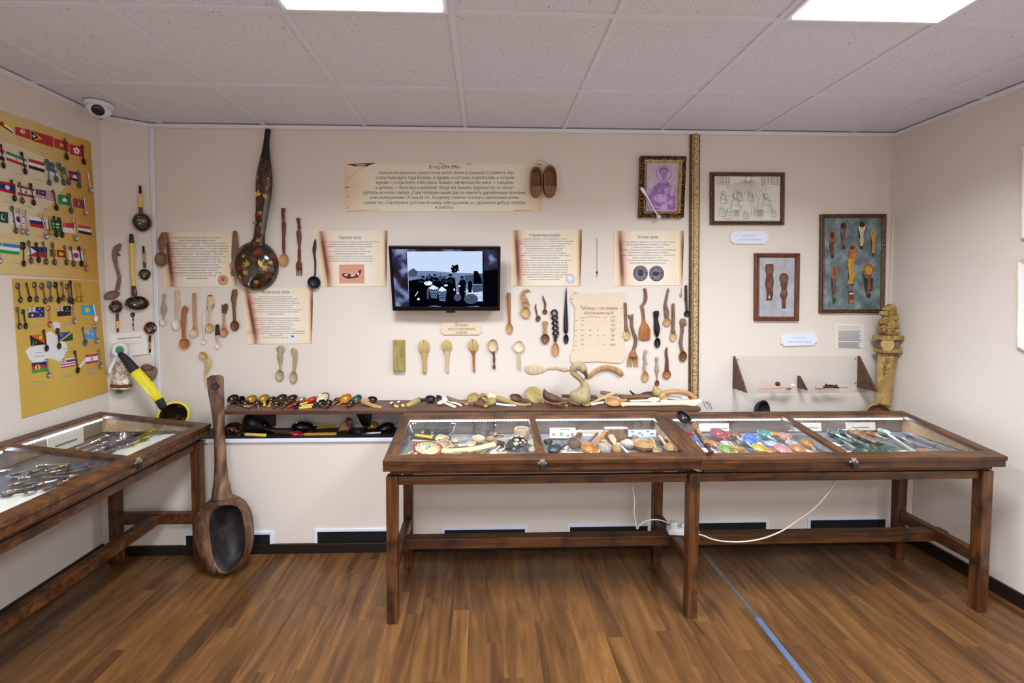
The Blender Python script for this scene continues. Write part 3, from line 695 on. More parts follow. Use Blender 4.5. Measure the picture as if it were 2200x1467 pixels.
scroll('scroll poster headed Метрическая проба below the giant painted ladle', [(517, 618), (673, 618), (670, 738), (533, 739)], 'Метрическая проба',
       ['Метрическая система обозначения проб', 'показывает количество единиц благородного металла', 'в 1000 единиц лигатурного пробирного сплава.', 'Например, проба чистого золота равна 1000, проба 585', 'означает 585 частей (граммов) золота на', '1000 граммов общего пробирного сплава.', 'Впервые введена 7 мая 1927 года, метрическая система была', 'принята в СССР, применялась и ранее специалистами', 'сначала во Франции.', '', 'Она пришла на смену каратной и золотниковой системам', 'во многих других странах. В России метрическая система', 'введена и применена по необходимости', 'начиная с 9 мая 1927 года, проект которой', 'был разработан Д. И. Менделеевым,', 'принята в соответствии с решением Комиссии', 'постановления от 30 апреля 1927 года, в том СССР — с изменениями', 'при СССР от 7 июля 1929 года. Для сплавов в России применяются', 'следующие пробы:', '800, 825, 875, 925, 960, 999'], 627, 6.5, 637.5, 4.6, tagM, 60)
def leafK(r, c):
    K = lambda x, y: (680+x/11.29, 490+y/11.29)
    shape(FW, r, 'printed_picture', [('skin', [K(545, 885), K(1160, 878), K(1165, 1340), K(550, 1340)]), ('darkred', [K(590, 1090), K(640, 1170), K(740, 1225), K(880, 1220), K(1010, 1190), K(1070, 1090), K(1095, 1010), K(1040, 1020), K(960, 1110), K(930, 1180), K(800, 1110), K(670, 1090), K(620, 1120)]), ('bone', (K(720, 0)[0], K(0, 1140)[1], 4, 2.4)), ('bone', (K(860, 0)[0], K(0, 1155)[1], 3, 2)), ('bone', (K(1010, 0)[0], K(0, 1110)[1], 2.4, 3.2)), ('darkred', line(*K(690, 1180), *K(760, 1110), .9)), ('darkred', line(*K(780, 1190), *K(820, 1120), .9))], .003, c)
scroll('scroll poster headed Каратная проба with an orange picture, left of the television', [(677, 497), (833, 495), (830, 615), (690, 616)], 'Каратная проба',
       ['Каратная система обозначения проб показывает содержание единиц основного', 'благородного металла в 24 каратах лигатурного сплава.', 'Применяется в большинстве европейских стран и обозначает', 'золото, платину или с палладием сплавы.', 'Его начали в древности использовать для взвешивания', 'серебра, золота и драгоценных камней.', '24 карата — масса благородного металла, служившей мерой', 'в 1000 единицах состава. Так лоты, золото и чистого веса', 'Каратная система проб широко используется по всему миру.'], 510, 6.5, 519.3, 5.15, leafK, 47)
def coinS(r, c): shape(FW, r, 'printed_coin', [('softink', (1225, 599, 9.5, 10)), ('paleink', (1225, 599, 8.6, 9)), ('bluewhite', (1224, 597, 4, 4))], .003, c)
scroll('scroll poster headed Стерлинговое серебро, right of the television', [(1096, 494), (1251, 493), (1247, 614), (1097, 614)], 'Стерлинговое серебро',
       ['Стерлинговое серебро это сплав, содержащий 92,5 % чистого', 'серебра и 7,5 % других металлов, обычно — как правило, меди. Так называемое', 'традиционное sterling. Монеты чеканили с XII века и предназначались', 'были обозначения древней английской серебряной монеты.', '240 таких монет весили 1 фунт (373 г, тройский).', 'Торговые купцы взимались в «фунтах стерлингов».', 'С другой стороны это был самый простой метод взвешивания', 'суммы — если все 240 монет не были весом 1 фунт, стоимость могла', 'быть фальшивой или слишком изношенной.', 'Согласно Оксфордскому словарю английского языка этимология термина', 'связана с ранним старым английским словом около 1000 года', 'происходит от бывшего названия серебряного нормандского пенни', 'на которых чеканили маленькие звездочки (на староанглийском', 'steorling). Наиболее распространённое мнение Уильяма Кемдена,', 'согласно которому ранее использовались название «Easterling', '(восточные) серебро» (восточные монеты), которое обозначает', 'характерный сплав серебра 925 пробы, прибывший', 'из германских земель в северной Германии.'], 504.7, 7, 513, 5.1, coinS, 67)
def coinL(r, c): shape(FW, r, 'printed_coin', [('purple', (1376, 587, 16, 17)), ('stone_lilac', (1376, 587, 14.6, 15.6)), ('purple', (1376, 586, 6, 8)), ('purple', (1410.5, 587.5, 16, 17)), ('stone_lilac', (1410, 587, 14.6, 15.6)), ('purple', (1409, 588, 8, 5))]+[('stone_dark', line(1376+11*cos(a), 587+11*sin(a), 1376+13.5*cos(a+.25), 587+13.5*sin(a+.25), 1.6)) for a in [k*.5 for k in range(13)]]+[('stone_dark', line(1410+11*cos(a), 587+11*sin(a), 1410+13.5*cos(a+.25), 587+13.5*sin(a+.25), 1.6)) for a in [k*.5 for k in range(13)]], .003, c)
scroll('scroll poster headed Лотовая проба with two purple coins below the gilt framed icon', [(1319, 496), (1470, 496), (1466, 613), (1320, 614)], 'Лотовая проба',
       ['Лотовая проба в обозначении соответствует числу', 'частей драгоценного металла в 16 лотах', '(1 марке) пробирного сплава.', 'Лотовая система проб построена на основе немецкой', 'популярной в средние века, особенно', 'среди германского населения, монеты — Кёльнской', 'марки, содержащей 16 лотов.', 'Она действовала в Западной Европе до', 'появления каратной системы проб.'], 509, 6.5, 519.5, 5.65, coinL, 43)
# carved plywood plaques
def plaque(name, label, pts, mat, n1=.008, fr=FW, front=None):
    xs = [p[0] for p in pts]; ys = [p[1] for p in pts]; c = fr.at(sum(xs)/len(xs), sum(ys)/len(ys))
    r = thing(name, label, 'plaque', fr.mat(c.x, c.y, 0))
    q = [(p.x, p.y) for p in (fr.at(x, y, n1)-c for x, y in pts)]
    MB().use(mat).prism(q, .0005, n1).build('board', None, r, bevel=.0008)
    if front:
        mx, my = sum(xs)/len(xs), sum(ys)/len(ys)
        q = [(p.x, p.y) for p in (fr.at(mx+(x-mx)*front[1], my+(y-my)*front[2], n1)-c for x, y in pts)]
        MB().use(front[0]).prism(q, n1, n1+.001).build('face', None, r)
    return r, c
def notched(x0, y0, x1, y1, k, sk=0):
    P = []
    for (cx, cy, sx, sy) in ((x0, y0, 1, 1), (x1, y0, -1, 1), (x1, y1, -1, -1), (x0, y1, 1, -1)):
        arc = [(cx+sx*k*cos(a), cy+sy*k*sin(a)) for a in (pi/2, pi/3, pi/6, 0)]
        if sx*sy < 0: arc = arc[::-1]
        P += arc
    return [(x, y+sk*(x-x0)/(x1-x0)) for x, y in P]
r, c = plaque('plywood_plaque', 'small plywood plaque reading Этапы изготовления ложек below the television', notched(947, 691.5, 1035, 719, 5), 'plywood')
text(FW, r, 'burned_text', 'brownink', [('Этапы', 977, 1006, 698, 7), ('изготовления', 963, 1020, 706, 6), ('ложек', 979, 1004, 713.5, 6)], .0085, c)
K = lambda x, y: (1225+x/9.167, 625+y/9.167)
pts = [(75, 0), (300, 40), (560, 48), (900, 15), (1060, 20), (1085, 60), (1075, 140), (1095, 300), (1060, 420), (1085, 560), (1060, 700), (1080, 860), (1050, 1000), (1085, 1180), (1080, 1330), (1000, 1420), (800, 1410), (560, 1388), (300, 1400), (60, 1430), (5, 1380), (10, 1240), (70, 1110), (80, 900), (90, 640), (95, 330), (10, 190), (20, 90)]
r, c = plaque('plywood_scroll', 'pale plywood scroll board with the table of fineness marks', [K(*p) for p in pts], 'plywood', .009)
text(FW, r, 'burned_text', 'brownink', [('Таблица с системами', K(200, 0)[0], K(932, 0)[0], K(0, 335)[1], 8), ('обозначения проб', K(275, 0)[0], K(852, 0)[0], K(0, 430)[1], 7)]
     + [(s, K(x-wd/2, 0)[0], K(x+wd/2, 0)[0], K(0, y)[1], h) for s, x, wd, y, h in [('метрическая', 250, 120, 525, 2), ('золотниковая', 395, 135, 505, 3), ('каратная', 540, 100, 515, 3), ('лотовая', 680, 85, 522, 2), ('состав', 840, 100, 508, 4)]]
     + [(s, K(x-wd/2, 0)[0], K(x+wd/2, 0)[0], K(0, y)[1], 3.2 if s != '—' else .7) for y, row in ((582, ('500', '—', '—', '—')), (668, ('625', '—', '—', '—')), (772, ('813', '88', '20', '—')), (877, ('875', '84', '21', '14')), (962, ('925', '—', '—', '—')), (1053, ('960', '—', '—', '15'))) for s, x, wd in zip(row, (243, 393, 542, 683), (58, 42, 38, 40))]
     + [(s, K(x-wd/2, 0)[0], K(x+wd/2, 0)[0], K(0, y)[1], 2.6) for s, x, wd, y in (('серебро и', 840, 130, 570), ('медь', 840, 62, 597), ('сплав', 842, 90, 655), ('серебра', 842, 66, 682), ('монетное', 838, 116, 745), ('дело', 838, 66, 775), ('цех', 838, 66, 800), ('столовое', 838, 84, 862), ('серебро', 838, 70, 885), ('изделия', 838, 84, 945), ('из него', 838, 66, 970), ('ювелирное', 838, 130, 1045), ('дело', 838, 92, 1070))], .0095, c)
b = MB().use('brownink')
for x0, y0, x1, y1 in ((75, 48, 135, 46), (15, 160, 70, 162), (100, 580, 155, 578), (85, 770, 145, 772), (85, 880, 125, 880), (80, 1000, 140, 998), (85, 1080, 135, 1082), (40, 1175, 90, 1176), (985, 345, 1030, 338), (975, 620, 1015, 618), (985, 825, 1015, 824), (990, 908, 1030, 905)):
    q = [FW.at(*p, .0094)-c for p in line(*K(x0, y0), *K(x1, y1), .9)]; b.poly([(p.x, p.y, .0094) for p in q])
b.build('burned_ticks', None, r)
for lab, pts in (('pale blue white plaque on the wall below the framed line drawing', notched(1569, 496, 1651, 524, 6)), ('pale blue white plaque on the wall below the picture of two carved spoons', notched(1678, 717.5, 1756.5, 744.5, 6, -3))):
    r, c = plaque('white_plaque', lab, pts, 'bone', .008, front=('bluewhite', .955, .94))
    mx, my = sum(p[0] for p in pts)/len(pts), sum(p[1] for p in pts)/len(pts)
    shape(FW, r, 'printed_line', [('paleink', line(mx-14, my-4, mx+14, my-4, 3)), ('paleink', line(mx-24, my+5, mx+26, my+5, 3))], .0092, c)
r, c = sheet('paper_notice', 'small typed paper notice on the wall above the acrylic shelf', 'notice', FW, [(1793, 695), (1857, 696), (1857, 748), (1793, 749)], 'notepaper')
K = lambda x, y: (1540+x/5.238, 640+y/5.238)
shape(FW, r, 'printed_text_block', [('softink', line(*K(1368, y), *K(1630-(y*37 % 50), y), 1.1)) for y in (325, 340)]+[('softink', line(*K(1368, y), *K(1634-(y*53 % 40), y), 1.3)) for y in range(370, 485, 11)]+[('softink', line(*K(1368, y), *K(1620-(y*53 % 40), y), 1.3)) for y in range(502, 560, 11)], .003, c)

# ================================================================ television
tv = thing('television', 'black flat television on the back wall showing an old market photograph', 'television', FT.mat(0, 0, 0))
q = [FT.at(x, y) for x, y in ((835.4, 529.6), (1075.8, 529), (1074, 667), (843, 667.5))]
x0, x1, y0, y1 = (q[0].x+q[3].x)/2, (q[1].x+q[2].x)/2, (q[2].y+q[3].y)/2, (q[0].y+q[1].y)/2
e = .017
b = MB()
b.box(x0, x1, y1-e, y1, -.03, .004).box(x0, x1, y0, y0+e*1.5, -.03, .004).box(x0, x0+e, y0+e*1.5, y1-e, -.03, .004).box(x1-e, x1, y0+e*1.5, y1-e, -.03, .004)
b.build('bezel', 'bezel_black', tv, bevel=.003)
MB().box(x0+.004, x1-.004, y0+.004, y1-.004, -.05, -.004).build('back_shell', 'blackmat', tv, bevel=.006)
b = MB().box(-.10+(x0+x1)/2, .10+(x0+x1)/2, y0+.09, y0+.25, -.085, -.05); b.build('wall_mount', 'blackmat', tv)
pl = [(x0+.03+(x1-x0-.06)*i/16, y0-.001-.012*sin(pi*i/16)) for i in range(17)]
MB().prism([(x0+.03, y0+.002)]+pl+[(x1-.03, y0+.002)], -.03, .002).build('lower_trim', 'steel', tv)
xm = (x0+x1)/2+.025; MB().box(xm-.028, xm+.028, y0-.012, y0+.004, -.02, .0045).build('sensor', 'black', tv, bevel=.002)
glow('tv_sky', 'cfe2ff', .95); glow('tv_mid', '8fa6d6', .6); glow('tv_grey', '66789c', .45); glow('tv_dark', '0a0c18', .35); glow('tv_blue', '2a3576', .5); glow('tv_dim', '1a1f3e', .4); glow('tv_white', 'e6f0ff', 1.0)
t = NT('tv_blur'); v = t.obj(); f = t.noise(v, 9, 2); c_ = t.ramp(f, [(.42, '05060c'), (.52, '232d62'), (.66, 'a8bae8')]); t.set(col=(0, 0, 0, 1), ecol=c_, es=.6, rough=.3)
K = lambda x, y: (660+x/5, 470+y/5)
IT = [('tv_blur', [K(905, 325), K(2045, 322), K(2040, 950), K(925, 950)]), ('tv_dim', [K(1650, 325), K(1840, 325), K(1800, 342), K(1680, 342)]), ('tv_dark', [K(1890, 560), K(2045, 540), K(2040, 950), K(1890, 950)]), 
      ('tv_sky', [K(1070, 352), K(1882, 348), K(1886, 885), K(1095, 905)]), ('tv_dim', [K(1882, 348), K(1895, 352), K(1898, 880), K(1886, 885)]),
      ('tv_mid', [K(1084, 570), K(1140, 535), K(1180, 560), K(1350, 560), K(1560, 580), K(1884, 585), K(1886, 760), K(1090, 760)]),
      ('tv_grey', [K(1090, 560), K(1140, 530), K(1185, 565), K(1180, 620), K(1090, 620)]), ('tv_grey', [K(1690, 610), K(1885, 590), K(1886, 700), K(1700, 690)]),
      ('tv_dark', [K(1090, 665), K(1240, 640), K(1330, 615), K(1500, 640), K(1590, 640), K(1600, 800), K(1700, 880), K(1886, 890), K(1886, 945), K(1095, 945)]),
      ('tv_mid', [K(1600, 660), K(1640, 660), K(1630, 800), K(1600, 790)])]
for x, y, s in ((1245, 640, 34), (1310, 630, 26), (1370, 620, 30), (1430, 640, 24), (1475, 640, 22), (1540, 620, 34)):
    IT += [('tv_dark', [K(x-s, y+150), K(x-s*.9, y+20), K(x, y-10), K(x+s*.9, y+20), K(x+s, y+150)]), ('tv_grey', (*K(x, y-6), s*.09, s*.11)), ('tv_dark', (*K(x, y-18), s*.11, s*.06))]
IT += [('tv_dark', [K(1700, 880), K(1640, 880), K(1625, 700), K(1645, 650), K(1690, 650), K(1708, 700)]), ('tv_grey', (*K(1664, 640), 3.2, 4)), ('tv_dark', (*K(1662, 626), 4, 2)), ('tv_white', (*K(1636, 722), 2.2, 2)),
       ('tv_dark', [K(1730, 790), K(1725, 690), K(1750, 655), K(1775, 690), K(1765, 790)]), ('tv_grey', (*K(1752, 648), 2.2, 2.6)), ('tv_dark', [K(1785, 700), K(1790, 560), K(1830, 560), K(1870, 640), K(1880, 700)]),
       ('tv_dark', [K(1520, 900), K(1500, 680), K(1540, 620), K(1590, 640), K(1600, 790), K(1580, 900)]), ('tv_white', (*K(1490, 715), 4.5, 2)), ('tv_white', (*K(1580, 760), 1.6, 3)),
       ('tv_white', (*K(1300, 692), 9, 5)), ('tv_grey', [K(1285, 760), K(1310, 735), K(1305, 860), K(1285, 860)]), ('tv_mid', [K(1310, 745), K(1405, 745), K(1395, 855), K(1330, 850)]), ('tv_white', [K(1300, 745), K(1350, 710), K(1415, 745), K(1360, 760)]), ('tv_mid', [K(1405, 765), K(1498, 765), K(1485, 885), K(1420, 880)]), ('tv_white', [K(1405, 770), K(1445, 725), K(1498, 765), K(1450, 780)]),
       ('tv_white', (*K(1195, 862), 3, 2.6)), ('tv_white', line(*K(1160, 830), *K(1190, 780), 1.6)), ('tv_grey', (*K(1615, 845), 8, 8)), ('tv_grey', (*K(1760, 860), 15, 11)), ('tv_grey', [K(1770, 715), K(1886, 705), K(1886, 780), K(1780, 790)]), ('tv_mid', [K(1300, 940), K(1370, 930), K(1450, 945)]), ('tv_mid', [K(1700, 945), K(1845, 935), K(1845, 947)])]
for k in range(60):
    a = random.uniform(0, 2*pi); d = random.random()**.6; IT.append(('tv_dark', line(*K(1590+15*d*cos(a), 545+20*d*sin(a)), *K(1590+52*d*cos(a), 540+58*d*sin(a)*(1 if sin(a) < 0 else .9)), 2.2)))
for k in range(5):
    for i in range(4): IT.append(('tv_dark', (*K(1330+i*20+(k % 2)*9, 768+k*18), 1.5, 1.2))); IT.append(('tv_dark', (*K(1422+i*19+(k % 2)*9, 790+k*18), 1.5, 1.2)))
for k in range(90): IT.append((random.choice(['tv_dark', 'tv_grey', 'tv_mid', 'tv_grey']), (*K(random.uniform(1190, 1560), random.uniform(590, 690)), random.uniform(.6, 1.6), random.uniform(.7, 1.9))))
for k in range(60): IT.append((random.choice(['tv_dark', 'tv_mid']), (*K(random.uniform(1690, 1880), random.uniform(715, 880)), random.uniform(.5, 1.4), random.uniform(.5, 1.2))))
shape(FT, tv, 'screen', IT, -.004, Vector((0, 0)))

# ================================================================ framed pictures
def frame(fr, name, label, Q, bw, mat, mat2, n0, n1, pic, prof=1.0):
    c = fr.at((Q[0][0]+Q[2][0])/2, (Q[0][1]+Q[2][1])/2); r = thing(name, label, 'picture', fr.mat(c.x, c.y, 0))
    w_, h_ = Q[1][0]-Q[0][0], Q[3][1]-Q[0][1]
    inset = lambda k: [bil(Q, x, y) for x, y in ((k/w_, k/h_), (1-k/w_, k/h_), (1-k/w_, 1-k/h_), (k/w_, 1-k/h_))]
    b = MB()
    lev = [(0, n0, mat), (0, n1*.8, mat), (bw*.3, n1, mat), (bw*.62, n1*.8, mat), (bw*.66, n1*.9, mat2), (bw, n1*.55, mat2), (bw, n1*.35, mat2)]
    rings = [[(p.x, p.y, z) for p in (fr.at(x, y, n1)-c for x, y in inset(k))] for k, z, m_ in lev]
    for i in range(len(lev)-1):
        b.use(lev[i+1][2])
        for j in range(4):
            b.poly([rings[i][(j+1) % 4], rings[i][j], rings[i+1][j], rings[i+1][(j+1) % 4]])
    b.build('moulding', None, r)
    I = inset(bw*.96)
    plate(fr, r, 'backing', pic[0], I, n0, n1*.35, o=c)
    if len(pic) > 1: shape(fr, r, 'picture_print', [(k, ([bil(I, *p) for p in g] if isinstance(g[0], (tuple, list)) else (*bil(I, g[0], g[1]), g[2]*w_, g[3]*h_))) for k, g in pic[1]], n1*.35, c)
    return r, c, I
t = NT('gilt'); v = t.obj(); vo = t.n('ShaderNodeTexVoronoi', {'Vector': v, 'Scale': 95}).outputs['Distance']
t.set(col=t.ramp(vo, [(.1, 'd8b070'), (.35, '8a5a2e'), (.6, '2c150c')]), metal=.55, rough=.3); t.bump(vo, 1, -.012)
t = NT('gilt_plain'); v = t.obj((60, 60, 4)); f = t.noise(v, 1, 3); t.set(col=t.ramp(f, [(.3, '9c7c40'), (.7, 'd8c088')]), metal=.5, rough=.35); t.bump(f, .3, .003)
t = NT('gilt_light'); v = t.obj(); vo = t.n('ShaderNodeTexVoronoi', {'Vector': v, 'Scale': 110}).outputs['Distance']
t.set(col=t.ramp(vo, [(.1, 'dcc8a0'), (.5, 'bca278'), (.8, '94764e')]), metal=.1, rough=.35); t.bump(vo, .8, -.006)
t = NT('gilt_dark'); v = t.obj(); f = t.noise(v, 160, 3); t.set(col=t.ramp(f, [(.35, '2e170f'), (.55, '5c3524'), (.7, 'a08a4c')]), metal=.25, rough=.35); t.bump(f, .6, .004)
t = NT('icon_ground'); v = t.obj(); f = t.noise(v, 16, 4); t.set(col=t.ramp(f, [(.3, 'a892a8'), (.5, 'c4b0c0'), (.7, 'b49a9a')]), rough=.25)
t = NT('icon_robe'); v = t.obj(); f = t.noise(v, 26, 4); t.set(col=t.ramp(f, [(.3, '6e4486'), (.5, 'a060b0'), (.7, 'c9b4dc')]), rough=.25)
plain('icon_line', '5e3c78', .3); plain('icon_pale', 'c0a4d8', .3); plain('icon_face', 'a878b8', .3)
arc = lambda cx, cy, rx, ry, a0, a1, n=14: [(cx+rx*cos(a0+(a1-a0)*i/n), cy+ry*sin(a0+(a1-a0)*i/n)) for i in range(n+1)]
frame(FW, 'framed_icon', 'purple tinted icon of a haloed figure in an ornate gilt frame', [(1378, 333.5), (1476.5, 334.5), (1470.5, 466.5), (1375, 466)], 13, 'gilt', 'gilt_plain', .001, .04,
      ('icon_ground', [('icon_line', (.50, .245, .170, .130)), ('icon_pale', (.50, .245, .158, .122)), ('icon_robe', [(.04, .80), (.1, .66), (.22, .5), (.36, .42), (.64, .42), (.80, .52), (.88, .72), (.90, .97), (.6, .97), (.3, .97), (.16, .94)]), ('icon_line', (.50, .2, .10, .065)), ('icon_face', [(.40, .2), (.42, .32), (.47, .38), (.44, .45), (.58, .45), (.55, .38), (.6, .32), (.62, .2), (.55, .15), (.46, .15)]), ('icon_line', line(.45, .235, .49, .24, .012)), ('icon_line', line(.53, .24, .58, .235, .012)), ('icon_line', line(.515, .25, .505, .3, .01)), ('icon_line', line(.48, .335, .54, .335, .012)), ('icon_pale', (.42, .74, .14, .07)), ('icon_line', line(.28, .62, .38, .88, .012)), ('icon_line', line(.7, .56, .68, .9, .012)), ('icon_line', line(.48, .56, .52, .7, .012)), ('icon_pale', line(.24, .9, .6, .96, .03))]))
random.seed(3)
IT = [('bone', (.5, .075, .042, .055)), ('greyink', (.5, .075, .045, .06)), ('paper', (.5, .075, .039, .051))]
for i in range(15):
    a = pi*.13+(pi*.74)*i/14; IT.append(('greyink', line(.5+.05*cos(a), .075+.06*sin(a), .5+.36*cos(a)*1.05, .09+.30*sin(a)+.06, .004)))
for gx0 in (.03, .07, .11, .16, .20, .70, .74, .79, .84, .88, .93):
    for k in range(5): IT.append(('softink', line(gx0, .04+.035*k, gx0+.022, .055+.035*k+random.uniform(-.01, .01), .014)))
for x, y, s in ((.12, .5, .7), (.3, .62, 1), (.36, .44, .6), (.53, .46, .6), (.76, .62, 1), (.62, .8, .5), (.46, .86, .5), (.2, .86, .6), (.1, .8, .6), (.88, .82, .5)):
    P = [(x-.05*s, y+.16*s), (x-.05*s, y), (x-.02*s, y-.1*s), (x+.05*s, y-.12*s), (x+.07*s, y-.02*s), (x+.05*s, y+.05*s), (x+.1*s, y+.06*s), (x+.09*s, y+.17*s)]
    for i in range(len(P)): IT.append(('greyink' if i % 2 else 'softink', line(*P[i], *P[(i+1) % len(P)], .006)))
    IT += [('greyink', (x+.01*s, y-.17*s, .026*s, .05*s)), ('notepaper', (x+.01*s, y-.17*s, .021*s, .042*s))]
    IT += [('softink', line(x+.02*s, y-.05*s, x+.16*s, y-.08*s, .006)), ('softink', line(x-.03*s, y+.02*s, x+.12*s, y+.04*s, .006))]
IT += [('softink', line(.03, y, .97, y+.005, .006)) for y in (.02, .98)]+[('greyink', line(x, .75, x+.01, .9, .007)) for x in (.3, .32, .34, .36, .66, .68, .7, .72)]+[('softink', line(.56, .45, .55, .9, .006)), ('softink', line(.66, .46, .64, .9, .006)), ('softink', line(.56, .45, .66, .46, .006))]
frame(FW, 'framed_drawing', 'framed ink line drawing of seated figures under a rayed sun', [(1528, 369), (1687.5, 370), (1686.5, 482.5), (1528, 482)], 8, 'gilt_dark', 'gilt_dark', .001, .022, ('notepaper', IT))
t = NT('stone_wallprint'); v = t.obj(); f = t.noise(v, 18, 5); t.set(col=t.ramp(f, [(.3, '9a9aa4'), (.7, 'b4b6bc')]), rough=.25)
wood('print_brown', '6e4038', '4a2622', (60, 30, 60), rough=.3); wood('print_brown2', '8a5a48', '5c3830', (60, 30, 60), rough=.3)
FRM = (1624, 543.5), (1720.5, 544), (1718, 689.5), (1623, 689)
frame(FW, 'framed_picture', 'brown framed picture of two carved wooden spoons on grey ground', list(FRM), 9, 'redwood', 'redwood', .001, .024,
      ('stone_wallprint', [('print_brown', [(.16, .12), (.36, .11), (.38, .2), (.36, .3), (.39, .42), (.36, .55), (.38, .62), (.34, .72), (.36, .73), (.18, .73), (.19, .6), (.14, .44), (.18, .3), (.14, .2)]), ('print_brown2', (.27, .22, .065, .055)), ('print_brown2', [(.2, .42), (.33, .41), (.3, .52), (.22, .52)]), ('bone', [(.265, .62), (.24, .69), (.29, .69)]), ('print_brown', (.66, .36, .105, .085)), ('print_brown2', (.66, .37, .075, .065)), ('print_brown', [(.56, .42), (.77, .42), (.74, .54), (.77, .62), (.72, .72), (.72, .86), (.61, .86), (.61, .72), (.55, .64), (.6, .54)]), ('print_brown2', [(.6, .56), (.73, .55), (.71, .64), (.61, .64)]), ('print_brown2', line(.62, .74, .71, .74, .02))]))
t = NT('slate_print'); v = t.obj(); f = t.noise(v, 14, 5); t.set(col=t.ramp(f, [(.25, '424c50'), (.5, '667679'), (.75, '93a5a8')]), rough=.3)
wood('print_orange', 'cc7a30', '8a4a1e', (60, 30, 60), rough=.3); wood('print_gold', 'd6a838', 'a87620', (60, 30, 60), rough=.3); wood('print_cream', 'd8cc9a', 'a89862', (60, 30, 60), rough=.3)
def mini(x, y, h, w_, a, b_, dk='stone_dark', bh=.42, pt=0):
    """printed spoon with a bowl on top, standing from (x,y) downwards"""
    return [(dk, [(x-w_*.7, y+h*.2), (x-w_*.2, y+h*1.12), (x+w_*.2, y+h*1.15), (x+w_*.3, y+h)]), (a, [(x+w_/2*cos(t_), y+h*bh/2+h*bh/2*sin(t_)) for t_ in [2*pi*i/16 for i in range(16)]]), ('stone_dark' if dk == 'd2' else b_, [(x+w_*.34*cos(t_), y+h*bh/2+h*bh*.38*sin(t_)) for t_ in [2*pi*i/16 for i in range(16)]]), (b_, [(x-w_*.35, y+h*bh*.92), (x+w_*.35, y+h*bh*.92), (x+w_*.25, y+h*.62), (x+w_*.33, y+h*.7), (x+w_*.2, y+h), (x-w_*.2, y+h), (x-w_*.3, y+h*.7), (x-w_*.2, y+h*.62)])]
IT = mini(.13, .15, .26, .11, 'print_orange', 'redwood')+mini(.32, .06, .25, .10, 'print_brown2', 'print_brown2')+mini(.63, .05, .26, .11, 'bone', 'print_cream')+mini(.83, .13, .26, .08, 'print_cream', 'print_gold')
IT += mini(.17, .52, .36, .10, 'print_orange', 'print_brown2')+mini(.76, .50, .33, .16, 'print_orange', 'print_brown2', bh=.4)
IT += [('stone_dark', [(.4, .45), (.42, .7), (.5, .75), (.5, .6)]), ('print_orange', [(.41, .42), (.42, .34), (.47, .29), (.53, .32), (.54, .42), (.52, .46), (.43, .46)]), ('horn', (.47, .33, .025, .02)), ('print_gold', [(.40, .45), (.52, .44), (.50, .55), (.53, .62), (.49, .69), (.5, .72), (.39, .72), (.43, .66), (.41, .57)]), ('horn', (.315, .085, .04, .028)), ('horn', (.635, .075, .042, .028)), ('redwood', [(.42, .80), (.50, .79), (.51, .93), (.42, .94)]), ('print_orange', (.465, .91, .03, .022)), ('bone', line(.43, .83, .5, .825, .012)), ('darkred', (.13, .185, .03, .03)), ('print_gold', (.76, .57, .05, .045)), ('horn', [(.70, .66), (.84, .66), (.83, .8), (.71, .8)]), ('print_brown2', [(.75, .66), (.79, .66), (.81, .78), (.74, .8)])]
frame(FW, 'framed_picture', 'large framed picture of eight antique spoons on slate blue ground', [(1765, 460), (1906.5, 459.5), (1902, 672), (1763, 673)], 8, 'gilt_dark', 'gilt_dark', .001, .02, ('slate_print', IT))
for Q, lab in (([(2182, 559), (2262, 536), (2262, 792), (2181, 745)], 'pale framed certificate at the right edge, lower of two on the right wall'), ([(2191, 312), (2262, 280), (2262, 528), (2190, 513)], 'pale framed certificate at the right edge, upper of two on the right wall')):
    frame(FRT, 'framed_certificate', lab, Q, 9, 'white_wood', 'white', .001, .02, ('paper', [('softink', line(.3, .2+.06*k, .9, .2+.06*k, .012)) for k in range(9)]))

# ================================================================ gilt moulding strip
c = FW.at(1490.5, 560); u0, v0 = c
r = thing('gilt_moulding', 'tall narrow gilt moulding strip running from shelf to ceiling', 'moulding', FW.mat(u0, v0, 0))
zt, zb_ = CEIL-.022-1.5-v0, .84-1.5-v0
lean = FW.at(1488.5, 850).x-u0; lt = FW.at(1491.5, 290).x-u0
b = MB()
for mk, xs, n1 in (('gilt_dark', (-.030, -.020), .016), ('gilt_plain', (-.020, -.011), .02), ('gilt_light', (-.011, .012), .028), ('gilt_plain', (.012, .022), .02), ('gilt_dark', (.022, .031), .014)):
    b.use(mk).hexa([(xs[0]+lean, zb_, .0005), (xs[1]+lean, zb_, .0005), (xs[1]+lt, zt, .0005), (xs[0]+lt, zt, .0005), (xs[0]+lean, zb_, n1), (xs[1]+lean, zb_, n1), (xs[1]+lt, zt, n1), (xs[0]+lt, zt, n1)])
b.build('moulding', None, r, bevel=.002)

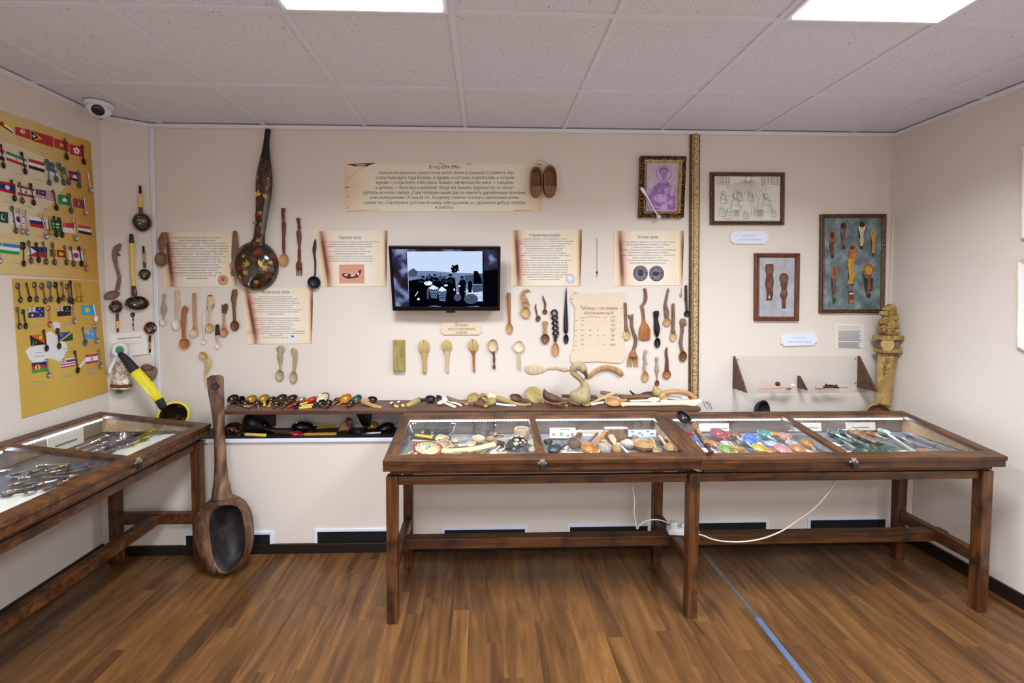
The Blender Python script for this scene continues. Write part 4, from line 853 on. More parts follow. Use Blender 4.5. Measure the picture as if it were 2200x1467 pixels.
# ================================================================ right wall group: acrylic shelf, paddles, totem
K = lambda x, y: (1540+x/5.238, 640+y/5.238)
u0, v0 = FW.at(*K(900, 830)); r = thing('acrylic_shelf', 'clear acrylic wall shelf with dark triangular end brackets', 'shelf', FW.mat(u0, v0, 0))
A0 = FW.at(*K(180, 660)); A1 = FW.at(*K(1600, 640)); zf = FW.at(*K(200, 1015), .0)
zs = FW.at(*K(900, 1005)).y-v0; zt = (A0.y+A1.y)/2-v0; xl, xr = A0.x-u0, A1.x-u0
dpt = .15
MB().box(xl, xr, zs, zt, .001, .005).build('back_sheet', 'acrylic', r)
MB().box(xl, xr, zs-.004, zs, .005, dpt).build('shelf_sheet', 'acrylic', r)
for x in (xl, xr-.012):
    b = MB().use('shelf_wood'); b.add([(x, zs, .006), (x, zs, dpt), (x, zt, .006), (x+.012, zs, .006), (x+.012, zs, dpt), (x+.012, zt, .006)], [(0, 1, 2), (5, 4, 3), (0, 3, 4, 1), (1, 4, 5, 2), (2, 5, 3, 0)]); b.build('bracket', None, r)
xm_ = FW.at(*K(900, 900)).x-u0
MB().add([(xm_, zs, .006), (xm_, zs, .09), (xm_, zs+.075, .006), (xm_, zs+.075, .02), (xm_+.01, zs, .006), (xm_+.01, zs, .09), (xm_+.01, zs+.075, .006), (xm_+.01, zs+.075, .02)], [(0, 1, 3, 2), (4, 6, 7, 5), (0, 4, 5, 1), (1, 5, 7, 3), (3, 7, 6, 2), (2, 6, 4, 0)]).build('divider', 'shelf_wood', r)
for x, y in ((235, 690), (1560, 680), (1560, 955)):
    p = FW.at(*K(x, y), .005); MB().lathe([(.005, 0), (.004, .003), (.0005, .004)], c=(p.x-u0, p.y-v0, .005), n=10).build('screw', 'steel', r)
zw = 1.5+v0+zs
# swimmer shaped cosmetic spoon
def sh(x, d=.07, up=0): p = atY(*K(x, 1000), YB-d); return Vector((p.x, p.y, zw+.002+up))
rr = thing('swimmer_spoon', 'small carved swimming figure with dark hair pushing a white duck headed bowl', 'carving', T(*sh(690, .08)))
I0 = sh(690, .08); q = lambda x, up, d=.08: (sh(x, d, up)-I0)
MB().loft([q(470, .006), q(560, .009), q(640, .014), q(700, .017), q(740, .016)], [.008, .016, .024, .026, .018], [.006, .012, .016, .018, .012]).build('body', 'skin', rr, smooth=True)
b = MB()
for s in (-.012, .012): b.loft([q(725, .014)+Vector((0, s, 0)), q(780, .012)+Vector((0, s*1.3, 0)), q(845, .01)+Vector((0, s*.4, 0))], [.009, .008, .006], [.008, .007, .005])
b.build('arms', 'skin', rr, smooth=True)
MB().ball(q(690, .034), .012, .012, .013).build('head', 'skin', rr, smooth=True); MB().ball(q(684, .037), .0145, .0145, .0135).build('hair', 'purple', rr, smooth=True)
b = MB().bowl(.024, .02, .014); b.build('bowl', 'copper', rr, smooth=True, M=Matrix.Translation(q(800, .014)))
b = MB().ball(q(850, .028), .012, .010, .010).loft([q(855, .028), q(895, .027)], [.008, .004], [.006, .003], sub=1); b.loft([q(838, .012), q(840, .024)], [.009, .009], [.009, .009], sub=1); b.build('duck_head', 'white', rr, smooth=True)
rr = thing('animal_spoon', 'small carved animal shaped spoon of pale and dark pieces on the acrylic shelf', 'carving', T(*sh(1270, .08)))
I0 = sh(1270, .08)
MB().use('skin').bowl(.024, .016, .014).build('bowl', None, rr, smooth=True, M=Matrix.Translation(q(1150, .016)))
b = MB().use('horn').loft([q(1200, .014), q(1250, .02), q(1300, .02), q(1370, .012)], [.014, .026, .024, .012], [.012, .02, .02, .01]); b.ball(q(1230, .03), .007).ball(q(1345, .026), .006); b.build('body', None, rr, smooth=True)
MB().use('tan').loft([q(1360, .012), q(1410, .014), q(1468, .012)], [.012, .014, .012], [.008]*3).build('tail', None, rr, smooth=True)
MB().use('tan').loft([q(1110, .004), q(1250, .004), q(1380, .004)], [.012, .016, .01], [.006]*3).build('plinth', None, rr, smooth=True)
# carved totem spoon in the right corner
P = lambda x, y, d: atY(x, y, d)
d0, d1 = 2.70, 2.735
B = P(1893, 897, 2.68)
r = S3('tall carved wooden totem spoon standing in the right corner', B, .108, [(P(1897, 868, 2.70), .10), (P(1901, 840, 2.705), .105), (P(1903, 800, 2.71), .115), (P(1907, 766, 2.715), .125), (P(1908, 763, 2.715), .13)], 'totem', asp=.8, N=(0, -.98, .2), dep=.2, name='totem_spoon', cat='carving', tk=.45, inner='old')
MI = r.matrix_basis.inverted(); g = lambda x, y, d=2.70: MI @ P(x, y, d)
def bx(x0, y0, x1, y1, th, d=2.705):
    b = MB(); c = [P(x0, y1, d), P(x1, y1, d), P(x1, y0, d), P(x0, y0, d)]
    lo = [MI @ (p+Vector((0, th/2, 0))) for p in c]; hi = [MI @ (p-Vector((0, th/2, 0))) for p in c]; return b.hexa(lo+hi)
bx(1886, 749, 1928, 757, .075).build('lower_collar', 'totem', r, bevel=.004)
bx(1891, 731, 1926, 749, .055).build('drum_block', 'bark', r, bevel=.004)
bx(1884, 720, 1930, 730, .08).build('upper_collar', 'totem', r, bevel=.004)
pm = g(1907, 740, 2.672); dn = (MI.to_3x3() @ Vector((0, -1, 0)))
MB().lathe([(.040, -.006), (.040, .004), (.033, .006), (.030, .003), (.018, .003), (.016, .006), (.001, .006)], c=pm, ax=dn, n=22).build('medallion', 'straw', r, smooth='auto')
b = MB(); s = 1/348
random.seed(21)
for x, y, rx, ry, rz in ((1914, 663, 11, 10, .028), (1911, 678, 17, 12, .034), (1909, 696, 21, 13, .036), (1908, 711, 22, 10, .036)): b.ball(g(x, y, 2.70), rx*s, ry*s, rz, n=18)
for i in range(26):
    y = random.uniform(662, 716); h_ = 10+13*(y-658)/58
    b.ball(g(1910+random.uniform(-h_, h_)*.8, y, 2.675), random.uniform(4, 9)*s, random.uniform(3, 5)*s, .016, n=12)
b.build('carved_figures', 'totem', r, smooth=True, jit=.009, jf=45)
b = MB()
for (x0, y0, x1, y1) in ((1893, 790, 1915, 790), (1895, 800, 1912, 798), (1900, 778, 1904, 790), (1895, 775, 1915, 774)):
    b.loft([g(x0, y0, 2.682), g((x0+x1)/2, (y0+y1)/2+3, 2.680), g(x1, y1, 2.682)], [.005]*3, [.006]*3)
b.build('relief', 'totem', r, smooth=True)
S3('black lacquered ladle bowl just showing above the right display case back edge', P(1640, 884, 2.64), .072, [(P(1660, 925, 2.66), .03), (P(1672, 945, 2.68), .028)], 'blackmat', asp=.9, N=(.1, -.8, .55), dep=.3, name='painted_ladle', cat='ladle')
# ================================================================ giant painted ladle on the back wall
c = FW.at(550, 575); u0, v0 = c
su, sv = FW.sc(550, 575); N0 = .012
r = thing('giant_ladle', 'giant black lacquered ladle painted with red and gold leaves, hanging up to the ceiling', 'ladle', FW.mat(u0, v0, N0))
K = lambda x, y: (320+x/3.965, 270+y/3.965)
rx, ry, dep = 48*su, 57*sv, .075
qq = lambda x, y: (FW.at(*K(x, y), N0)-c)
q0 = qq(915, 1195)
b = MB().use('khokbig').bowl(rx, ry*.94, dep, 0, -1, -pi/2, 0, n=40, nr=9)
NB = len(b.v)
leaf = []
random.seed(11)
def onbowl(x, y):
    k = 1-(x/rx)**2-(y/(ry*.94))**2
    return dep*math.sqrt(max(0, k))
def leaves(b, cx, cy, s, a0, zf, mat):
    b.use(mat)
    for da in (-1.0, -.35, .35, 1.0):
        a = a0+da; L = s*(1 if abs(da) < .5 else .75)
        pts = [(0, 0), (.35, .17), (.7, .12), (1, 0), (.7, -.12), (.35, -.17)]
        P = []
        for u, w_ in pts:
            x = cx+L*(u*cos(a)-w_*sin(a)); y = cy+L*(u*sin(a)+w_*cos(a)); P.append((x, y, zf(x, y)+.0015))
        b.poly(P)
for x, y, s, a, mk in ((900, 1200, .042, 2.2, 'goldpaint'), (985, 1190, .045, .5, 'yellow'), (1020, 1210, .03, -.6, 'goldpaint'), (870, 1270, .034, 1.2, 'goldpaint'), (780, 1200, .03, 2.6, 'leafred'), (800, 1225, .03, .6, 'leafred'), (955, 1110, .035, 1.6, 'leafred'), (1030, 1280, .035, -.3, 'leafred'), (880, 1320, .04, 3.6, 'leafred'), (950, 1320, .03, 5, 'goldpaint'), (860, 1130, .025, 2, 'goldpaint'), (1060, 1180, .025, .8, 'goldpaint'), (830, 1290, .025, 3.4, 'goldpaint')):
    p = qq(x, y)-q0; leaves(b, p.x, p.y, s, a, onbowl, mk)
b.build('bowl', None, r, M=T(q0.x, q0.y, .0), smooth='auto')
hp = [(925, 1060, 165), (950, 985, 110), (955, 935, 95), (965, 860, 96), (980, 720, 112), (990, 600, 132), (995, 500, 142), (1000, 400, 128), (1005, 300, 92), (1012, 215, 62), (1018, 130, 48), (1028, 60, 48), (1030, 45, 46)]
P = []
for x, y, wd in hp: p = qq(x, y); P.append((Vector((p.x, p.y, .022)), wd/3.965*su, None))
b = MB().use('khokbig'); k = 9
b.loft([p[0] for p in P[:k]], [p[1] for p in P[:k]], [min(.05, p[1]*.5) for p in P[:k]], n=14)
b.use('black').loft([p[0] for p in P[k-1:]], [p[1] for p in P[k-1:]], [min(.05, p[1]*.6) for p in P[k-1:]], n=14)
for x, y, s, a, mk in ((965, 615, .040, 1.9, 'yellow'), (1010, 622, .03, .6, 'yellow'), (955, 470, .02, 1.7, 'goldpaint'), (1040, 480, .022, .9, 'goldpaint'), (985, 740, .03, 4.4, 'goldpaint'), (940, 850, .025, 2, 'goldpaint'), (975, 860, .025, .4, 'goldpaint'), (965, 1000, .03, 1.4, 'goldpaint'), (985, 670, .028, 1, 'leafred'), (960, 790, .028, 2, 'leafred'), (965, 900, .026, 1.6, 'leafred'), (1000, 400, .03, 1.2, 'leafred'), (1000, 320, .02, 2, 'leafred')):
    p = qq(x, y); leaves(b, p.x, p.y, s, a, lambda x_, y_: .022+.0245, mk)
b.build('handle', None, r, smooth='auto')
# bast shoes
r = thing('bast_shoes', 'pair of small woven bast shoes hanging over the right end of the parchment banner', 'shoes', FW.mat(*FW.at(1165, 392), 0))
c = FW.at(1165, 392)
t = NT('bast'); v = t.n('ShaderNodeMapping', {0: t.n('ShaderNodeTexCoord').outputs['Object'], 2: (0, 0, .78), 3: (1, 1, 1)}).outputs[0]
ck = t.n('ShaderNodeTexChecker', {'Vector': v, 'Scale': 105, 'Color1': hx('a57a4e'), 'Color2': hx('6e4c30')}).outputs[0]
t.set(col=t.mix(t.math('MULTIPLY', t.noise(v, 120, 2), .5), ck, '5a3a22'), rough=.7); t.bump(t.noise(v, 150, 2), .6, .004)
for cx, cy, hw, hh in ((1150.5, 393, 13, 33), (1180, 392, 14.5, 34)):
    p = FW.at(cx, cy)-c; s = MB()
    a, bb = hw*FW.sc(cx, cy)[0], hh*FW.sc(cx, cy)[1]
    E = [(a*math.copysign(abs(cos(t_))**.75, cos(t_)), bb*math.copysign(abs(sin(t_))**.8, sin(t_))) for t_ in [2*pi*i/24 for i in range(24)]]
    vs = []; fs = []
    R = [(.82, .002), (1, .012), (1.0, .035), (.93, .052), (.84, .05), (.80, .02), (.72, .010), (.05, .008)]
    for k, z in R: vs += [(p.x+x*k, p.y+y*k, z) for x, y in E]
    for i in range(len(R)-1):
        for j in range(24): fs.append((i*24+j, i*24+(j+1) % 24, (i+1)*24+(j+1) % 24, (i+1)*24+j))
    fs += [list(range(24))[::-1], list(range(7*24, 8*24))]
    s.add(vs, fs); sh_ = s.build('shoe', 'bast', r, smooth='auto')
    q = MB(); lo = -bb*.98
    cap = [(p.x+x*.97, p.y+y*.97) for x, y in E if y < -.05*bb]
    q.prism(cap, .046, .058); q.build('toe_cap', 'bast', sh_, bevel=.004)
b = MB(); p0, p1, p2 = FW.at(1149, 357)-c, FW.at(1160, 352)-c, FW.at(1180, 360)-c
b.loft([(p0.x, p0.y, .05), (p1.x-.01, p1.y+.012, .03), (p1.x+.006, p1.y+.012, .03), (p2.x, p2.y, .05)], [.003]*4, [.003]*4, n=6); b.build('cord', 'tan', r, smooth=True)

# ================================================================ carved spoons on the back wall
GL = 'carved wooden spoons under the left scroll poster'; GM = 'carved spoons right of the television'; GR = 'branch handled spoons beside the gilt moulding'; GSG = 'six stages of making a spoon'
W(FW, 'brown wooden spoon over the left edge of the leftmost scroll poster', (346, 557, 14, 16), [(346, 542, 8), (345, 530, 13), (347, 518, 20), (349, 508, 16), (350, 500, 8)], 'bark', 'bark', n0=.004)
W(FW, 'long brown wooden spoon over the right edge of the leftmost scroll poster', (501, 571, 8, 10), [(502, 560, 11), (503, 545, 15), (504, 525, 15), (504, 508, 12), (504, 497, 9)], 'tan', 'bark', n0=.004, extra=[[(500, 563, 12, 'pale'), (499, 552, 14), (497, 545, 10)]] and [], parts=[('lower_bowl', 'bark', [[(502, 578, 10), (500, 585, 12), (500, 592, 6)]])])
W(FW, 'dark carved wooden spoon with crowned handle right of the giant painted ladle', (610, 558, 10.5, 14), [(610, 545, 6), (609, 536, 6), (608, 530, 5), (609, 505, 7), (609, 490, 9), (609, 478, 9), (608, 474, 4), (608, 468, 8), (607, 458, 7), (608, 450, 9), (608, 448, 6)], 'tan', 'redwood', extra=[[(605, 451, 2), (605, 447, 2)], [(611, 451, 2), (612, 447, 2)]], twist=(609, 535, 609, 516, 1.6, 2, 4.5))
W(FW, 'dark carved wooden fork with crowned handle beside the crowned spoon', None, [(643, 576, 13), (643, 567, 13), (643, 558, 6), (643, 545, 5), (643, 530, 6), (643, 510, 10), (642, 498, 10), (642, 494, 4), (643, 490, 8), (642, 481, 6), (641, 471, 9), (641, 469, 6)], 'redwood', name='wooden_fork', cat='fork', twist=(643, 558, 643, 536, 1.6, 2, 4.5), parts=[('tines', 'redwood', [[(x, 576, 2.6), (x, 586, 2.4), (x, 592, 1.6)] for x in (637.5, 641, 644.7, 648.3)])])
W(FW, 'black wooden ladle hanging over the left edge of the Каратная проба poster', (674.5, 606.5, 14, 13.5), [(676, 596, 4), (677, 580, 4), (677, 560, 4.5), (675, 546, 5), (674.5, 535, 8), (676, 524, 7), (677.5, 514, 3)], 'blackmat', 'purple', name='wooden_ladle', cat='ladle', n0=.004, dep=.025)
K = lambda x, y: (320+x/5.5, 600+y/5.5)
def KL(L): return [(*K(p[0], p[1]), p[2]/5.5)+tuple(p[3:]) for p in L]
def KB(x, y, rx, ry, *a): return (*K(x, y), rx/5.5, ry/5.5)+a
WL = lambda lab, bw, pts, mb, mh=None, **k: W(FW, lab, KB(*bw), KL(pts), mb, mh, group=GL, extra=[KL(e) for e in k.pop('extra', [])], parts=[(a, m_, [KL(x) for x in e]) for a, m_, e in k.pop('parts', [])], **k)
WL('pale carved figure spoon with small ring bowl, leftmost under the scroll posters', (166, 510, 38, 42), [(172, 470, 14), (174, 430, 22), (176, 375, 66, 'grey'), (176, 335, 66), (172, 290, 40), (172, 250, 26), (178, 215, 36), (178, 178, 46)], 'white_wood', 'grey')
WL('pale slim long bowled spoon with open oval handle, second from left under scroll', (322, 530, 50, 70), [(320, 460, 20), (322, 400, 20), (328, 340, 46), (335, 260, 56), (325, 205, 36), (328, 150, 60), (326, 130, 40)], 'white_wood', 'pale')
WL('orange brown wooden spoon with hooked square top handle', (417, 758, 66, 66), [(408, 690, 50), (405, 620, 46), (405, 500, 56), (405, 400, 62), (415, 350, 70), (430, 335, 60)], 'tan', 'orange', extra=[[(440, 340, 40), (448, 372, 26)]], inner='orange')
WL('tan wooden spoon with long ridged handle beside the hooked one', (533, 628, 52, 56), [(537, 580, 66), (540, 540, 34), (535, 440, 36), (532, 340, 44), (532, 250, 40), (530, 170, 46)], 'pale', 'tan', jit=.001)
WL('slender whitish spoon with flat handle and tiny bowl between wooden ones', (650, 740, 30, 32), [(650, 700, 14), (648, 640, 18), (648, 560, 36), (648, 460, 40), (650, 390, 26), (650, 360, 10)], 'white_wood', 'white_wood')
WL('yellow bowled spoon with carved owl like handle under the scroll', (714, 575, 52, 54), [(712, 520, 24), (710, 450, 26), (716, 370, 36), (718, 330, 80), (724, 270, 92), (716, 235, 70), (716, 200, 62, 'bark'), (716, 194, 58)], 'straw', 'pale', parts=[('carved_figure', 'bark', [[(735, 250, 30), (748, 300, 34), (740, 340, 20)], [(690, 320, 30), (700, 345, 30)]])], jit=.001)
WL('small spoon with pale round bowl and chequered black carved handle', (812, 785, 34, 40), [(810, 740, 20), (808, 690, 34), (810, 660, 58, 'darksilver'), (808, 600, 52), (808, 540, 44)], 'white_wood', 'pale')
WL('orange wooden spoon with dark carved fist handle', (885, 630, 48, 50), [(882, 575, 62), (882, 520, 30), (882, 430, 30), (884, 400, 50, 'old'), (888, 350, 72), (890, 315, 74), (885, 305, 60)], 'orange', 'tan', inner='tan', extra=[[(865, 320, 14, 'old'), (862, 295, 10)], [(915, 320, 14, 'old'), (920, 305, 10)]])
WL('dark brown bowled spoon with knotty branch handle, rightmost under scroll', (1013, 548, 52, 62), [(1010, 485, 34), (1006, 420, 36), (1000, 350, 40), (1000, 280, 50), (992, 230, 60), (1005, 180, 70), (1005, 140, 66), (1002, 125, 60)], 'redwood', 'brown', jit=.002)
W(FW, 'pale worn spoon with antlered carved handle, left of two near shelf', (601, 806, 9, 12), [(601.5, 796, 5), (602, 784, 5), (602, 774, 10), (600.5, 764, 13), (602, 754, 10), (601, 748, 12), (603, 744, 7)], 'grey', 'grey', group=GL, extra=[[(598, 752, 5), (594, 747, 3)], [(605, 749, 5), (607, 743, 3)], [(606, 757, 5), (612, 748, 3)]], jit=.001)
W(FW, 'pale worn spoon with plain flared handle, right of two near shelf', (630.5, 810, 8.5, 13), [(631, 797, 6), (632, 790, 7), (633, 775, 10), (633, 763, 11), (631, 754, 14), (632, 750, 10)], 'grey', 'grey', group=GL)
W(FW, 'yellowish spoon with twisted handle hanging just above the giant spoon handle', (437, 764, 10, 7, -.6), [(444, 772, 14), (446, 782, 12), (444, 792, 9), (442, 800, 6), (441, 810, 4), (445, 830, 3)], 'straw', 'straw', dep=.02, jit=.002)
# six stages
K = lambda x, y: (820+x/6.47, 680+y/6.47)
r = thing('wood_blank', 'rectangular split wood blank, first of the six spoon making stages', 'wood block', FW.mat(*FW.at(*K(240, 540)), 0), GSG); c = FW.at(*K(240, 540))
a, b_ = FW.at(*K(155, 755), .02)-c, FW.at(*K(325, 328), .02)-c
MB().hexa([(a.x, a.y, .001), (b_.x, a.y, .001), (b_.x, b_.y, .001), (a.x, b_.y, .001), (a.x+.003, a.y, .03), (b_.x-.004, a.y, .03), (b_.x-.004, b_.y, .026), (a.x+.003, b_.y, .026)]).build('block', 'olive', r, bevel=.003)
def st(lab, bw, pts, mb, mh=None, **k): W(FW, lab, (*K(*bw[:2]), bw[2]/6.47, bw[3]/6.47), [(*K(p[0], p[1]), p[2]/6.47)+tuple(p[3:]) for p in pts], mb, mh, name='spoon_stage', group=GSG, **k)
st('roughly hewn spoon blank with broad bowl, second spoon making stage', (587, 420, 80, 96), [(590, 520, 110), (592, 580, 76), (597, 680, 66), (597, 780, 56)], 'straw', 'straw', solid=True, dep=.016, extra=(), parts=[('saw_mark', 'tan', [[(x, y, wd/6.47) for x, y, wd in [(*K(585, 335), 70), (*K(590, 440), 64), (*K(590, 540), 20)]]])])
st('shaped spoon blank with narrow handle and split mark, third spoon making stage', (904, 405, 72, 84), [(905, 490, 90), (912, 560, 48), (912, 660, 42), (910, 770, 40)], 'straw', 'pale', solid=True, dep=.016, parts=[('saw_mark', 'tan', [[(*K(890, 335), 34/6.47), (*K(905, 400), 24/6.47), (*K(910, 455), 10/6.47)]])])
st('faceted spoon blank with dark centre stripe and thin handle, fourth stage', (1272, 400, 72, 84), [(1272, 480, 80, 'orange'), (1278, 540, 34), (1280, 650, 32), (1282, 720, 28), (1282, 745, 36), (1282, 772, 20)], 'straw', 'redwood', solid=True, dep=.014, parts=[('dark_stripe', 'orange', [[(*K(1262, 325), 60/6.47), (*K(1272, 420), 62/6.47), (*K(1272, 500), 50/6.47)]])])
st('hollowed spoon with scorched rim and knobbed handle, fifth stage', (1545, 405, 72, 90), [(1550, 490, 40), (1560, 540, 26), (1562, 600, 32), (1562, 665, 20), (1562, 695, 44), (1562, 722, 34)], 'tan', 'redwood', inner='pale', point=.05)
st('finished pale round bowled spoon, last of the six stages', (1907, 415, 74, 84), [(1905, 500, 36), (1908, 560, 28), (1912, 640, 32), (1914, 735, 30)], 'pale', 'pale', inner='white_wood')
# middle group
K = lambda x, y: (1070+x/5.116, 600+y/5.116)
def KL(L): return [(*K(p[0], p[1]), p[2]/5.116)+tuple(p[3:]) for p in L]
def wm(lab, bw, pts, mb, mh=None, group=GM, **k):
    W(FW, lab, (*K(*bw[:2]), bw[2]/5.116, bw[3]/5.116)+tuple(bw[4:]) if bw else None, KL(pts), mb, mh, group=group, extra=[KL(e) for e in k.pop('extra', [])], parts=[(a, m_, [KL(x) for x in e]) for a, m_, e in k.pop('parts', [])], loops=[(*K(l[0], l[1]), l[2]/5.116, l[3]/5.116, l[4]/5.116) for l in k.pop('loops', [])], **k)
wm('orange wooden spoon with long carved handle just right of the television', (125, 540, 37, 62), [(124, 480, 30), (122, 400, 28), (120, 300, 34), (118, 220, 38), (118, 160, 40), (118, 150, 34)], 'tan', 'orange', inner='tan')
wm('love spoon with heart bowl and pierced goat horn shaped handle', (300, 362, 54, 60), [(300, 305, 40), (270, 285, 20), (262, 240, 16), (252, 190, 18), (270, 140, 20), (310, 120, 26), (348, 128, 22)], 'tan', 'tan', point=.18, loops=[(300, 270, 36, 30, 20)], extra=[[(330, 285, 18), (322, 230, 16), (300, 190, 16), (285, 150, 14), (290, 125, 12)], [(262, 240, 12), (295, 220, 12), (322, 235, 12)], [(256, 200, 12), (285, 185, 12), (305, 195, 12)], [(262, 160, 12), (290, 155, 12), (300, 130, 10)]], inner='straw')
wm('tiny dark brown spoon with curved stick handle, lower of a pair', (440, 432, 26, 34, -.3), [(430, 400, 14), (420, 350, 16), (412, 310, 16), (418, 270, 8)], 'redwood', 'redwood')
wm('tiny dark brown spoon with curved stick handle, upper of a pair', (515, 358, 28, 26), [(514, 330, 14), (518, 270, 22), (505, 230, 20), (495, 200, 14), (492, 178, 6)], 'redwood', 'redwood')
wm('brown scoop spoon with short square topped handle', (518, 650, 48, 52), [(518, 595, 46), (517, 560, 36), (518, 510, 44), (518, 478, 62), (518, 470, 62)], 'brown', 'tan', point=.2)
wm('dark love spoon with twisted knotwork handle and ring top', (630, 770, 40, 78), [(630, 690, 24), (632, 650, 40), (636, 610, 50)], 'tan', 'purple', inner='tan', loops=[(620, 370, 30, 32, 20)], twist=(*K(636, 620), *K(622, 395), 5.4, 2, 4.6))
wm('tall glossy black spoon with pointed handle and small oval bowl', (748, 655, 28, 52), [(746, 600, 12), (746, 580, 42), (746, 540, 50), (746, 440, 46), (746, 330, 34), (746, 230, 22), (748, 150, 14), (752, 90, 4)], 'black', 'black', point=.1)
wm('carved pale wooden spatula hung sideways above the shelf', None, [(305, 955, 14), (330, 985, 90), (400, 990, 104), (460, 990, 84), (510, 990, 40), (545, 980, 22), (600, 975, 34), (640, 970, 40), (680, 980, 30), (730, 990, 44), (770, 992, 24), (796, 992, 10)], 'pale', name='wooden_spatula', cat='spatula', tk=.12, jit=.0012)
wm('curved round wooden handle piece hung sideways right of the swan', None, [(975, 1085, 24), (1020, 1050, 44), (1080, 1000, 48), (1150, 972, 50), (1220, 970, 52), (1300, 995, 58), (1345, 1030, 58), (1360, 1050, 40)], 'tan', name='carved_hook', cat='carving', tk=.8)
# right group
def wr(*a, **k): wm(*a, group=GR, **k)
wr('yellow oval wooden spoon with rough straight handle beside the plywood scroll', (1415, 610, 42, 58), [(1412, 560, 60), (1408, 520, 38), (1402, 420, 36), (1400, 340, 38), (1398, 262, 38)], 'straw', 'bark')
wr('wooden fork with forked branch handle and four curved tines', None, [(1480, 850, 96, 'orange'), (1482, 810, 70), (1490, 770, 36, 'bark'), (1510, 710, 38), (1510, 640, 40), (1490, 590, 34), (1472, 520, 34), (1468, 460, 34), (1478, 385, 24)], 'bark', name='wooden_fork', cat='fork', extra=[[(1470, 460, 26), (1450, 420, 26), (1436, 392, 22)]], parts=[('tines', 'tan', [[(x0, 855, 28), (x0-4+d, 900, 24), (x0+d*2-4, 965, 12)] for x0, d in ((1440, -4), (1468, -1), (1500, 2), (1530, 3))])], jit=.001)
wr('wide orange wooden spatula with crooked branch handle', None, [(1610, 660, 122, 'orange'), (1610, 620, 124), (1610, 560, 122), (1606, 500, 80), (1602, 470, 44), (1600, 420, 32, 'bark'), (1590, 340, 34), (1582, 295, 34), (1600, 270, 32), (1622, 220, 38), (1622, 150, 34), (1610, 100, 32)], 'bark', name='wooden_spatula', cat='spatula', extra=[[(1582, 295, 20), (1562, 296, 12)], [(1626, 215, 18), (1640, 205, 10)]], tk=.25)
wr('black ebony spoon with wide flat twisted handle', (1753, 698, 33, 56), [(1750, 635, 16), (1748, 600, 50), (1748, 540, 66), (1742, 480, 52), (1738, 430, 46), (1740, 390, 60), (1738, 355, 64)], 'black', 'black')
wr('wooden spoon with twisted double twig handle and round bowl', (1860, 470, 42, 46), [(1858, 420, 46), (1850, 370, 36), (1842, 300, 34), (1850, 230, 26), (1862, 160, 22), (1875, 97, 14)], 'tan', 'bark', extra=[[(1870, 420, 20), (1872, 360, 18), (1856, 300, 16)], [(1866, 150, 14), (1882, 120, 10)]], jit=.0015)
wr('yellow plain wooden spoon with straight rough handle', (1927, 630, 38, 52), [(1927, 580, 56), (1926, 540, 34), (1928, 450, 34), (1927, 350, 32), (1927, 268, 30)], 'straw', 'bark')
wr('thin pale twisted hanging trinket above the moulding spoons', None, [(2012, 195, 14), (2012, 165, 24), (2014, 140, 10), (2018, 120, 8), (2020, 92, 6)], 'grey', name='small_spoon', loops=[(2013, 172, 12, 16, 7)])
wr('black twig handled spoon hanging against the gilt moulding', (2076, 378, 30, 34), [(2076, 345, 22), (2074, 300, 22), (2070, 220, 26), (2068, 140, 28), (2068, 68, 26)], 'blackmat', 'purple', extra=[[(2070, 260, 14), (2056, 220, 10), (2048, 206, 8)]])
wr('dark brown spoon with knotted root handle beside the moulding', (2034, 845, 42, 60), [(2028, 785, 30), (2016, 730, 34), (2012, 690, 38), (2022, 620, 32), (2028, 550, 36), (2032, 500, 50), (2036, 465, 76), (2032, 440, 52)], 'brown', 'bark', extra=[[(2050, 500, 26), (2074, 488, 16)], [(2030, 530, 30), (2026, 515, 26)]], inner='redwood', jit=.002)
wr('pale spoon with thorny twig handle, left of three below the black spoon', (1617, 1070, 38, 58), [(1614, 1010, 26), (1608, 960, 24), (1620, 900, 26), (1612, 850, 24), (1618, 800, 20), (1616, 770, 10)], 'tan', 'grey', extra=[[(1606, 955, 14), (1590, 968, 8)], [(1612, 880, 14), (1596, 862, 8)], [(1622, 930, 14), (1646, 925, 8)], [(1624, 820, 14), (1646, 790, 8)]])
wr('small pale spoon with carved girl shaped handle above the shelf', (1748, 1142, 24, 34), [(1748, 1108, 14), (1748, 1050, 18), (1748, 1000, 44), (1746, 960, 36), (1746, 920, 22), (1746, 880, 36), (1746, 855, 26)], 'redwood', 'grey')
wr('brown round spoon with split dark branch handle, right of three', (1856, 1045, 44, 50), [(1858, 1000, 44), (1856, 950, 32), (1860, 880, 30), (1852, 820, 26), (1852, 780, 24), (1858, 745, 12)], 'brown', 'redwood', inner='orange', extra=[[(1872, 990, 14), (1868, 920, 14), (1864, 860, 12)]])
# thread with bead
c = FW.at(1282, 555); r = thing('hanging_thread', 'thin cord with a small dark bead hanging between two scroll posters', 'cord', FW.mat(c.x, c.y, 0))
K = lambda x, y: (1070+x/5.116, 470+y/5.116)
b = MB(); b.loft([(p.x, p.y, .004) for p in (FW.at(*K(x, y))-c for x, y in ((1070, 210), (1086, 235), (1086, 400), (1086, 590)))], [.0025]*4, [.0025]*4, n=6); b.build('cord', 'grey', r, smooth=True)
b = MB(); p = FW.at(*K(1086, 588))-c; b.ball((p.x, p.y, .007), .006); q = FW.at(*K(1084, 640))-c; b.loft([(p.x, p.y, .005), (q.x, q.y, .004)], [.004, .002], [.004, .002], n=6, sub=1); b.build('bead', 'darksilver', r, smooth=True)
# silver spoon on the icon frame
W(FW, 'silver spoon lying across the lower left corner of the gilt icon frame', (1415.5, 465.5, 5, 5), [(1412, 460, 4), (1405, 449, 4), (1396, 432, 5), (1388, 417, 8), (1381, 407, 10), (1377, 402, 6)], 'silver', 'silver', name='silver_spoon', n0=.042, dep=.006)
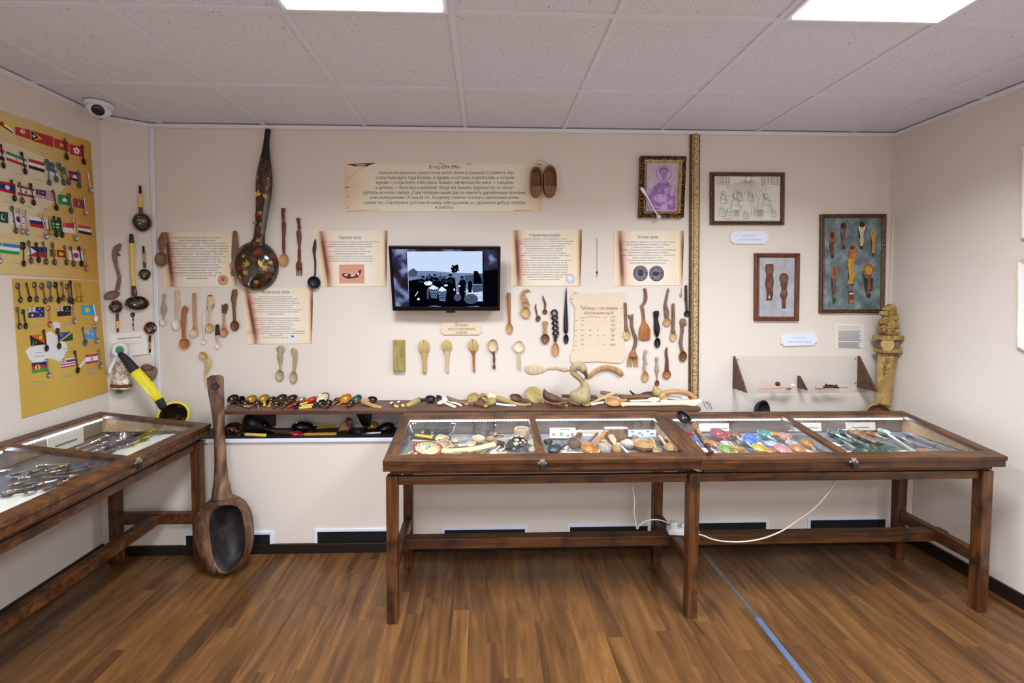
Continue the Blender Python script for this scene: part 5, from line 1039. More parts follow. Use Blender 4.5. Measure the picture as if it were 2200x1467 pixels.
# ================================================================ wall shelf
ZS = .835
pl_, pr_ = atY(467, 885, 2.535), atY(1507, 880, 2.535)
r = thing('wall_shelf', 'long dark wooden wall shelf crowded with carved and painted spoons', 'shelf', T(0, YB, ZS))
xl, xr = pl_.x, pr_.x
b = MB().prism([(xl-.02, -.12), (xl+.03, -.235), (xl+.2, -.245), (xr-.02, -.252), (xr+.01, -.22), (xr+.012, -.15), (xr+.02, -.05), (xr+.015, -.002), (xl-.03, -.002)], -.022, 0)
b.build('board', 'shelf_wood', r, bevel=.004)
for px in (571, 783, 1180):
    x = atY(px, 900, 2.7).x; b = MB(); t_ = .022
    b.add([(x-t_, -.002, -.0225), (x-t_, -.2, -.0225), (x-t_, -.002, -.15), (x-t_, -.05, -.15), (x+t_, -.002, -.0225), (x+t_, -.2, -.0225), (x+t_, -.002, -.15), (x+t_, -.05, -.15)], [(0, 1, 3, 2), (4, 6, 7, 5), (0, 4, 5, 1), (1, 5, 7, 3), (3, 7, 6, 2), (2, 6, 4, 0)]); b.build('bracket', 'blackmat', r)
# things on the shelf: bowl pixel + depth, handle end pixel + depth; everything kept above the board
def on(px, py, d, lift=.0):
    p = atY(px, py, d); p.z = max(p.z, ZS+.004+lift); return p
GSH = 'painted spoons lying on the left end of the shelf'; GSB = 'carved spoons heaped on the right half of the shelf'
def SH(label, bx, by, r_, pts, mb, mh=None, d=2.72, d1=2.60, group=GSH, name='painted_spoon', N=(0, -.6, .8), asp=1.2, dep=.42, inner=None, **k):
    s = d/F; B = on(bx, by, d, r_*s*.7)
    n = len(pts); tp = []
    for i, p in enumerate(pts):
        dd = d+(d1-d)*(i+1)/n; q = on(p[0], p[1], dd); tp.append((q, p[2]*dd/F)+((p[3],) if len(p) > 3 else ()))
    return S3(label, B, r_*s, tp, mb, mh, asp, N, dep, name=name, group=group, inner=inner, **k)
SH('dark green and black painted spoon at the far left end of the shelf', 501, 868, 12, [(513, 872, 5), (522, 874, 4)], 'khok', 'black', inner='khok', d1=2.64)
SH('black bowled spoon second from the left end of the shelf', 516, 865, 10, [(532, 872, 5), (548, 879, 4)], 'black', 'old', inner='khok')
SH('spoon with shining gold bowl and brown handle, third from the left on shelf', 540, 861, 11, [(548, 868, 5, 'old'), (541, 874, 6, 'tan'), (524, 873, 5)], 'khok', 'tan', inner='goldpaint')
SH('gold bowled painted spoon with yellow handle pointing forward on the shelf', 566, 858, 12, [(568, 866, 5, 'yellow'), (568, 874, 5)], 'khok', 'yellow', inner='goldpaint', d1=2.64)
SH('brown gold painted spoon with broad flared gold handle end on the shelf', 583, 859, 10, [(580, 867, 5), (577, 876, 9)], 'khokred', 'goldpaint', inner='khokgold', d1=2.62)
SH('black painted ladle with gold pattern lying sixth from left on shelf', 604, 858, 12.5, [(599, 867, 5), (595, 877, 5)], 'khok', 'stone_green', inner='khokgold', d1=2.63)
SH('dark red lacquered spoon with orange handle foot on the shelf', 627, 855, 11, [(619, 863, 8), (616, 868, 7)], 'darkred', 'redpaint', inner='khok', d1=2.65)
SH('grey gold bowled spoon with long red handle on the shelf', 647, 858, 10, [(634, 866, 4), (618, 875, 5, 'black')], 'goldpaint', 'redpaint', inner='silver', d1=2.6)
SH('orange red wooden spoon with yellow handle on the shelf', 668, 859, 9, [(655, 866, 6), (630, 876, 6, 'redpaint'), (619, 878, 6)], 'redpaint', 'yellow', asp=1.5, N=(-.3, -.7, .6))
SH('gold flowered spoon with upper yellow and black banded handle', 693, 859, 13, [(680, 868, 5, 'black'), (672, 869, 5, 'yellow'), (646, 873, 5, 'black'), (640, 875, 5)], 'khokgold', 'yellow', inner='florals')
SH('black flowered spoon with lower yellow and black banded handle', 689, 869, 9, [(677, 873, 5, 'black'), (670, 874, 5, 'yellow'), (642, 877, 5, 'black'), (632, 880, 5)], 'khok', 'yellow', d=2.63, d1=2.57, inner='khok')
SH('small orange spoon pointing left past the middle of the painted spoons', 725, 864, 8, [(716, 871, 5), (708, 877, 5)], 'redpaint', 'khokred', inner='khokgold')
SH('red and gold painted spoon with thin gold handle on the shelf', 742, 858, 12, [(732, 866, 4), (724, 872, 4)], 'redpaint', 'goldpaint', inner='goldpaint', d1=2.65)
SH('greenish black painted spoon at the right end of the painted row', 766, 859, 10, [(757, 864, 5), (750, 866, 4)], 'khok', 'black', inner='stone_green', d1=2.68)
for x, y, r_, tx, ty, lab in ((528, 868, 8, 536, 877, 'between the black bowled and the shining gold one'), (553, 866, 8, 556, 877, 'between the two gold bowled ones'), (594, 866, 8, 588, 878, 'under the black ladle with gold pattern'), (613, 866, 8, 606, 878, 'left of the dark red lacquered one'), (637, 866, 8, 628, 871, 'under the grey gold bowled one'), (754, 868, 8, 744, 873, 'right of the red and gold one'), (706, 866, 8, 700, 874, 'left of the small orange one')):
    SH('small dark gold flecked spoon, '+lab, x, y, r_, [((x+tx)/2, (y+ty)/2+2, 5), (tx, ty, 5)], 'khok', 'khokred', d=2.65, d1=2.58, inner='khokgold')
SH('grey bowled ladle with thick pale wooden handle on the shelf', 800, 863, 9, [(780, 861, 12, 'tan'), (790, 867, 11), (805, 873, 12), (818, 877, 9)], 'darksilver', 'tan', name='wooden_ladle', d1=2.58, group=GSB)
for i, (x, y) in enumerate(((841, 863), (857, 861))):
    SH(('tiny white tipped yellow spoon, left of two together on the shelf', 'tiny white tipped yellow spoon, right of two together on the shelf')[i], x, y+2, 3.5, [(x+4, y+5, 4, 'purple'), (x+7, y+8, 7, 'yellow'), (x+14-4*i, y+12, 6)], 'white', 'yellow', name='small_spoon', d1=2.6, group='two tiny spoons on the shelf', d=2.66)
SH('black bowled ladle with thick olive handle left of the bone spoons', 925, 860, 10, [(908, 859, 9, 'blackmat'), (900, 858, 12, 'olive'), (888, 864, 13), (874, 871, 10)], 'blackmat', 'olive', name='wooden_ladle', group=GSB, d1=2.6)
SH('dark purple horn scoop with upturned tip on the shelf', 944, 856, 7, [(940, 852, 8), (938, 849, 3)], 'purple', 'purple', name='horn_scoop', group=GSB, d1=2.72)
SH('pinkish bone spoon in front, left of the heap of wooden spoons', 946, 864, 6.5, [(956, 865, 5), (968, 870, 6), (978, 874, 7)], 'bone', 'bone', name='bone_spoon', group=GSB, d=2.65, d1=2.58)
SH('pinkish bone spoon behind, its handle crossing over the front one', 957, 857, 7, [(970, 864, 5), (985, 868, 5), (991, 872, 5)], 'bone', 'bone', name='bone_spoon', group=GSB, d=2.68, d1=2.6)
def SHstick(label, pts, mat, name, d=2.66, group=GSB, tk=.7, jit=0, cat='carving'):
    L = [(on(p[0], p[1], p[3] if len(p) > 3 else d, p[2]*d/F*.3), p[2]*d/F) for p in pts]
    M = frame_of(L[0][0], L[-1][0]-L[0][0], (0, -.6, .8)); I = M.inverted()
    return spoon_at(name, label, cat, group, M, None, [[(I @ p, wd, wd*tk, None) for p, wd in L]], mat, mat, jit=jit)
SHstick('bent dark brown branch lying behind the bone spoons', [(960, 851, 4), (968, 857, 9), (985, 863, 10), (1000, 870, 9), (1006, 873, 5)], 'bark', 'branch', jit=.002)
SH('olive wooden spoon with rounded bowl tilted up in the heap', 1017, 854, 13, [(1008, 864, 10), (1000, 870, 8)], 'olive', 'olive', name='wooden_spoon', group=GSB, d1=2.64)
SH('olive wooden ladle lying open sideways in the middle of the heap', 1036, 865, 12, [(1022, 870, 8), (1010, 867, 8)], 'olive', 'brown', name='wooden_ladle', group=GSB, d=2.65, d1=2.64, inner='old')
SH('round olive wooden spoon bowl facing forward in the heap', 1056, 867, 11, [(1046, 860, 9), (1036, 853, 8)], 'olive', 'olive', name='wooden_spoon', group=GSB, d=2.62, d1=2.68, face=-1, asp=1)
SH('brown wooden spoon mostly hidden behind the long pale ladle', 1040, 852, 9, [(1052, 858, 6), (1062, 862, 5)], 'tan', 'tan', name='wooden_spoon', group=GSB, d=2.72, d1=2.7)
SH('small knob ended brown spoon at the front of the heap', 1044, 874, 5, [(1030, 870, 5), (1018, 866, 5)], 'tan', 'brown', name='wooden_spoon', group=GSB, d=2.58, d1=2.64)
SH('long pale wooden ladle stretching right across the shelf front', 1058, 849, 11, [(1074, 856, 13), (1092, 862, 11), (1110, 868, 9), (1128, 871, 8), (1140, 868, 6)], 'pale', 'olive', name='wooden_ladle', group=GSB, d1=2.6, inner='white_wood')
SHstick('plain white bone stick lying along the shelf front', [(1066, 867, 5), (1086, 870, 5), (1108, 874, 4)], 'white', 'bone_stick', d=2.6)
SH('dark brown oval wooden spoon beside the big flat paddle', 1108, 853, 10, [(1120, 857, 8), (1132, 862, 10), (1143, 866, 6)], 'old', 'old', name='wooden_spoon', group=GSB, d1=2.66, asp=1.4)
SH('big flat tan wooden paddle behind the carved bird', 1149, 856, 19, [(1172, 868, 11), (1195, 872, 10), (1218, 875, 9)], 'olive', 'olive', name='wooden_paddle', group=GSB, d1=2.6, N=(0, -.8, .6), face=-1, dep=.12, cat='paddle')
# carved fish-like piece
r = thing('carved_bird', 'brown carved bird head ladle left of the swan on the shelf', 'carving', T(*on(1185, 868, 2.63)), GSB); o = on(1185, 868, 2.63)
g = lambda x, y, d=2.63: on(x, y, d)-o; s = 2.63/F
b = MB(); b.loft([g(1170, 838), g(1173, 848), g(1182, 854), g(1195, 857), g(1208, 862), g(1220, 866)], [4*s, 16*s, 20*s, 16*s, 12*s, 8*s], [.02, .05, .06, .05, .04, .02], N=(0, -1, 0)); b.build('body', 'old', r, smooth=True, jit=.006, jf=70)
b = MB(); b.loft([g(1170, 862, 2.59), g(1190, 868, 2.58), g(1210, 866, 2.58), g(1218, 862, 2.59)], [6*s, 9*s, 8*s, 5*s], [.02]*4, N=(0, 0, 1)); b.build('beak', 'brown', r, smooth=True, jit=.003)
# swan ladle
o = on(1247, 866, 2.64); r = thing('swan_ladle', 'large pale wooden swan shaped ladle standing on the shelf', 'carving', T(*o)); s = 2.64/F
g = lambda x, y, d=2.64: atY(x, y, d)-o
b = MB(); cb_ = g(1246, 850)
prof = [(.1, -18), (13, -17), (20, -12), (23, -4), (22, 4), (17, 10), (9, 14), (.1, 15)]
b.lathe([(max(.001, r_*s), z*s) for r_, z in prof], c=cb_, n=26); b.build('body', 'linden', r, smooth=True)
NK = [(1250, 848, 36), (1255, 838, 28), (1256, 829, 19), (1251, 819, 13), (1243, 811, 12), (1235, 804, 13), (1230, 796, 14), (1233, 789, 16)]
b = MB(); b.loft([g(x, y, 2.64-.003*i) for i, (x, y, k) in enumerate(NK)], [k*s for x, y, k in NK], [k*s*1.1 for x, y, k in NK], N=(0, -1, 0), n=14); b.build('neck', 'linden', r, smooth=True)
b = MB(); b.loft([g(1230, 795, 2.618), g(1236, 788, 2.616), g(1245, 787, 2.614), g(1252, 792, 2.612), g(1256, 800, 2.61)], [14*s, 19*s, 21*s, 19*s, 13*s], [14*s, 18*s, 20*s, 19*s, 14*s], N=(0, -1, 0), n=14); b.build('head', 'linden', r, smooth=True)
b = MB().loft([g(1254, 795, 2.605), g(1258, 802, 2.60), g(1260, 810, 2.60), g(1257, 813, 2.60)], [11*s, 9*s, 6*s, 3*s], [13*s, 11*s, 8*s, 5*s], N=(0, -1, 0)); b.build('beak', 'old', r, smooth=True)
# right part of the shelf
SH('pale yellow spoon resting its handle up on the pile right of the swan', 1260, 867, 8, [(1273, 864, 5), (1292, 856, 6), (1310, 848, 8), (1320, 844, 7)], 'straw', 'straw', name='wooden_spoon', group=GSB, d=2.6, d1=2.66, asp=1.3)
SHstick('short white bone piece lying right of the swan', [(1271, 869, 6), (1284, 866, 5), (1297, 864, 5)], 'bone', 'bone_stick', d=2.6)
SHstick('forked brown root lying at the back of the shelf right of swan', [(1292, 843, 9), (1306, 845, 10), (1324, 848, 8), (1340, 853, 6)], 'bark', 'branch', d=2.72, jit=.003)
SHstick('thin brown twig lying at the foot of the swan', [(1222, 861, 5), (1234, 867, 5), (1246, 873, 4)], 'bark', 'branch', d=2.6, jit=.001)
SHstick('dark carved brown piece behind the swan', [(1208, 850, 8), (1225, 852, 10), (1272, 852, 10), (1284, 855, 6)], 'old', 'branch', d=2.73, jit=.003)
SH('brown shell like wooden spoon with wavy edge on the shelf', 1318, 862, 13, [(1334, 861, 8), (1346, 858, 6)], 'tan', 'tan', name='wooden_spoon', group=GSB, d=2.6, d1=2.63, asp=1.6, jit=.002)
SHstick('black horn spike pointing up left behind the brown carved bar', [(1353, 839, 3), (1360, 846, 6), (1368, 850, 6)], 'horn', 'horn', d=2.74)
SHstick('long black horn lying behind the brown carved bar', [(1376, 848, 5), (1388, 845, 8), (1402, 843, 6)], 'horn', 'horn', d=2.74)
SHstick('brown carved wooden bar lying on the pile of bones', [(1333, 851, 11), (1352, 853, 11), (1375, 851, 12), (1396, 851, 10), (1412, 849, 7)], 'brown', 'branch', d=2.68, jit=.002)
SH('pinkish bone spoon with flat handle lying on the long bone', 1405, 858, 7, [(1390, 860, 6), (1370, 861, 6), (1354, 861, 5)], 'bone', 'bone', name='bone_spoon', group=GSB, d=2.64, d1=2.62, asp=2)
SHstick('long pale bone stretching along the right shelf edge', [(1336, 870, 12), (1346, 868, 9), (1390, 868, 9), (1430, 867, 9), (1470, 867, 8), (1488, 869, 9), (1498, 866, 12)], 'bone_yellow', 'long_bone', d=2.575)
SHstick('second pale bone lying behind the long bone at the right end', [(1420, 862, 8), (1450, 863, 8), (1480, 863, 9), (1505, 862, 12)], 'bone', 'long_bone', d=2.63)
SHstick('whitish bone lying under the curved horn', [(1432, 852, 11), (1450, 855, 9), (1466, 858, 9)], 'white', 'long_bone', d=2.68)
r = SHstick('brown knuckle bone with long curved horn at the shelf end', [(1424, 846, 10), (1432, 843, 12), (1452, 841, 12), (1474, 844, 12), (1488, 851, 12), (1492, 857, 14), (1486, 859, 10)], 'tan', 'curved_horn', d=2.66, tk=.9)
o = r.matrix_basis.translation; I = r.matrix_basis.inverted(); b = MB()
for x, y, k in ((1412, 842, 10), (1420, 850, 9), (1408, 836, 7), (1426, 856, 8)): b.ball(I @ on(x, y, 2.66, .01), k*2.66/F)
b.build('knuckle', 'straw', r, smooth=True, jit=.006, jf=50)
SHstick('glassy grey chip lying among the bones', [(1466, 856, 7), (1474, 855, 9), (1480, 859, 6)], 'g_clear', 'glass_chip', d=2.64)
# curled wire at the shelf end
o = atY(1520, 880, 2.62); r = thing('curled_wire', 'clear plastic strip with curled grey wire beyond the right shelf end', 'wire', T(*o))
b = MB(); P = [(1512, 862), (1514, 872), (1520, 879), (1524, 872), (1519, 867), (1517, 864), (1524, 867), (1528, 874), (1528, 880)]
b.loft([atY(x, y, 2.62)-o for x, y in P], [.003]*9, [.003]*9, N=(0, -1, 0), n=6); b.build('wire', 'darksilver', r, smooth=True)
b = MB(); b.loft([atY(1508, 866, 2.63)-o, atY(1522, 868, 2.63)-o, atY(1530, 882, 2.63)-o], [.03, .035, .02], [.006]*3, N=(0, -1, 0)); b.build('strip', 'acrylic', r, smooth=True)

# ================================================================ ladles on the radiator ledge below the shelf
GLD = 'lacquered ladles lying on the ledge under the shelf'
def LD(label, bx, by, r_, pts, mb, mh, d=2.68, d1=2.64, lo=0, **k):
    s = d/F
    def on2(px, py, dd, w_): p = atY(px, py, dd); p.z = max(p.z, LEDGE+w_); return p
    B = on2(bx, by, d, r_*s*.6); n = len(pts); tp = []
    for i, p in enumerate(pts):
        dd = d+(d1-d)*(i+1)/n; tp.append((on2(p[0], p[1], dd, p[2]*dd/F*.4), p[2]*dd/F)+((p[3],) if len(p) > 3 else ()))
    return S3(label, B, r_*s, tp, mb, mh, N=k.pop('N', (0, -.7, .7)), name=k.pop('name', 'painted_ladle'), cat='ladle', group=GLD, **k)
LD('black lacquer ladle with bright yellow handle at the left end of the ledge', 502, 930, 17, [(522, 934, 8, 'black'), (527, 935, 7, 'yellow'), (550, 935, 7), (571, 935, 7)], 'black', 'yellow', d=2.66, d1=2.61, inner='khokred')
LD('big black ladle tipped on edge with its brown handle running right', 545, 917, 24, [(566, 922, 12), (590, 927, 8, 'old'), (615, 931, 9), (631, 933, 8)], 'blackmat', 'black', d=2.72, d1=2.64, N=(-.6, -.7, .3), inner='horn')
LD('dark ladle with gold handle lying in the middle of the ledge', 650, 921, 16, [(672, 920, 10), (682, 918, 8, 'goldpaint'), (702, 916, 8), (722, 914, 7)], 'khok', 'khok', d=2.7, d1=2.68, asp=1.5, inner='black')
LD('red bowled painted spoon with long gold handle on the ledge front', 638, 940, 7, [(650, 938, 7), (655, 937, 7, 'goldpaint'), (690, 934, 7), (722, 933, 7)], 'red', 'red', d=2.62, d1=2.63, asp=1.6)
LD('dark brown carved ladle with upturned face like bowl on the ledge', 741, 917, 14, [(748, 912, 12), (752, 906, 14), (745, 901, 10)], 'old', 'old', d=2.7, d1=2.7, jit=.004, inner='tan')
LD('flat black spoon lying right of the face like ladle', 770, 931, 9, [(780, 932, 6), (792, 934, 5)], 'blackmat', 'blackmat', d=2.64, d1=2.62, asp=1.4)
LD('black ladle with white handle near the left leg of the middle case', 826, 930, 14, [(805, 932, 6, 'black'), (818, 933, 4, 'white'), (800, 933, 4), (786, 932, 4)], 'black', 'white', d=2.68, d1=2.64, asp=1.5)
LD('gold dotted black ladle half hidden behind the right shelf bracket', 800, 924, 11, [(815, 928, 6), (832, 931, 6)], 'khok', 'black', d=2.74, d1=2.72, inner='goldpaint')

# ================================================================ giant wooden spoon standing on the floor
zc0 = Vector((-1.37, 2.36, 0)); 
top = atY(455, 812, 2.50)
V = Vector((0, top.y-2.345, top.z)).normalized(); FG = Fr((0, 2.345, 0), (1, 0, 0), V)
c = FG.at(475, 1235); zz = .085
r = thing('giant_spoon', 'giant worn wooden spoon with deep oval bowl standing on the floor against shelf', 'spoon', FG.mat(c.x, c.y+.0, 0))
K = lambda x, y: (380+x/2.934, 780+y/2.934)
def ring(pts, n): return [(p.x, p.y) for p in (FG.at(*K(x, y), n)-c for x, y in pts)]
OUT = [(285, 830), (335, 845), (395, 885), (430, 940), (448, 1020), (452, 1120), (440, 1210), (405, 1275), (350, 1325), (280, 1350), (225, 1350), (170, 1310), (125, 1235), (98, 1130), (88, 1040), (100, 970), (135, 925), (180, 880), (225, 840)]
INN = [(270, 905), (330, 898), (375, 897), (405, 925), (416, 970), (428, 1050), (433, 1130), (424, 1195), (398, 1245), (360, 1290), (320, 1318), (285, 1320), (255, 1290), (230, 1240), (215, 1180), (205, 1110), (200, 1040), (203, 970), (225, 930)]
def polar(P, cx, cy, n=36):
    out = []
    for i in range(n):
        a = -2*pi*i/n; dx, dy = cos(a), sin(a)
        for (x0, y0), (x1, y1) in zip(P, P[1:]+P[:1]):
            det = dx*(y0-y1)-dy*(x0-x1)
            if abs(det) < 1e-9: continue
            t_ = ((x0-cx)*(y0-y1)-(y0-cy)*(x0-x1))/det; u_ = (dx*(y0-cy)-dy*(x0-cx))/det
            if t_ > 0 and 0 <= u_ <= 1.0001: out.append((cx+dx*t_, cy+dy*t_)); break
    return out[::-1]
O_ = polar(OUT, 310, 1110); I_ = polar(INN, 310, 1110)
FRONT = .02; BK = -.13
def lerp(A, B, f): return [(a[0]*(1-f)+b_[0]*f, a[1]*(1-f)+b_[1]*f) for a, b_ in zip(A, B)]
oc = ring(O_, 0); ic = ring(I_, FRONT)
mo = (sum(p[0] for p in oc)/36, sum(p[1] for p in oc)/36); mi = (sum(p[0] for p in ic)/36, sum(p[1] for p in ic)/36)
sc_ = lambda P, m_, k: [(m_[0]+(x-m_[0])*k, m_[1]+(y-m_[1])*k) for x, y in P]
rings = [(sc_(oc, mo, .35), BK), (sc_(oc, mo, .7), BK+.02), (sc_(oc, mo, .96), BK+.06), (oc, -.02), (lerp(oc, ic, .45), FRONT*.6), (lerp(oc, ic, .85), FRONT+.002), (ic, FRONT-.004), (sc_(ic, mi, .94), -.03), (sc_(ic, mi, .82), -.075), (sc_(ic, mi, .6), -.10), (sc_(ic, mi, .2), -.108)]
vs = []; fs = []
for P, z in rings: vs += [(x, y, z) for x, y in P]
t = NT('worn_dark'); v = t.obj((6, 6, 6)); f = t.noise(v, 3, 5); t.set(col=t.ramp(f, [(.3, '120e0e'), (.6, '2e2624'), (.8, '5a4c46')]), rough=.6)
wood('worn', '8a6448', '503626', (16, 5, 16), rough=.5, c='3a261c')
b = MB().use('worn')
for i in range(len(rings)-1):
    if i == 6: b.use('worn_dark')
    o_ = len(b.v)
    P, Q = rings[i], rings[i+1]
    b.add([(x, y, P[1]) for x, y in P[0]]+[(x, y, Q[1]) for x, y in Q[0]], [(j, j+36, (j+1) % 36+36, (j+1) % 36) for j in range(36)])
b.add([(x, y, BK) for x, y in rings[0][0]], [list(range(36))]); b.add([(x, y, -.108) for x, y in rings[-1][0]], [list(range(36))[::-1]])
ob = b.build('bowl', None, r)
bm = bmesh.new(); bm.from_mesh(ob.data); bmesh.ops.remove_doubles(bm, verts=bm.verts, dist=.0002); bmesh.ops.recalc_face_normals(bm, faces=bm.faces); bm.to_mesh(ob.data); bm.free()
for p in ob.data.polygons: p.use_smooth = True
ob.data.set_sharp_from_angle(angle=.9)
hp = [(262, 860, 120), (262, 800, 104), (258, 750, 84), (258, 690, 74), (255, 600, 66), (250, 500, 64), (245, 400, 68), (240, 310, 78), (232, 230, 92), (226, 170, 104), (222, 120, 108), (221, 90, 104)]
s = 2.42/F
P = []
for x, y, wd in hp: p = FG.at(*K(x, y), 0)-c; P.append((Vector((p.x, p.y, -.03)), wd/2.934*s))
b = MB().loft([p[0] for p in P], [p[1] for p in P], [.10, .085, .07, .06, .055, .05, .05, .05, .05, .048, .045, .045], n=10)
b.build('handle', 'worn', r, smooth='auto', jit=.002, jf=25)
b = MB().use('worn_dark'); p = FG.at(*K(236, 145), 0)-c
for k in range(5): b.ball((p.x+.016*cos(k*1.3), p.y+.014*sin(k*1.3), -.007), .011, .008, .003)
b.build('carved_flower', None, r, smooth=True)

# ================================================================ power strip and cables
pS = atY(1475, 1150, 2.19)
zt_ = .2805
o = Vector((atY(1468, 1150, 2.2).x, 2.21, zt_)); r = thing('power_strip', 'white power strip lying on the long stretcher between the cases', 'power strip', T(*o) @ Matrix.Rotation(-.12, 4, 'Z'))
MB().box(-.075, .075, -.026, .026, .0005, .032).build('body', 'plastic', r, bevel=.006)
for x in (-.045, .0, .04):
    MB().lathe([(.018, .032), (.018, .036), (.014, .036), (.013, .033), (.001, .033)], c=(x, 0, 0), n=16).build('socket', 'white', r, smooth='auto')
q = MB().box(-.062, -.03, -.02, .02, .0335, .062).build('plug', 'plastic', r, bevel=.006)
MB().box(-.01, .02, -.018, .018, .0365, .055).build('plug', 'plastic', r, bevel=.006)
def cable(label, pts, wd=.007):
    o = pts[0]; r = MB().loft([p-o for p in pts], [wd]*len(pts), [wd]*len(pts), N=(0, -1, 0), n=8, sub=5).build('cable', 'cable', None, T(*o), smooth=True)
    tag(r, label, 'cable', 'white cables under the cases'); return r
cable('thin white cable dropping from the middle case to a loop by the power strip', [atY(x, y, d) for x, y, d in ((1359, 1046, 2.2), (1363, 1075, 2.2), (1362, 1100, 2.2), (1366, 1125, 2.2), (1369, 1136, 2.2), (1374, 1128, 2.2), (1388, 1119, 2.2), (1405, 1116, 2.2), (1422, 1118, 2.2), (1436, 1124, 2.19))], .006)
cable('white cable sagging in a long curve from the power strip to the right case', [atY(x, y, d) for x, y, d in ((1480, 1145, 2.18), (1507, 1149, 2.12), (1530, 1158, 2.12), (1560, 1163, 2.12), (1600, 1163, 2.12), (1640, 1156, 2.12), (1680, 1140, 2.12), (1710, 1120, 2.13), (1745, 1095, 2.15), (1770, 1070, 2.18), (1788, 1044, 2.2), (1806, 1012, 2.25))])

# ================================================================ ladle lying on the glass
def glassz(y, zf=.755, zb=.828): return zf+(zb-zf)*(y-TY)/TD
def onglass(px, py, lift):
    d = 2.2
    for _ in range(12): p = atY(px, py, d); z = glassz(p.y)+lift; p = atZ(px, py, z); d = p.y
    return p
B = onglass(1470, 894, .04)
BL = S3('black ladle with spiral twisted handle lying on the glass over the joint of two cases', B, .036, [(onglass(1482, 905, .022), .016), (onglass(1490, 914, .014), .024), (onglass(1505, 938, .014), .028), (onglass(1519, 958, .014), .027), (onglass(1523, 964, .014), .018), (onglass(1528, 971, .015), .026)], 'blackmat', 'purple', asp=1.15, N=(.1, -.45, .85), dep=.45, name='wooden_ladle', cat='ladle', inner='black', tk=.8)
I = BL.matrix_basis.inverted(); b = MB(); A0, A1 = I @ onglass(1490, 914, .014), I @ onglass(1518, 957, .014); ax = (A1-A0).normalized(); e1 = ax.orthogonal().normalized(); e2 = ax.cross(e1)
b.loft([A0+(A1-A0)*i/90+(e1*cos(i*.9)+e2*sin(i*.9))*.012 for i in range(91)], [.006]*91, [.006]*91, N=(0, 0, 1), n=6, sub=1); b.build('spiral', 'tan', BL, smooth=True)
# ================================================================ inside the display cases
ZB = ZLOW+.013
GC = 'exhibits inside the left half of the middle case'; GD = 'exhibits inside the right half of the middle case'; GE = 'coloured glass spoons in the right case'; GF = 'stone spoons in the right case'; GS1 = 'silver spoons in the left wall case'
def inc(px, py, h, ymin=2.004, ymax=2.46, zf=.757, zb=.83):
    p = atZ(px, py, ZB+h)
    p.y = min(max(p.y, ymin), ymax)
    p.z = min(p.z, zf+(zb-zf)*(p.y-TY)/TD-.028); return p
def C(label, bx, by, r_, pts, mb, mh=None, h=.02, ht=None, N=(0, -.4, .9), asp=1.2, dep=.45, group=GD, name='wooden_spoon', **k):
    B = inc(bx, by, h); s = B.y/F; tp = []; n = len(pts); ht = h if ht is None else ht
    dep = min(dep, .017/(r_*s)); B.z = max(B.z, ZB+r_*s*dep*1.8)
    for i, p in enumerate(pts):
        q = inc(p[0], p[1], h+(ht-h)*(i+1)/n); tp.append((q, p[2]*s)+((p[3],) if len(p) > 3 else ()))
    return S3(label, B, r_*s, tp, mb, mh, asp, N, dep, name=name, group=group, **k)
def lump(label, px, py, r_, mat, name, cat, group, h=.012, sx=1, sy=1, sz=.7, jit=.004):
    p = inc(px, py, h); s = p.y/F*r_; p.z = max(p.z, ZB+s*sz)
    o = MB().ball((0, 0, 0), s*sx, s*sy, s*sz, n=16).build(name, mat, None, T(*p), smooth=True, jit=jit, jf=45); return tag(o, label, cat, group)
def card(label, q, y, group=None, lines=(), name='caption_card', mat='paper', cat='card', pic=None):
    P = [atY(a, b_, y) for a, b_ in q]; o = (P[2]+P[3])/2
    for p in P: p.z = min(p.z, .757+.073*(y-TY)/TD-.03)
    o.z = max(ZB, min(P[2].z, P[3].z))
    fr_ = Fr((o.x, y, o.z), (1, 0, 0), (0, .12, 1)); r = thing(name, label, cat, fr_.mat(), group)
    w_ = (P[1].x-P[0].x)/2; h_ = max(.03, P[0].z-o.z)
    b = MB().use(mat).box(-w_, w_, 0, h_, -.0012, 0); b.box(-w_, w_, 0, .001, -.03, -.0012); b.build('card', None, r)
    b = MB().use('greyink')
    for u, v, ww, hh in lines: b.box((u-ww/2)*2*w_, (u+ww/2)*2*w_, v*h_, (v+hh)*h_, 0, .0004)
    if b.v: b.build('printed_line', None, r)
    if pic:
        b = MB()
        for mk, u, v, ww, hh in pic: b.use(mk).ball((u*2*w_, v*h_, 0), ww*w_, hh*h_, .0006, n=12)
        b.build('printed_picture', None, r)
    return r
# ---- middle case, left half
for lab, cx, rx, y, h in (('large clear glass bowl at the back left of the middle case', 928, 54, 2.36, .075), ('smaller clear glass bowl behind the yellow handled spoon in the middle case', 1040, 26, 2.37, .07)):
    p = atY(cx, 930, y); s = y/F*rx; R = [(s*.5, 0), (s*.7, .004), (s*.92, h*.5), (s, h), (s*.96, h), (s*.88, h*.5), (s*.66, .008), (.001, .007)]
    o = MB().lathe(R, n=32).build('glass_bowl', 'clearglass', None, T(p.x, 2.39, ZB+.0005) @ Matrix.Diagonal((1, min(1, .062/s), 1, 1)), smooth='auto'); tag(o, lab, 'bowl', 'clear glass bowls')
C('black spoon with yellow handle and floral bowl in the middle case', 950, 941, 13, [(934, 940, 6, 'black'), (930, 940, 8, 'yellow'), (893, 934, 8, 'blackmat'), (883, 933, 9)], 'black', 'yellow', h=.035, group=GC, inner='florals', asp=1.5, name='painted_spoon')
C('brown spoon with black handle end lying under the yellow handled one', 955, 948, 11, [(938, 944, 6), (905, 942, 8, 'blackmat'), (884, 941, 10)], 'tan', 'brown', h=.02, group=GC)
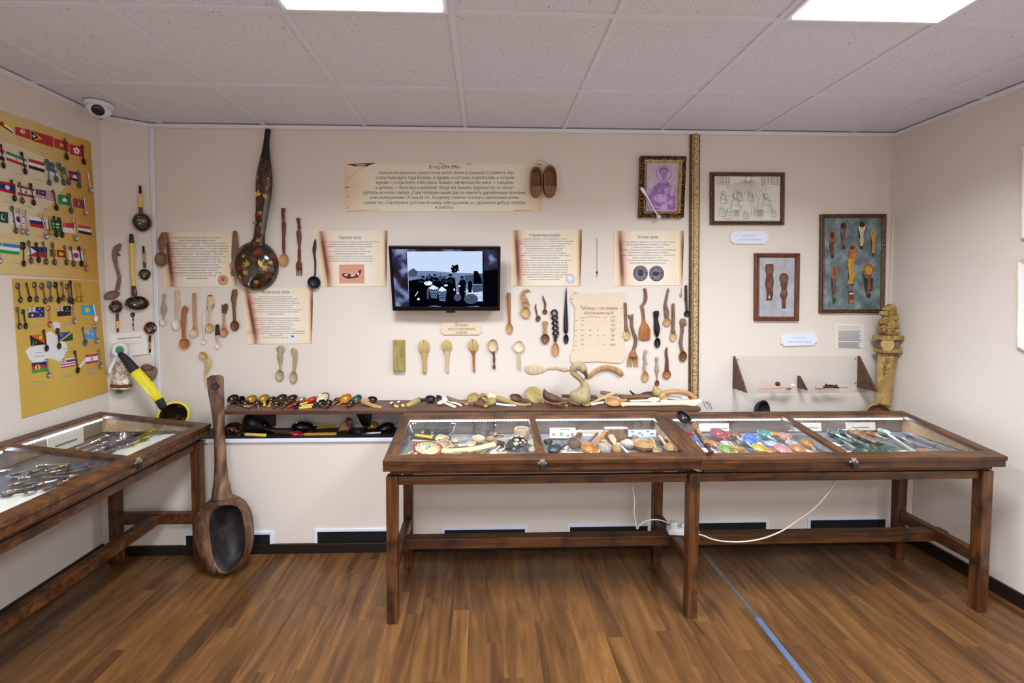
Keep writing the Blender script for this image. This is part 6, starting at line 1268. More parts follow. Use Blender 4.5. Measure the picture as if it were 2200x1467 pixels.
C('plain pale wooden ladle between the yellow handled spoon and red floral one', 953, 954, 15, [(938, 951, 7), (915, 948, 6), (886, 946, 6)], 'pale', 'pale', h=.03, group=GC, asp=1.3, name='wooden_ladle', inner='grey', dep=.35)
C('big red painted ladle with floral bowl and pale yellow handle in the middle case', 919, 963, 19, [(950, 968, 12, 'pale_yellow'), (985, 968, 13), (1025, 963, 13), (1062, 954, 15)], 'red', 'pale_yellow', h=.025, ht=.03, group=GC, asp=2.0, name='painted_ladle', inner='florals', dep=.35, N=(0, -.55, .8))
BK_ = C('big black painted ladle with white flowers and orange berries in the middle case', 1108, 961, 20, [(1080, 953, 16, 'black'), (1068, 949, 12)], 'floralsblack', 'black', h=.012, group=GC, asp=1.6, name='painted_ladle', dep=.4, face=-1, N=(0, -.5, .85))
b = MB()
for i in range(16): a = i*2.4; q = .0045*math.sqrt(i); b.ball((q*cos(a)*1.2, -.044+q*sin(a), .017-.25*max(0, q-.008)), .0048, n=8)
b.build('painted_berries', 'redpaint', BK_, smooth=True)
def cup(label, px, py, r_, hpx, mat, group, y=None, inner=None):
    p = inc(px, py, .0); s = p.y/F; R_ = r_*s; H = min(hpx*s, .757+.073*(p.y-TY)/TD-.03-ZB)
    o = MB().use(mat).lathe([(R_*.8, 0), (R_*.95, H*.25), (R_, H*.6), (R_*.94, H), (R_*.8, H), (R_*.8, H*.35), (.001, H*.3)], n=24).build('wooden_cup', None, None, T(p.x, p.y, ZB+.0005), smooth='auto'); return tag(o, label, 'cup', group)
cup('pale turned wooden cup at the back right of the middle case left half', 1121, 946, 17, 32, 'pale', GC)
def block(label, q, y, th, mat, name, cat, group):
    P = [atY(a, b_, y) for a, b_ in q]; o = P[0].copy(); o.z = ZB
    for p in P: p.z = min(max(p.z, ZB+.001), .757+.073*(y-TY)/TD-.032)
    b = MB().prism([(p.x-o.x, p.z-o.z) for p in P], -th/2, th/2)
    ob = b.build(name, mat, None, T(o.x, y, o.z) @ Matrix.Rotation(pi/2, 4, 'X'), bevel=.002); return tag(ob, label, cat, group)
block('flat pale wooden scoop standing at the left end of the middle case', [(852, 970), (868, 931), (880, 931), (876, 968), (866, 972)], 2.09, .012, 'pale', 'wooden_scoop', 'scoop', GC)
block('triangular wooden piece standing beside the small glass bowl', [(1066, 940), (1074, 925), (1092, 938), (1090, 944)], 2.25, .012, 'tan', 'wood_piece', 'wood piece', GC)
lump('pinkish carved wooden lump behind the pale yellow handle', 1027, 944, 13, 'pale', 'carved_wood', 'carving', GC, sx=1.2, h=.02)
lump('brown carved wooden lump right of the pinkish one', 1053, 943, 9, 'tan', 'carved_wood', 'carving', GC, h=.02)
block('long pale flat stick lying behind the yellow handle', [(972, 962), (985, 950), (1003, 946), (1006, 952), (985, 960)], 2.12, .01, 'white_wood', 'wood_piece', 'wood piece', GC)
for i, (x, y, m_, lab) in enumerate(((1015, 974, 'pale', 'left'), (1038, 973, 'tan', 'second from left'), (1062, 969, 'white_wood', 'third from left'), (1078, 968, 'bone', 'right'))):
    C('small pale wooden spoon at the front edge under the yellow handle, '+lab, x-3, y, 4, [(x+4, y-4, 4), (x+12, y-11, 4)], m_, m_, h=.006, group=GC, name='small_spoon')
for i, (x, y, lab) in enumerate(((1145, 955, 'upper'), (1143, 968, 'lower'))): lump('whitish shell like spoon beside the case divider, %s one' % lab, x, y, 9, 'white_wood', 'shell_spoon', 'spoon', GC, sx=.9, h=.01)
for i, (x, y) in enumerate(((880, 973), (893, 974))): C('thin pale stick spoon in the front left corner, '+('left', 'right')[i]+' one', x, y, 4, [(x+8, y-4, 4), (x+16, y-9, 4)], 'pale', 'pale', h=.006, group=GC, name='small_spoon')
# ---- middle case, right half
card('pale caption card with pink drawing at the back of the middle case', [(1181, 904), (1237, 904), (1237, 941), (1181, 941)], 2.36, 'caption cards in the cases', [(.1, .8, .4, .05)], pic=[('skin', -.35, .35, .12, .15), ('stone_pale', -.05, .4, .14, .2), ('skin', .2, .25, .1, .12), ('stone_lilac', .38, .35, .1, .14)])
card('cream caption card with two printed lines behind the orange ladle', [(1232, 902), (1296, 903), (1296, 936), (1232, 936)], 2.33, 'caption cards in the cases', [(.1, .62, .75, .08), (.1, .44, .4, .07)])
C('black ladle with short raised handle in the middle case right half', 1190, 962, 15, [(1204, 962, 7), (1217, 953, 6), (1230, 946, 9)], 'black', 'horn', h=.03, ht=.05, asp=1.05, inner='bluegrey', dep=.55, name='wooden_ladle')
lump('blue black stone scoop behind the black ladle', 1177, 949, 9, 'horn', 'stone_scoop', 'scoop', GD, sx=1.1)
C('dark grey brown ladle with orange brown handle in the middle case', 1233, 957, 17, [(1240, 944, 12, 'brown'), (1245, 932, 14, 'tan'), (1247, 925, 10)], 'old', 'tan', h=.025, ht=.05, asp=1.0, name='wooden_ladle', face=-1)
C('glossy orange wooden ladle with raised bright handle in the middle case', 1266, 962, 18, [(1280, 953, 9), (1290, 940, 10), (1299, 929, 10), (1304, 927, 9)], 'orange_gloss', 'orange_gloss', h=.03, ht=.055, asp=1.0, dep=.6, name='wooden_ladle')
C('pinkish wooden spoon with antlered handle leaning behind the orange ladle', 1262, 952, 8, [(1272, 943, 6), (1280, 934, 7), (1285, 929, 6)], 'tan', 'copper', h=.03, ht=.06, extra=[])
cup('greyish round wooden salt cup in the middle case', 1299, 970, 14, 16, 'shell', GD)
C('pale wooden spoon standing with broad handle up in the middle case', 1325, 966, 10, [(1321, 954, 7), (1317, 944, 15), (1313, 933, 14)], 'tan', 'pale', h=.015, ht=.06, face=-1)
C('white bone spoon slanting beside the grey shells', 1330, 953, 6, [(1338, 961, 5), (1348, 971, 6), (1354, 976, 6)], 'white', 'white', h=.015, name='bone_spoon')
C('yellow and black painted spoon behind the salt cup', 1297, 946, 8, [(1303, 950, 4), (1310, 955, 4)], 'khok', 'yellow', h=.03, name='painted_spoon', inner='florals')
lump('grey brown shell lump beside the bone spoon', 1347, 955, 14, 'shell', 'shell', 'shell', GD, sx=1.1, h=.02, jit=.012)
lump('dark grey stone behind the wooden jar', 1362, 938, 10, 'stone_lilac', 'stone', 'stone', GD, h=.02)
p = inc(1384, 966, 0); s = p.y/F
r = thing('wooden_jar', 'big round pale wooden jar with opening in the middle case', 'jar', T(p.x, max(p.y, 2.09), ZB), GD); H = min(34*s, .045)
MB().use('tan').lathe([(14*s, 0), (22*s, H*.3), (24*s, H*.6), (20*s, H*.92), (14*s, H), (12*s, H*.9), (11*s, H*.5), (.001, H*.45)], n=26).build('body', None, r, smooth='auto')
C('yellow wooden spoon leaning against the wooden jar', 1412, 971, 9, [(1407, 958, 5), (1402, 944, 8), (1397, 934, 9)], 'straw', 'straw', h=.012, ht=.065, inner='olive')
C('pale wooden spoon with carved handle top, left of two in the case corner', 1438, 967, 12, [(1429, 954, 7), (1422, 943, 7), (1416, 936, 10)], 'tan', 'pale', h=.012, ht=.05, face=-1, asp=1.3)
C('pale wooden spoon with carved handle top, right of two in the case corner', 1449, 961, 11, [(1441, 948, 7), (1437, 940, 8), (1431, 932, 10)], 'tan', 'pale', h=.025, ht=.065, face=-1, asp=1.3)
card('blue and white floral box at the back right of the middle case', [(1352, 901), (1412, 901), (1408, 938), (1352, 938)], 2.33, None, (), 'floral_box', 'bluewhite', 'box', pic=[('g_blue', -.35, .7, .12, .12), ('stone_lilac', -.1, .5, .15, .1), ('g_blue', .2, .75, .1, .12), ('stone_lilac', .35, .4, .14, .12), ('g_blue', 0, .25, .1, .1), ('stone_lilac', -.3, .25, .1, .1)])
block('brown bark basket at the back of the middle case', [(1297, 940), (1299, 914), (1318, 909), (1334, 913), (1350, 911), (1350, 940)], 2.36, .05, 'bark', 'bark_basket', 'basket', GD)
C('silver tipped small spoon in the front right corner of the middle case', 1460, 974, 4, [(1462, 968, 3), (1463, 962, 3)], 'silver', 'silver', h=.006, name='small_spoon')
for i, (x, y, m_, lab) in enumerate(((1210, 972, 'paper', 'left'), (1247, 971, 'paper', 'right'))):
    p = inc(x, y, .0); o = MB().box(-.05, .05, -.025, .03, 0, .001).build('paper_sheet', m_, None, T(p.x, max(2.03, p.y), ZB+.0005+i*.0015) @ Matrix.Rotation(.3-i*.5, 4, 'Z')); tag(o, 'white paper sheet under the ladles in the middle case, %s of two' % lab, 'paper', GD)
for lab, x, y, r_, tx, ty, m_ in (('pale wooden spoon lying in front of the small glass bowl', 1012, 954, 8, 985, 957, 'white_wood'), ('tan wooden spoon between the carved lump and the cup', 1085, 947, 8, 1062, 952, 'tan'), ('whitish wooden spoon crossing under the yellow handle', 1000, 974, 8, 1024, 968, 'white_wood'), ('pale wooden spoon under the black floral ladle', 1062, 974, 8, 1088, 972, 'pale'), ('pale wooden spoon at the foot of the cup', 1132, 950, 7, 1144, 944, 'pale'), ('tan wooden spoon below the pale wooden ladle bowl', 968, 958, 7, 990, 953, 'tan'), ('grey wooden spoon behind the pale wooden ladle', 978, 946, 7, 1004, 942, 'grey'), ('brown wooden spoon standing against the back of the left half', 1060, 932, 7, 1082, 936, 'brown')):
    C(lab, x, y, r_, [((x+tx)/2, (y+ty)/2, 5), (tx, ty, 6)], m_, m_, h=.012, group=GC, asp=1.35, inner='pale' if m_ != 'pale' else 'white_wood')
for lab, x, y, r_, tx, ty, m_ in (('brown wooden spoon in front of the bark basket', 1318, 948, 8, 1336, 942, 'brown'), ('tan wooden spoon lying before the floral box', 1366, 947, 8, 1348, 944, 'tan'), ('pale spoon lying between the salt cup and the orange ladle', 1284, 974, 6, 1290, 962, 'pale'), ('dark wooden spoon behind the two pale corner spoons', 1424, 950, 8, 1404, 946, 'old'), ('white bone spoon under the dark grey brown ladle', 1215, 960, 7, 1226, 966, 'bone')):
    C(lab, x, y, r_, [((x+tx)/2, (y+ty)/2, 5), (tx, ty, 6)], m_, m_, h=.012, group=GD, asp=1.35)
# ---- right case, left half : glass spoons
for x, y, r_, tx, ty, c_, lab in ((1546, 934, 17, 1560, 946, 'g_red', 'large rose red'), (1579, 934, 12, 1597, 950, 'g_brown', 'brown pink'), (1613, 938, 12, 1646, 949, 'g_blue', 'blue upper'), (1611, 948, 13, 1640, 960, 'g_blue', 'blue lower'), (1643, 933, 13, 1668, 948, 'g_teal', 'teal'), (1665, 931, 9, 1690, 946, 'g_amber', 'amber ball'), (1686, 937, 12, 1700, 949, 'g_pink', 'pinkish white'), (1563, 967, 14, 1590, 976, 'g_green', 'light green'), (1583, 964, 14, 1566, 950, 'g_amber', 'amber front'), (1632, 963, 13, 1656, 972, 'g_yellow', 'yellow'), (1681, 966, 14, 1706, 973, 'g_pink', 'pink front'), (1657, 953, 11, 1684, 962, 'g_pale', 'pale blue'), (1714, 964, 13, 1738, 972, 'g_orange', 'orange'), (1735, 951, 12, 1751, 966, 'g_amber', 'amber by the divider'), (1561, 952, 11, 1584, 972, 'g_clear', 'clear grey'), (1531, 950, 10, 1550, 968, 'g_orange', 'tan'), (1656, 966, 9, 1664, 974, 'g_orange', 'small peach'), (1484, 930, 7, 1490, 940, 'g_red', 'small red behind the black ladle'), (1496, 947, 8, 1502, 962, 'g_blue', 'small blue left of the black ladle'), (1596, 944, 9, 1624, 966, 'g_clear', 'clear long handled'), (1700, 950, 10, 1724, 960, 'g_clear', 'clear round')):
    C(lab+' glass spoon in the right case', x, y, r_*1.18, [(x+(tx-x)*.45, y+(ty-y)*.45, 5), (tx, ty, 5)], c_, c_, h=.022, asp=1.05, group=GE, name='glass_spoon', N=(0, -.3, .95))
for i, (x, y) in enumerate(((1610, 950), (1720, 968), (1512, 966), (1560, 972))):
    p = inc(x, y, 0); tag(MB().box(-.06, .06, -.03, .03, 0, .001).build('paper_sheet', 'paper', None, T(p.x, min(max(p.y, 2.05), 2.4), ZB-.005+i*.0014) @ Matrix.Rotation(.2*i-.3, 4, 'Z')), 'white sheet under the glass spoons, '+('behind the blue pair', 'front right by the divider', 'beside the black ladle', 'front left below the green spoon')[i], 'paper', 'white sheets under the glass spoons')
for q, lab, ln in (([(1503, 901), (1567, 901), (1566, 926), (1503, 926)], 'white caption card behind the rose red glass spoon', [(.15, .3, .55, .09)]), ([(1700, 898), (1765, 898), (1765, 926), (1700, 926)], 'white caption card behind the divider of the right case', [(.15, .35, .5, .09)]), ([(1818, 898), (1882, 898), (1881, 924), (1818, 923)], 'white caption card below the bright LED strip in the right case', [(0, .3, .6, .1)])):
    card(lab, q, 2.40, 'caption cards in the cases', ln)
# ---- right case, right half : stone spoons
for x, y, r_, tx, ty, c_, lab in ((1790, 930, 10, 1830, 950, 'stone_green', 'mottled green, leftmost'), (1812, 930, 10, 1858, 955, 'stone_dark', 'black, under the orange one'), (1842, 932, 12, 1880, 950, 'stone_orange', 'orange and black'), (1900, 928, 10, 1966, 970, 'stone_pale', 'large pale jade'), (1862, 940, 9, 1910, 955, 'stone_lilac', 'lilac grey'), (1858, 966, 10, 1900, 970, 'stone_green', 'dark green, front'), (1880, 962, 9, 1920, 958, 'stone_green', 'green, front centre'), (1914, 968, 9, 1930, 972, 'stone_green', 'green, beside the jade handle'), (1935, 938, 8, 1960, 952, 'stone_lilac', 'small lilac behind the jade'), (1975, 954, 8, 2000, 962, 'stone_lilac', 'greyish, right of the jade'), (1985, 968, 9, 2005, 973, 'stone_orange', 'brown, front right'), (1830, 945, 9, 1870, 962, 'stone_green', 'green, in the middle of the pile'), (1806, 944, 9, 1840, 966, 'stone_green', 'green, left of the pile middle'), (1850, 950, 9, 1888, 968, 'stone_dark', 'black, across the pile middle'), (1868, 930, 9, 1906, 944, 'stone_orange', 'brown, right behind the orange one'), (1885, 948, 9, 1925, 962, 'stone_green', 'green, left along the jade handle'), (1950, 930, 8, 1990, 946, 'stone_lilac', 'pale lilac, behind right'), (2000, 950, 8, 2030, 960, 'stone_lilac', 'greyish, far right'), (1845, 972, 9, 1880, 974, 'stone_green', 'green, at the very front')):
    C('polished stone spoon, '+lab+', in the right case', x, y, r_*1.2, [(x+(tx-x)*.4, y+(ty-y)*.4, 7), (tx, ty, 8)], c_, c_, h=.018, asp=1.3, group=GF, name='stone_spoon', N=(0, -.35, .93))
for x, y, lab in ((1800, 952, 'left'), (1830, 971, 'front left'), (1945, 970, 'under the jade handle'), (2050, 974, 'far right corner')):
    p = inc(x, y, 0); tag(MB().box(-.05, .05, -.025, .025, 0, .001).build('paper_sheet', 'paper', None, T(p.x, min(max(p.y, 2.05), 2.42), ZB-.005) @ Matrix.Rotation(.3, 4, 'Z')), 'white paper under the stone spoons, '+lab, 'paper', 'white papers under the stone spoons')
# ---- left wall case
def lc(px, py, h): # inside the case along the left wall
    p = atZ(px, py, ZB+h); p.x = min(max(p.x, -2.09), -1.575); p.y = min(max(p.y, 1.15), 2.53)
    p.z = min(p.z, .76+.072*(-1.55-p.x)/.6-.026); return p
def CL(label, bx, by, r_, pts, mb, mh=None, h=.014, asp=1.5, name='silver_spoon', **k):
    B = lc(bx, by, h); s = (B-CAM).dot(_f)/F; tp = [(lc(p[0], p[1], h), p[2]*s) for p in pts]
    return S3(label, B, r_*s, tp, mb, mh, asp, (0, 0, 1), .3, name=name, group=GS1, **k)
K = lambda x, y: (x/4.583, 860+y/4.583)
random.seed(5)
SL = [((1035, 350), (880, 430), 'silver', 'farthest back with round finial'), ((1010, 420), (820, 500), 'grey', 'brown handled'), ((1090, 440), (900, 530), 'oldsilver', 'tarnished beside the thimble'), ((1150, 400), (1000, 440), 'silver', 'bright behind the thimble'), ((1160, 465), (960, 545), 'silver', 'bright in front of the thimble'), ((1380, 300), (1500, 305), 'silver', 'lying across at the far end'), ((1330, 370), (1480, 320), 'oldsilver', 'tarnished on the far paper'), ((1440, 330), (1600, 275), 'darksilver', 'dark at the far right end'), ((1250, 440), (1350, 370), 'silver', 'bright at the edge of the long paper'), ((1040, 545), (900, 560), 'oldsilver', 'tarnished near the divider'),
      ((420, 640), (700, 620), 'grey', 'horn handled, near the divider'), ((600, 650), (450, 690), 'silver', 'bright, in the near compartment'), ((640, 690), (860, 650), 'darksilver', 'dark, near the divider'), ((720, 740), (420, 760), 'silver', 'large bright, at the front of the near compartment'), ((390, 825), (560, 780), 'silver', 'bright, with round bowl'), ((240, 760), (60, 750), 'stone_green', 'green handled, at the left edge'), ((160, 820), (300, 780), 'stone_green', 'large dark green'), ((100, 890), (340, 850), 'silver', 'long bright, along the white paper'), ((300, 905), (460, 860), 'darkred', 'dark red handled'), ((620, 800), (760, 730), 'copper', 'copper tinted, at the front'), ((480, 860), (620, 815), 'darksilver', 'dark, along the white paper'), ((30, 690), (120, 680), 'silver', 'bright, at the back left edge'), ((330, 700), (520, 640), 'oldsilver', 'tarnished, at the back'), ((850, 660), (990, 640), 'bluegrey', 'bluish, touching the divider'), ((950, 400), (760, 470), 'grey', 'brown handled, second along the back'), ((1000, 470), (840, 540), 'silver', 'bright, fourth along the back'), ((1270, 395), (1150, 460), 'oldsilver', 'tarnished, crossing before the thimble'), ((1320, 330), (1240, 345), 'darksilver', 'dark, right of the thimble'), ((1090, 500), (950, 570), 'oldsilver', 'tarnished, at the edge of the long paper'), ((1600, 300), (1480, 350), 'bluegrey', 'bluish, on the long paper'), ((1700, 280), (1560, 330), 'oldsilver', 'tarnished, at the right end of the long paper'), ((1420, 380), (1300, 440), 'darksilver', 'dark, along the long paper'), ((540, 700), (330, 730), 'stone_green', 'green handled, in the middle of the near compartment'), ((760, 690), (560, 720), 'bluegrey', 'bluish, in the near compartment'), ((150, 720), (300, 690), 'oldsilver', 'tarnished, behind the green ones'), ((480, 800), (250, 820), 'silver', 'bright, below the green handled ones'), ((70, 930), (260, 900), 'darksilver', 'dark, at the front left')]
for (a, b2, m_, lab) in SL:
    (x, y), (tx, ty) = K(*a), K(*b2)
    CL('silver spoon in the left wall case, '+lab, x, y, 7.5, [(x+(tx-x)*.3, y+(ty-y)*.3, 3.5), (x+(tx-x)*.8, y+(ty-y)*.8, 4), (tx, ty, 7)], m_ if m_ in ('silver', 'oldsilver', 'darksilver', 'copper', 'bluegrey') else 'silver', m_)
def lpaper(label, q, dz):
    P = [lc(*K(x, y), dz) for x, y in q]; o = sum(P, Vector())/4
    b = MB().prism([(p.x-o.x, p.y-o.y) for p in P], 0, .0012); tag(b.build('paper_sheet', 'paper', None, T(o.x, o.y, ZB+dz)), label, 'paper', 'white papers in the left wall case'); return P
lpaper('long white paper strip along the front of the far compartment', [(1010, 545), (1480, 340), (1760, 330), (1180, 580)], .001)
lpaper('white paper at the far end of the left wall case', [(1600, 270), (1900, 240), (1800, 300), (1620, 300)], .0025)
lpaper('big white paper in the near compartment of the left wall case', [(-300, 980), (620, 850), (560, 880), (-300, 1230)], .001)
p = lc(*K(1222, 385), 0); s = .0023
tag(MB().lathe([(11*s, 0), (10*s, 8*s), (7*s, 14*s), (5*s, 17*s), (.001, 18*s)], n=18).build('thimble', 'silver', None, T(p.x, p.y, ZB+.001), smooth='auto'), 'small silver bell shaped thimble standing in the left wall case', 'thimble')
P = [atX(*K(x, y), -2.085) for x, y in ((465, 390), (822, 290), (825, 410), (470, 500))]
o = (P[2]+P[3])/2; fr_ = Fr((-2.085, o.y, ZB), (0, 1, 0), (0, 0, 1)); r = thing('caption_card', 'white caption card standing at the back of the left wall case', 'card', fr_.mat(), 'caption cards in the cases')
w_ = abs(P[1].y-P[0].y)/2; h_ = .085
b = MB().use('paper').box(-w_, w_, 0, h_, -.001, 0); b.build('card', None, r); MB().use('greyink').box(-w_*.6, w_*.6, h_*.3, h_*.42, 0, .0005).build('printed_line', None, r)

# ================================================================ flag boards on the left wall
def board(label, quad, mat, n1=.006):
    c = FL.at((quad[0][0]+quad[2][0])/2, (quad[0][1]+quad[2][1])/2); r = thing('flag_board', label, 'poster', FL.mat(c.x, c.y, 0), 'flag boards on the left wall')
    plate(FL, r, 'sheet', mat, quad, .0005, n1, o=c); return r, c
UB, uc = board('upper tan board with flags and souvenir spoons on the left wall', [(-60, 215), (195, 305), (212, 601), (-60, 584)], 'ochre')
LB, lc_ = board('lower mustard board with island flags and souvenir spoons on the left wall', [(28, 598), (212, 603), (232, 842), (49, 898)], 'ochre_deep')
FC = {}
def fm(h):
    k = 'print_'+h
    if k not in MT: plain(k, h, .5)
    return k
R_, Wt, G_, B_, K_, Y_, O_2 = 'b8202c', 'eceaf0', '2c8a4c', '22226a', '14121a', 'e8c030', 'd86020'
def flag(par, o, quad, items, n=.0062):
    b = MB(); z = n
    for mk, g in items:
        b.use(fm(mk)); z += .00012
        if not isinstance(g[0], (tuple, list)): cx, cy, rx, ry = g; g = [(cx+rx*cos(2*pi*i/14), cy+ry*sin(2*pi*i/14)) for i in range(14)]
        q = [FL.at(*bil(quad, *p), z)-o for p in g]
        a = sum(q[i].x*q[(i+1) % len(q)].y-q[(i+1) % len(q)].x*q[i].y for i in range(len(q)))
        b.poly([(p.x, p.y, z) for p in (q if a > 0 else q[::-1])])
    b.build('printed_flag', None, par)
rc = lambda x0, y0, x1, y1: [(x0, y0), (x1, y0), (x1, y1), (x0, y1)]
hs = lambda *cs: [(c_, rc(0, i/len(cs), 1, (i+1)/len(cs))) for i, c_ in enumerate(cs)]
def star(cx, cy, r_, asp=1.5, n=5): return [(cx+(r_ if i % 2 == 0 else r_*.4)*sin(pi*i/n)/asp, cy-(r_ if i % 2 == 0 else r_*.4)*cos(pi*i/n)) for i in range(2*n)]
bg = lambda c_: [(c_, rc(0, 0, 1, 1))]
jack = lambda x1, y1: [(B_, rc(0, 0, x1, y1)), (Wt, [(0, 0), (.06, 0), (x1, y1-.08), (x1, y1), (x1-.06, y1), (0, .08)]), (Wt, [(x1, 0), (x1-.06, 0), (0, y1-.08), (0, y1), (.06, y1), (x1, .08)]), (Wt, rc(0, y1*.36, x1, y1*.64)), (Wt, rc(x1*.4, 0, x1*.6, y1)), (R_, rc(0, y1*.43, x1, y1*.57)), (R_, rc(x1*.45, 0, x1*.55, y1))]
U = [([(-8, 252), (28, 268), (28, 287), (-8, 270)], bg('e6cc30')+[(Wt, [(0, .1), (1, .6), (1, .95), (0, .4)]), (K_, [(0, .35), (1, .85), (1, 1), (0, .6)]), (R_, (.35, .4, .12, .25))]),
     ([(32, 272), (65, 279), (66, 300), (33, 289)], bg(R_)+[('d89090', (.5, .35, .2, .3)), (Wt, (.45, .4, .08, .15))]),
     ([(67, 280), (114, 294), (115, 317), (68, 302)], bg(R_)+[(Y_, [(0, 0), (.5, .5), (0, 1)]), (K_, [(0, 0), (.34, .5), (0, 1)]), (Wt, star(.12, .5, .2, 2))]),
     ([(116, 297), (147, 305), (148, 327), (117, 316)], bg(R_)+[(Y_, star(.5, .52, .32))]),
     ([(149, 309), (179, 316), (180, 338), (150, 331)], bg(R_)+[(Wt, (.5+.15*sin(a), .5-.22*cos(a), .09, .14)) for a in [k*2*pi/5 for k in range(5)]]),
     ([(-6, 318), (9, 322), (10, 346), (-6, 341)], hs(R_, Wt, K_)), ([(13, 324), (57, 342), (58, 360), (14, 344)], hs(G_, Wt, R_)+[('d08080', (.5, .5, .06, .12))]),
     ([(61, 340), (95, 350), (96, 371), (62, 361)], hs(R_, Wt, K_)), ([(98, 350), (122, 358), (122, 380), (99, 372)], hs(Wt, '5a7a9a', Wt)), ([(147, 366), (173, 372), (174, 392), (149, 386)], [(B_, rc(0, 0, 1, 1)), (R_, rc(0, .25, 1, .75)), (Wt, [(.3, .7), (.35, .45), (.5, .3), (.65, .45), (.7, .7)])]),
     ([(0, 388), (33, 395), (34, 418), (0, 410)], [(R_, rc(0, 0, 1, 1)), (B_, rc(0, .25, 1, .75)), (Wt, (.48, .5, .16, .22))]), ([(37, 396), (74, 406), (75, 426), (38, 418)], [(R_, rc(0, 0, 1, 1)), (Wt, rc(0, .25, 1, .75)), (G_, [(.4, .7), (.5, .28), (.6, .7)])]),
     ([(77, 406), (120, 413), (121, 435), (78, 424)], [(Wt, rc(0, 0, 1, 1))]+[('b03060', rc(0, i/7, 1, i/7+1/14)) for i in range(7)]+[(B_, rc(0, 0, .5, .57)), (Y_, (.18, .28, .09, .17)), (B_, (.21, .28, .08, .14)), (Y_, star(.34, .28, .14))]),
     ([(124, 417), (152, 421), (154, 443), (126, 438)], bg('1e8a50')+[(Wt, [(.3, .65), (.35, .4), (.5, .25), (.65, .4), (.7, .65)]), (Y_, star(.5, .17, .07))]), ([(157, 425), (182, 430), (183, 449), (158, 445)], bg(R_)+[('1c5c3c', rc(.22, .25, .78, .75)), (Wt, (.52, .5, .1, .17)), ('1c5c3c', (.56, .5, .08, .14))]),
     ([(-8, 453), (17, 456), (18, 480), (-8, 476)], [('12503a', rc(0, 0, 1, 1)), (Wt, rc(0, 0, .2, 1)), (Wt, (.6, .5, .2, .27)), ('12503a', (.65, .45, .17, .23))]), ([(22, 456), (58, 462), (58, 486), (22, 482)], bg(Wt)+[(R_, (.48, .42, .14, .2)), (B_, (.52, .56, .14, .18)), (K_, rc(.72, .18, .85, .25)), (K_, rc(.74, .75, .86, .82)), (K_, rc(.14, .7, .26, .78)), (K_, rc(.14, .2, .26, .28))]),
     ([(63, 465), (96, 469), (98, 492), (65, 486)], hs(Wt, B_, R_)), ([(99, 470), (133, 473), (134, 500), (101, 495)], bg('1c7a3c')+[(Y_, rc(.2, 0, .28, 1)), (Wt, rc(0, 0, .12, .9)), (Wt, rc(.4, .3, .85, .42)), (Wt, rc(.4, .6, .8, .66))]), ([(136, 478), (162, 480), (162, 502), (136, 498)], hs('c82838', Wt)+[(Wt, (.2, .25, .1, .17)), ('c82838', (.24, .25, .09, .15))]), ([(168, 483), (195, 487), (197, 506), (169, 500)], hs('c82848', Wt, K_)+[('7a9a6a', star(.35, .5, .1)), ('7a9a6a', star(.65, .5, .1))]),
     ([(0, 521), (41, 526), (42, 548), (0, 543)], hs('3a80c8', Wt, '2c9a4c')+[(Wt, (.14, .17, .07, .12)), ('3a80c8', (.17, .17, .06, .1))]), ([(62, 529), (101, 531), (102, 554), (58, 550)], hs('24247a', 'b02c30')+[(Wt, [(0, 0), (.45, .5), (0, 1)]), (Y_, (.15, .5, .06, .12))]), ([(105, 533), (142, 537), (143, 555), (107, 552)], bg(Y_)+[('2a6a2c', rc(.03, .06, .2, .94)), (O_2, rc(.21, .06, .4, .94)), ('8a2a14', rc(.44, .06, .97, .94)), (Y_, (.7, .55, .15, .2)), (Y_, rc(.6, .3, .68, .5))]),
     ([(147, 537), (178, 538), (179, 562), (149, 558)], bg(Wt)+[('c0203c', (.5, .5, .2, .26))])]
for q, it in U: flag(UB, uc, q, it)
b = MB().use('softink')
for x, y in ((46, 302), (95, 330), (130, 345), (163, 352), (10, 300), (38, 375), (80, 387), (160, 407), (18, 435), (60, 445), (100, 450), (145, 460), (175, 465), (85, 508), (120, 515), (150, 518), (185, 523), (35, 566), (85, 570), (130, 574), (165, 577)):
    q = [FL.at(*p, .0066)-uc for p in line(x-9, y-3, x+9, y+1, 1.1)]; b.poly([(p.x, p.y, .0066) for p in (q[::-1] if (q[1].x-q[0].x)*(q[2].y-q[0].y)-(q[1].y-q[0].y)*(q[2].x-q[0].x) < 0 else q)])
b.build('printed_names', None, UB)
def land(par, o, n, polys, mk):
    b = MB().use(mk)
    for g in polys:
        q = [FL.at(*p, n)-o for p in g]; a = sum(q[i].x*q[(i+1) % len(q)].y-q[(i+1) % len(q)].x*q[i].y for i in range(len(q)))
        b.poly([(p.x, p.y, n) for p in (q if a > 0 else q[::-1])])
    b.build('printed_map', None, par)
K = lambda x, y: (x/4.583, 580+y/4.583)
plain('map_white', 'e6e6e6', .5); plain('map_cream', 'e2d6b4', .5)
land(LB, lc_, .0061, [[K(*p) for p in g] for g in ([(520, 515), (560, 510), (600, 530), (600, 560), (540, 600), (525, 560)], [(455, 620), (500, 600), (560, 650), (650, 720), (670, 780), (630, 850), (590, 910), (540, 880), (470, 870), (420, 905), (330, 910), (290, 880), (250, 800), (290, 760), (400, 740), (460, 740)], [(770, 960), (840, 870), (835, 915), (790, 960)])], 'map_white')
land(UB, uc, .0061, [[(-40, 300), (30, 310), (110, 345), (140, 400), (110, 440), (60, 470), (20, 500), (-40, 500)]], 'map_cream')
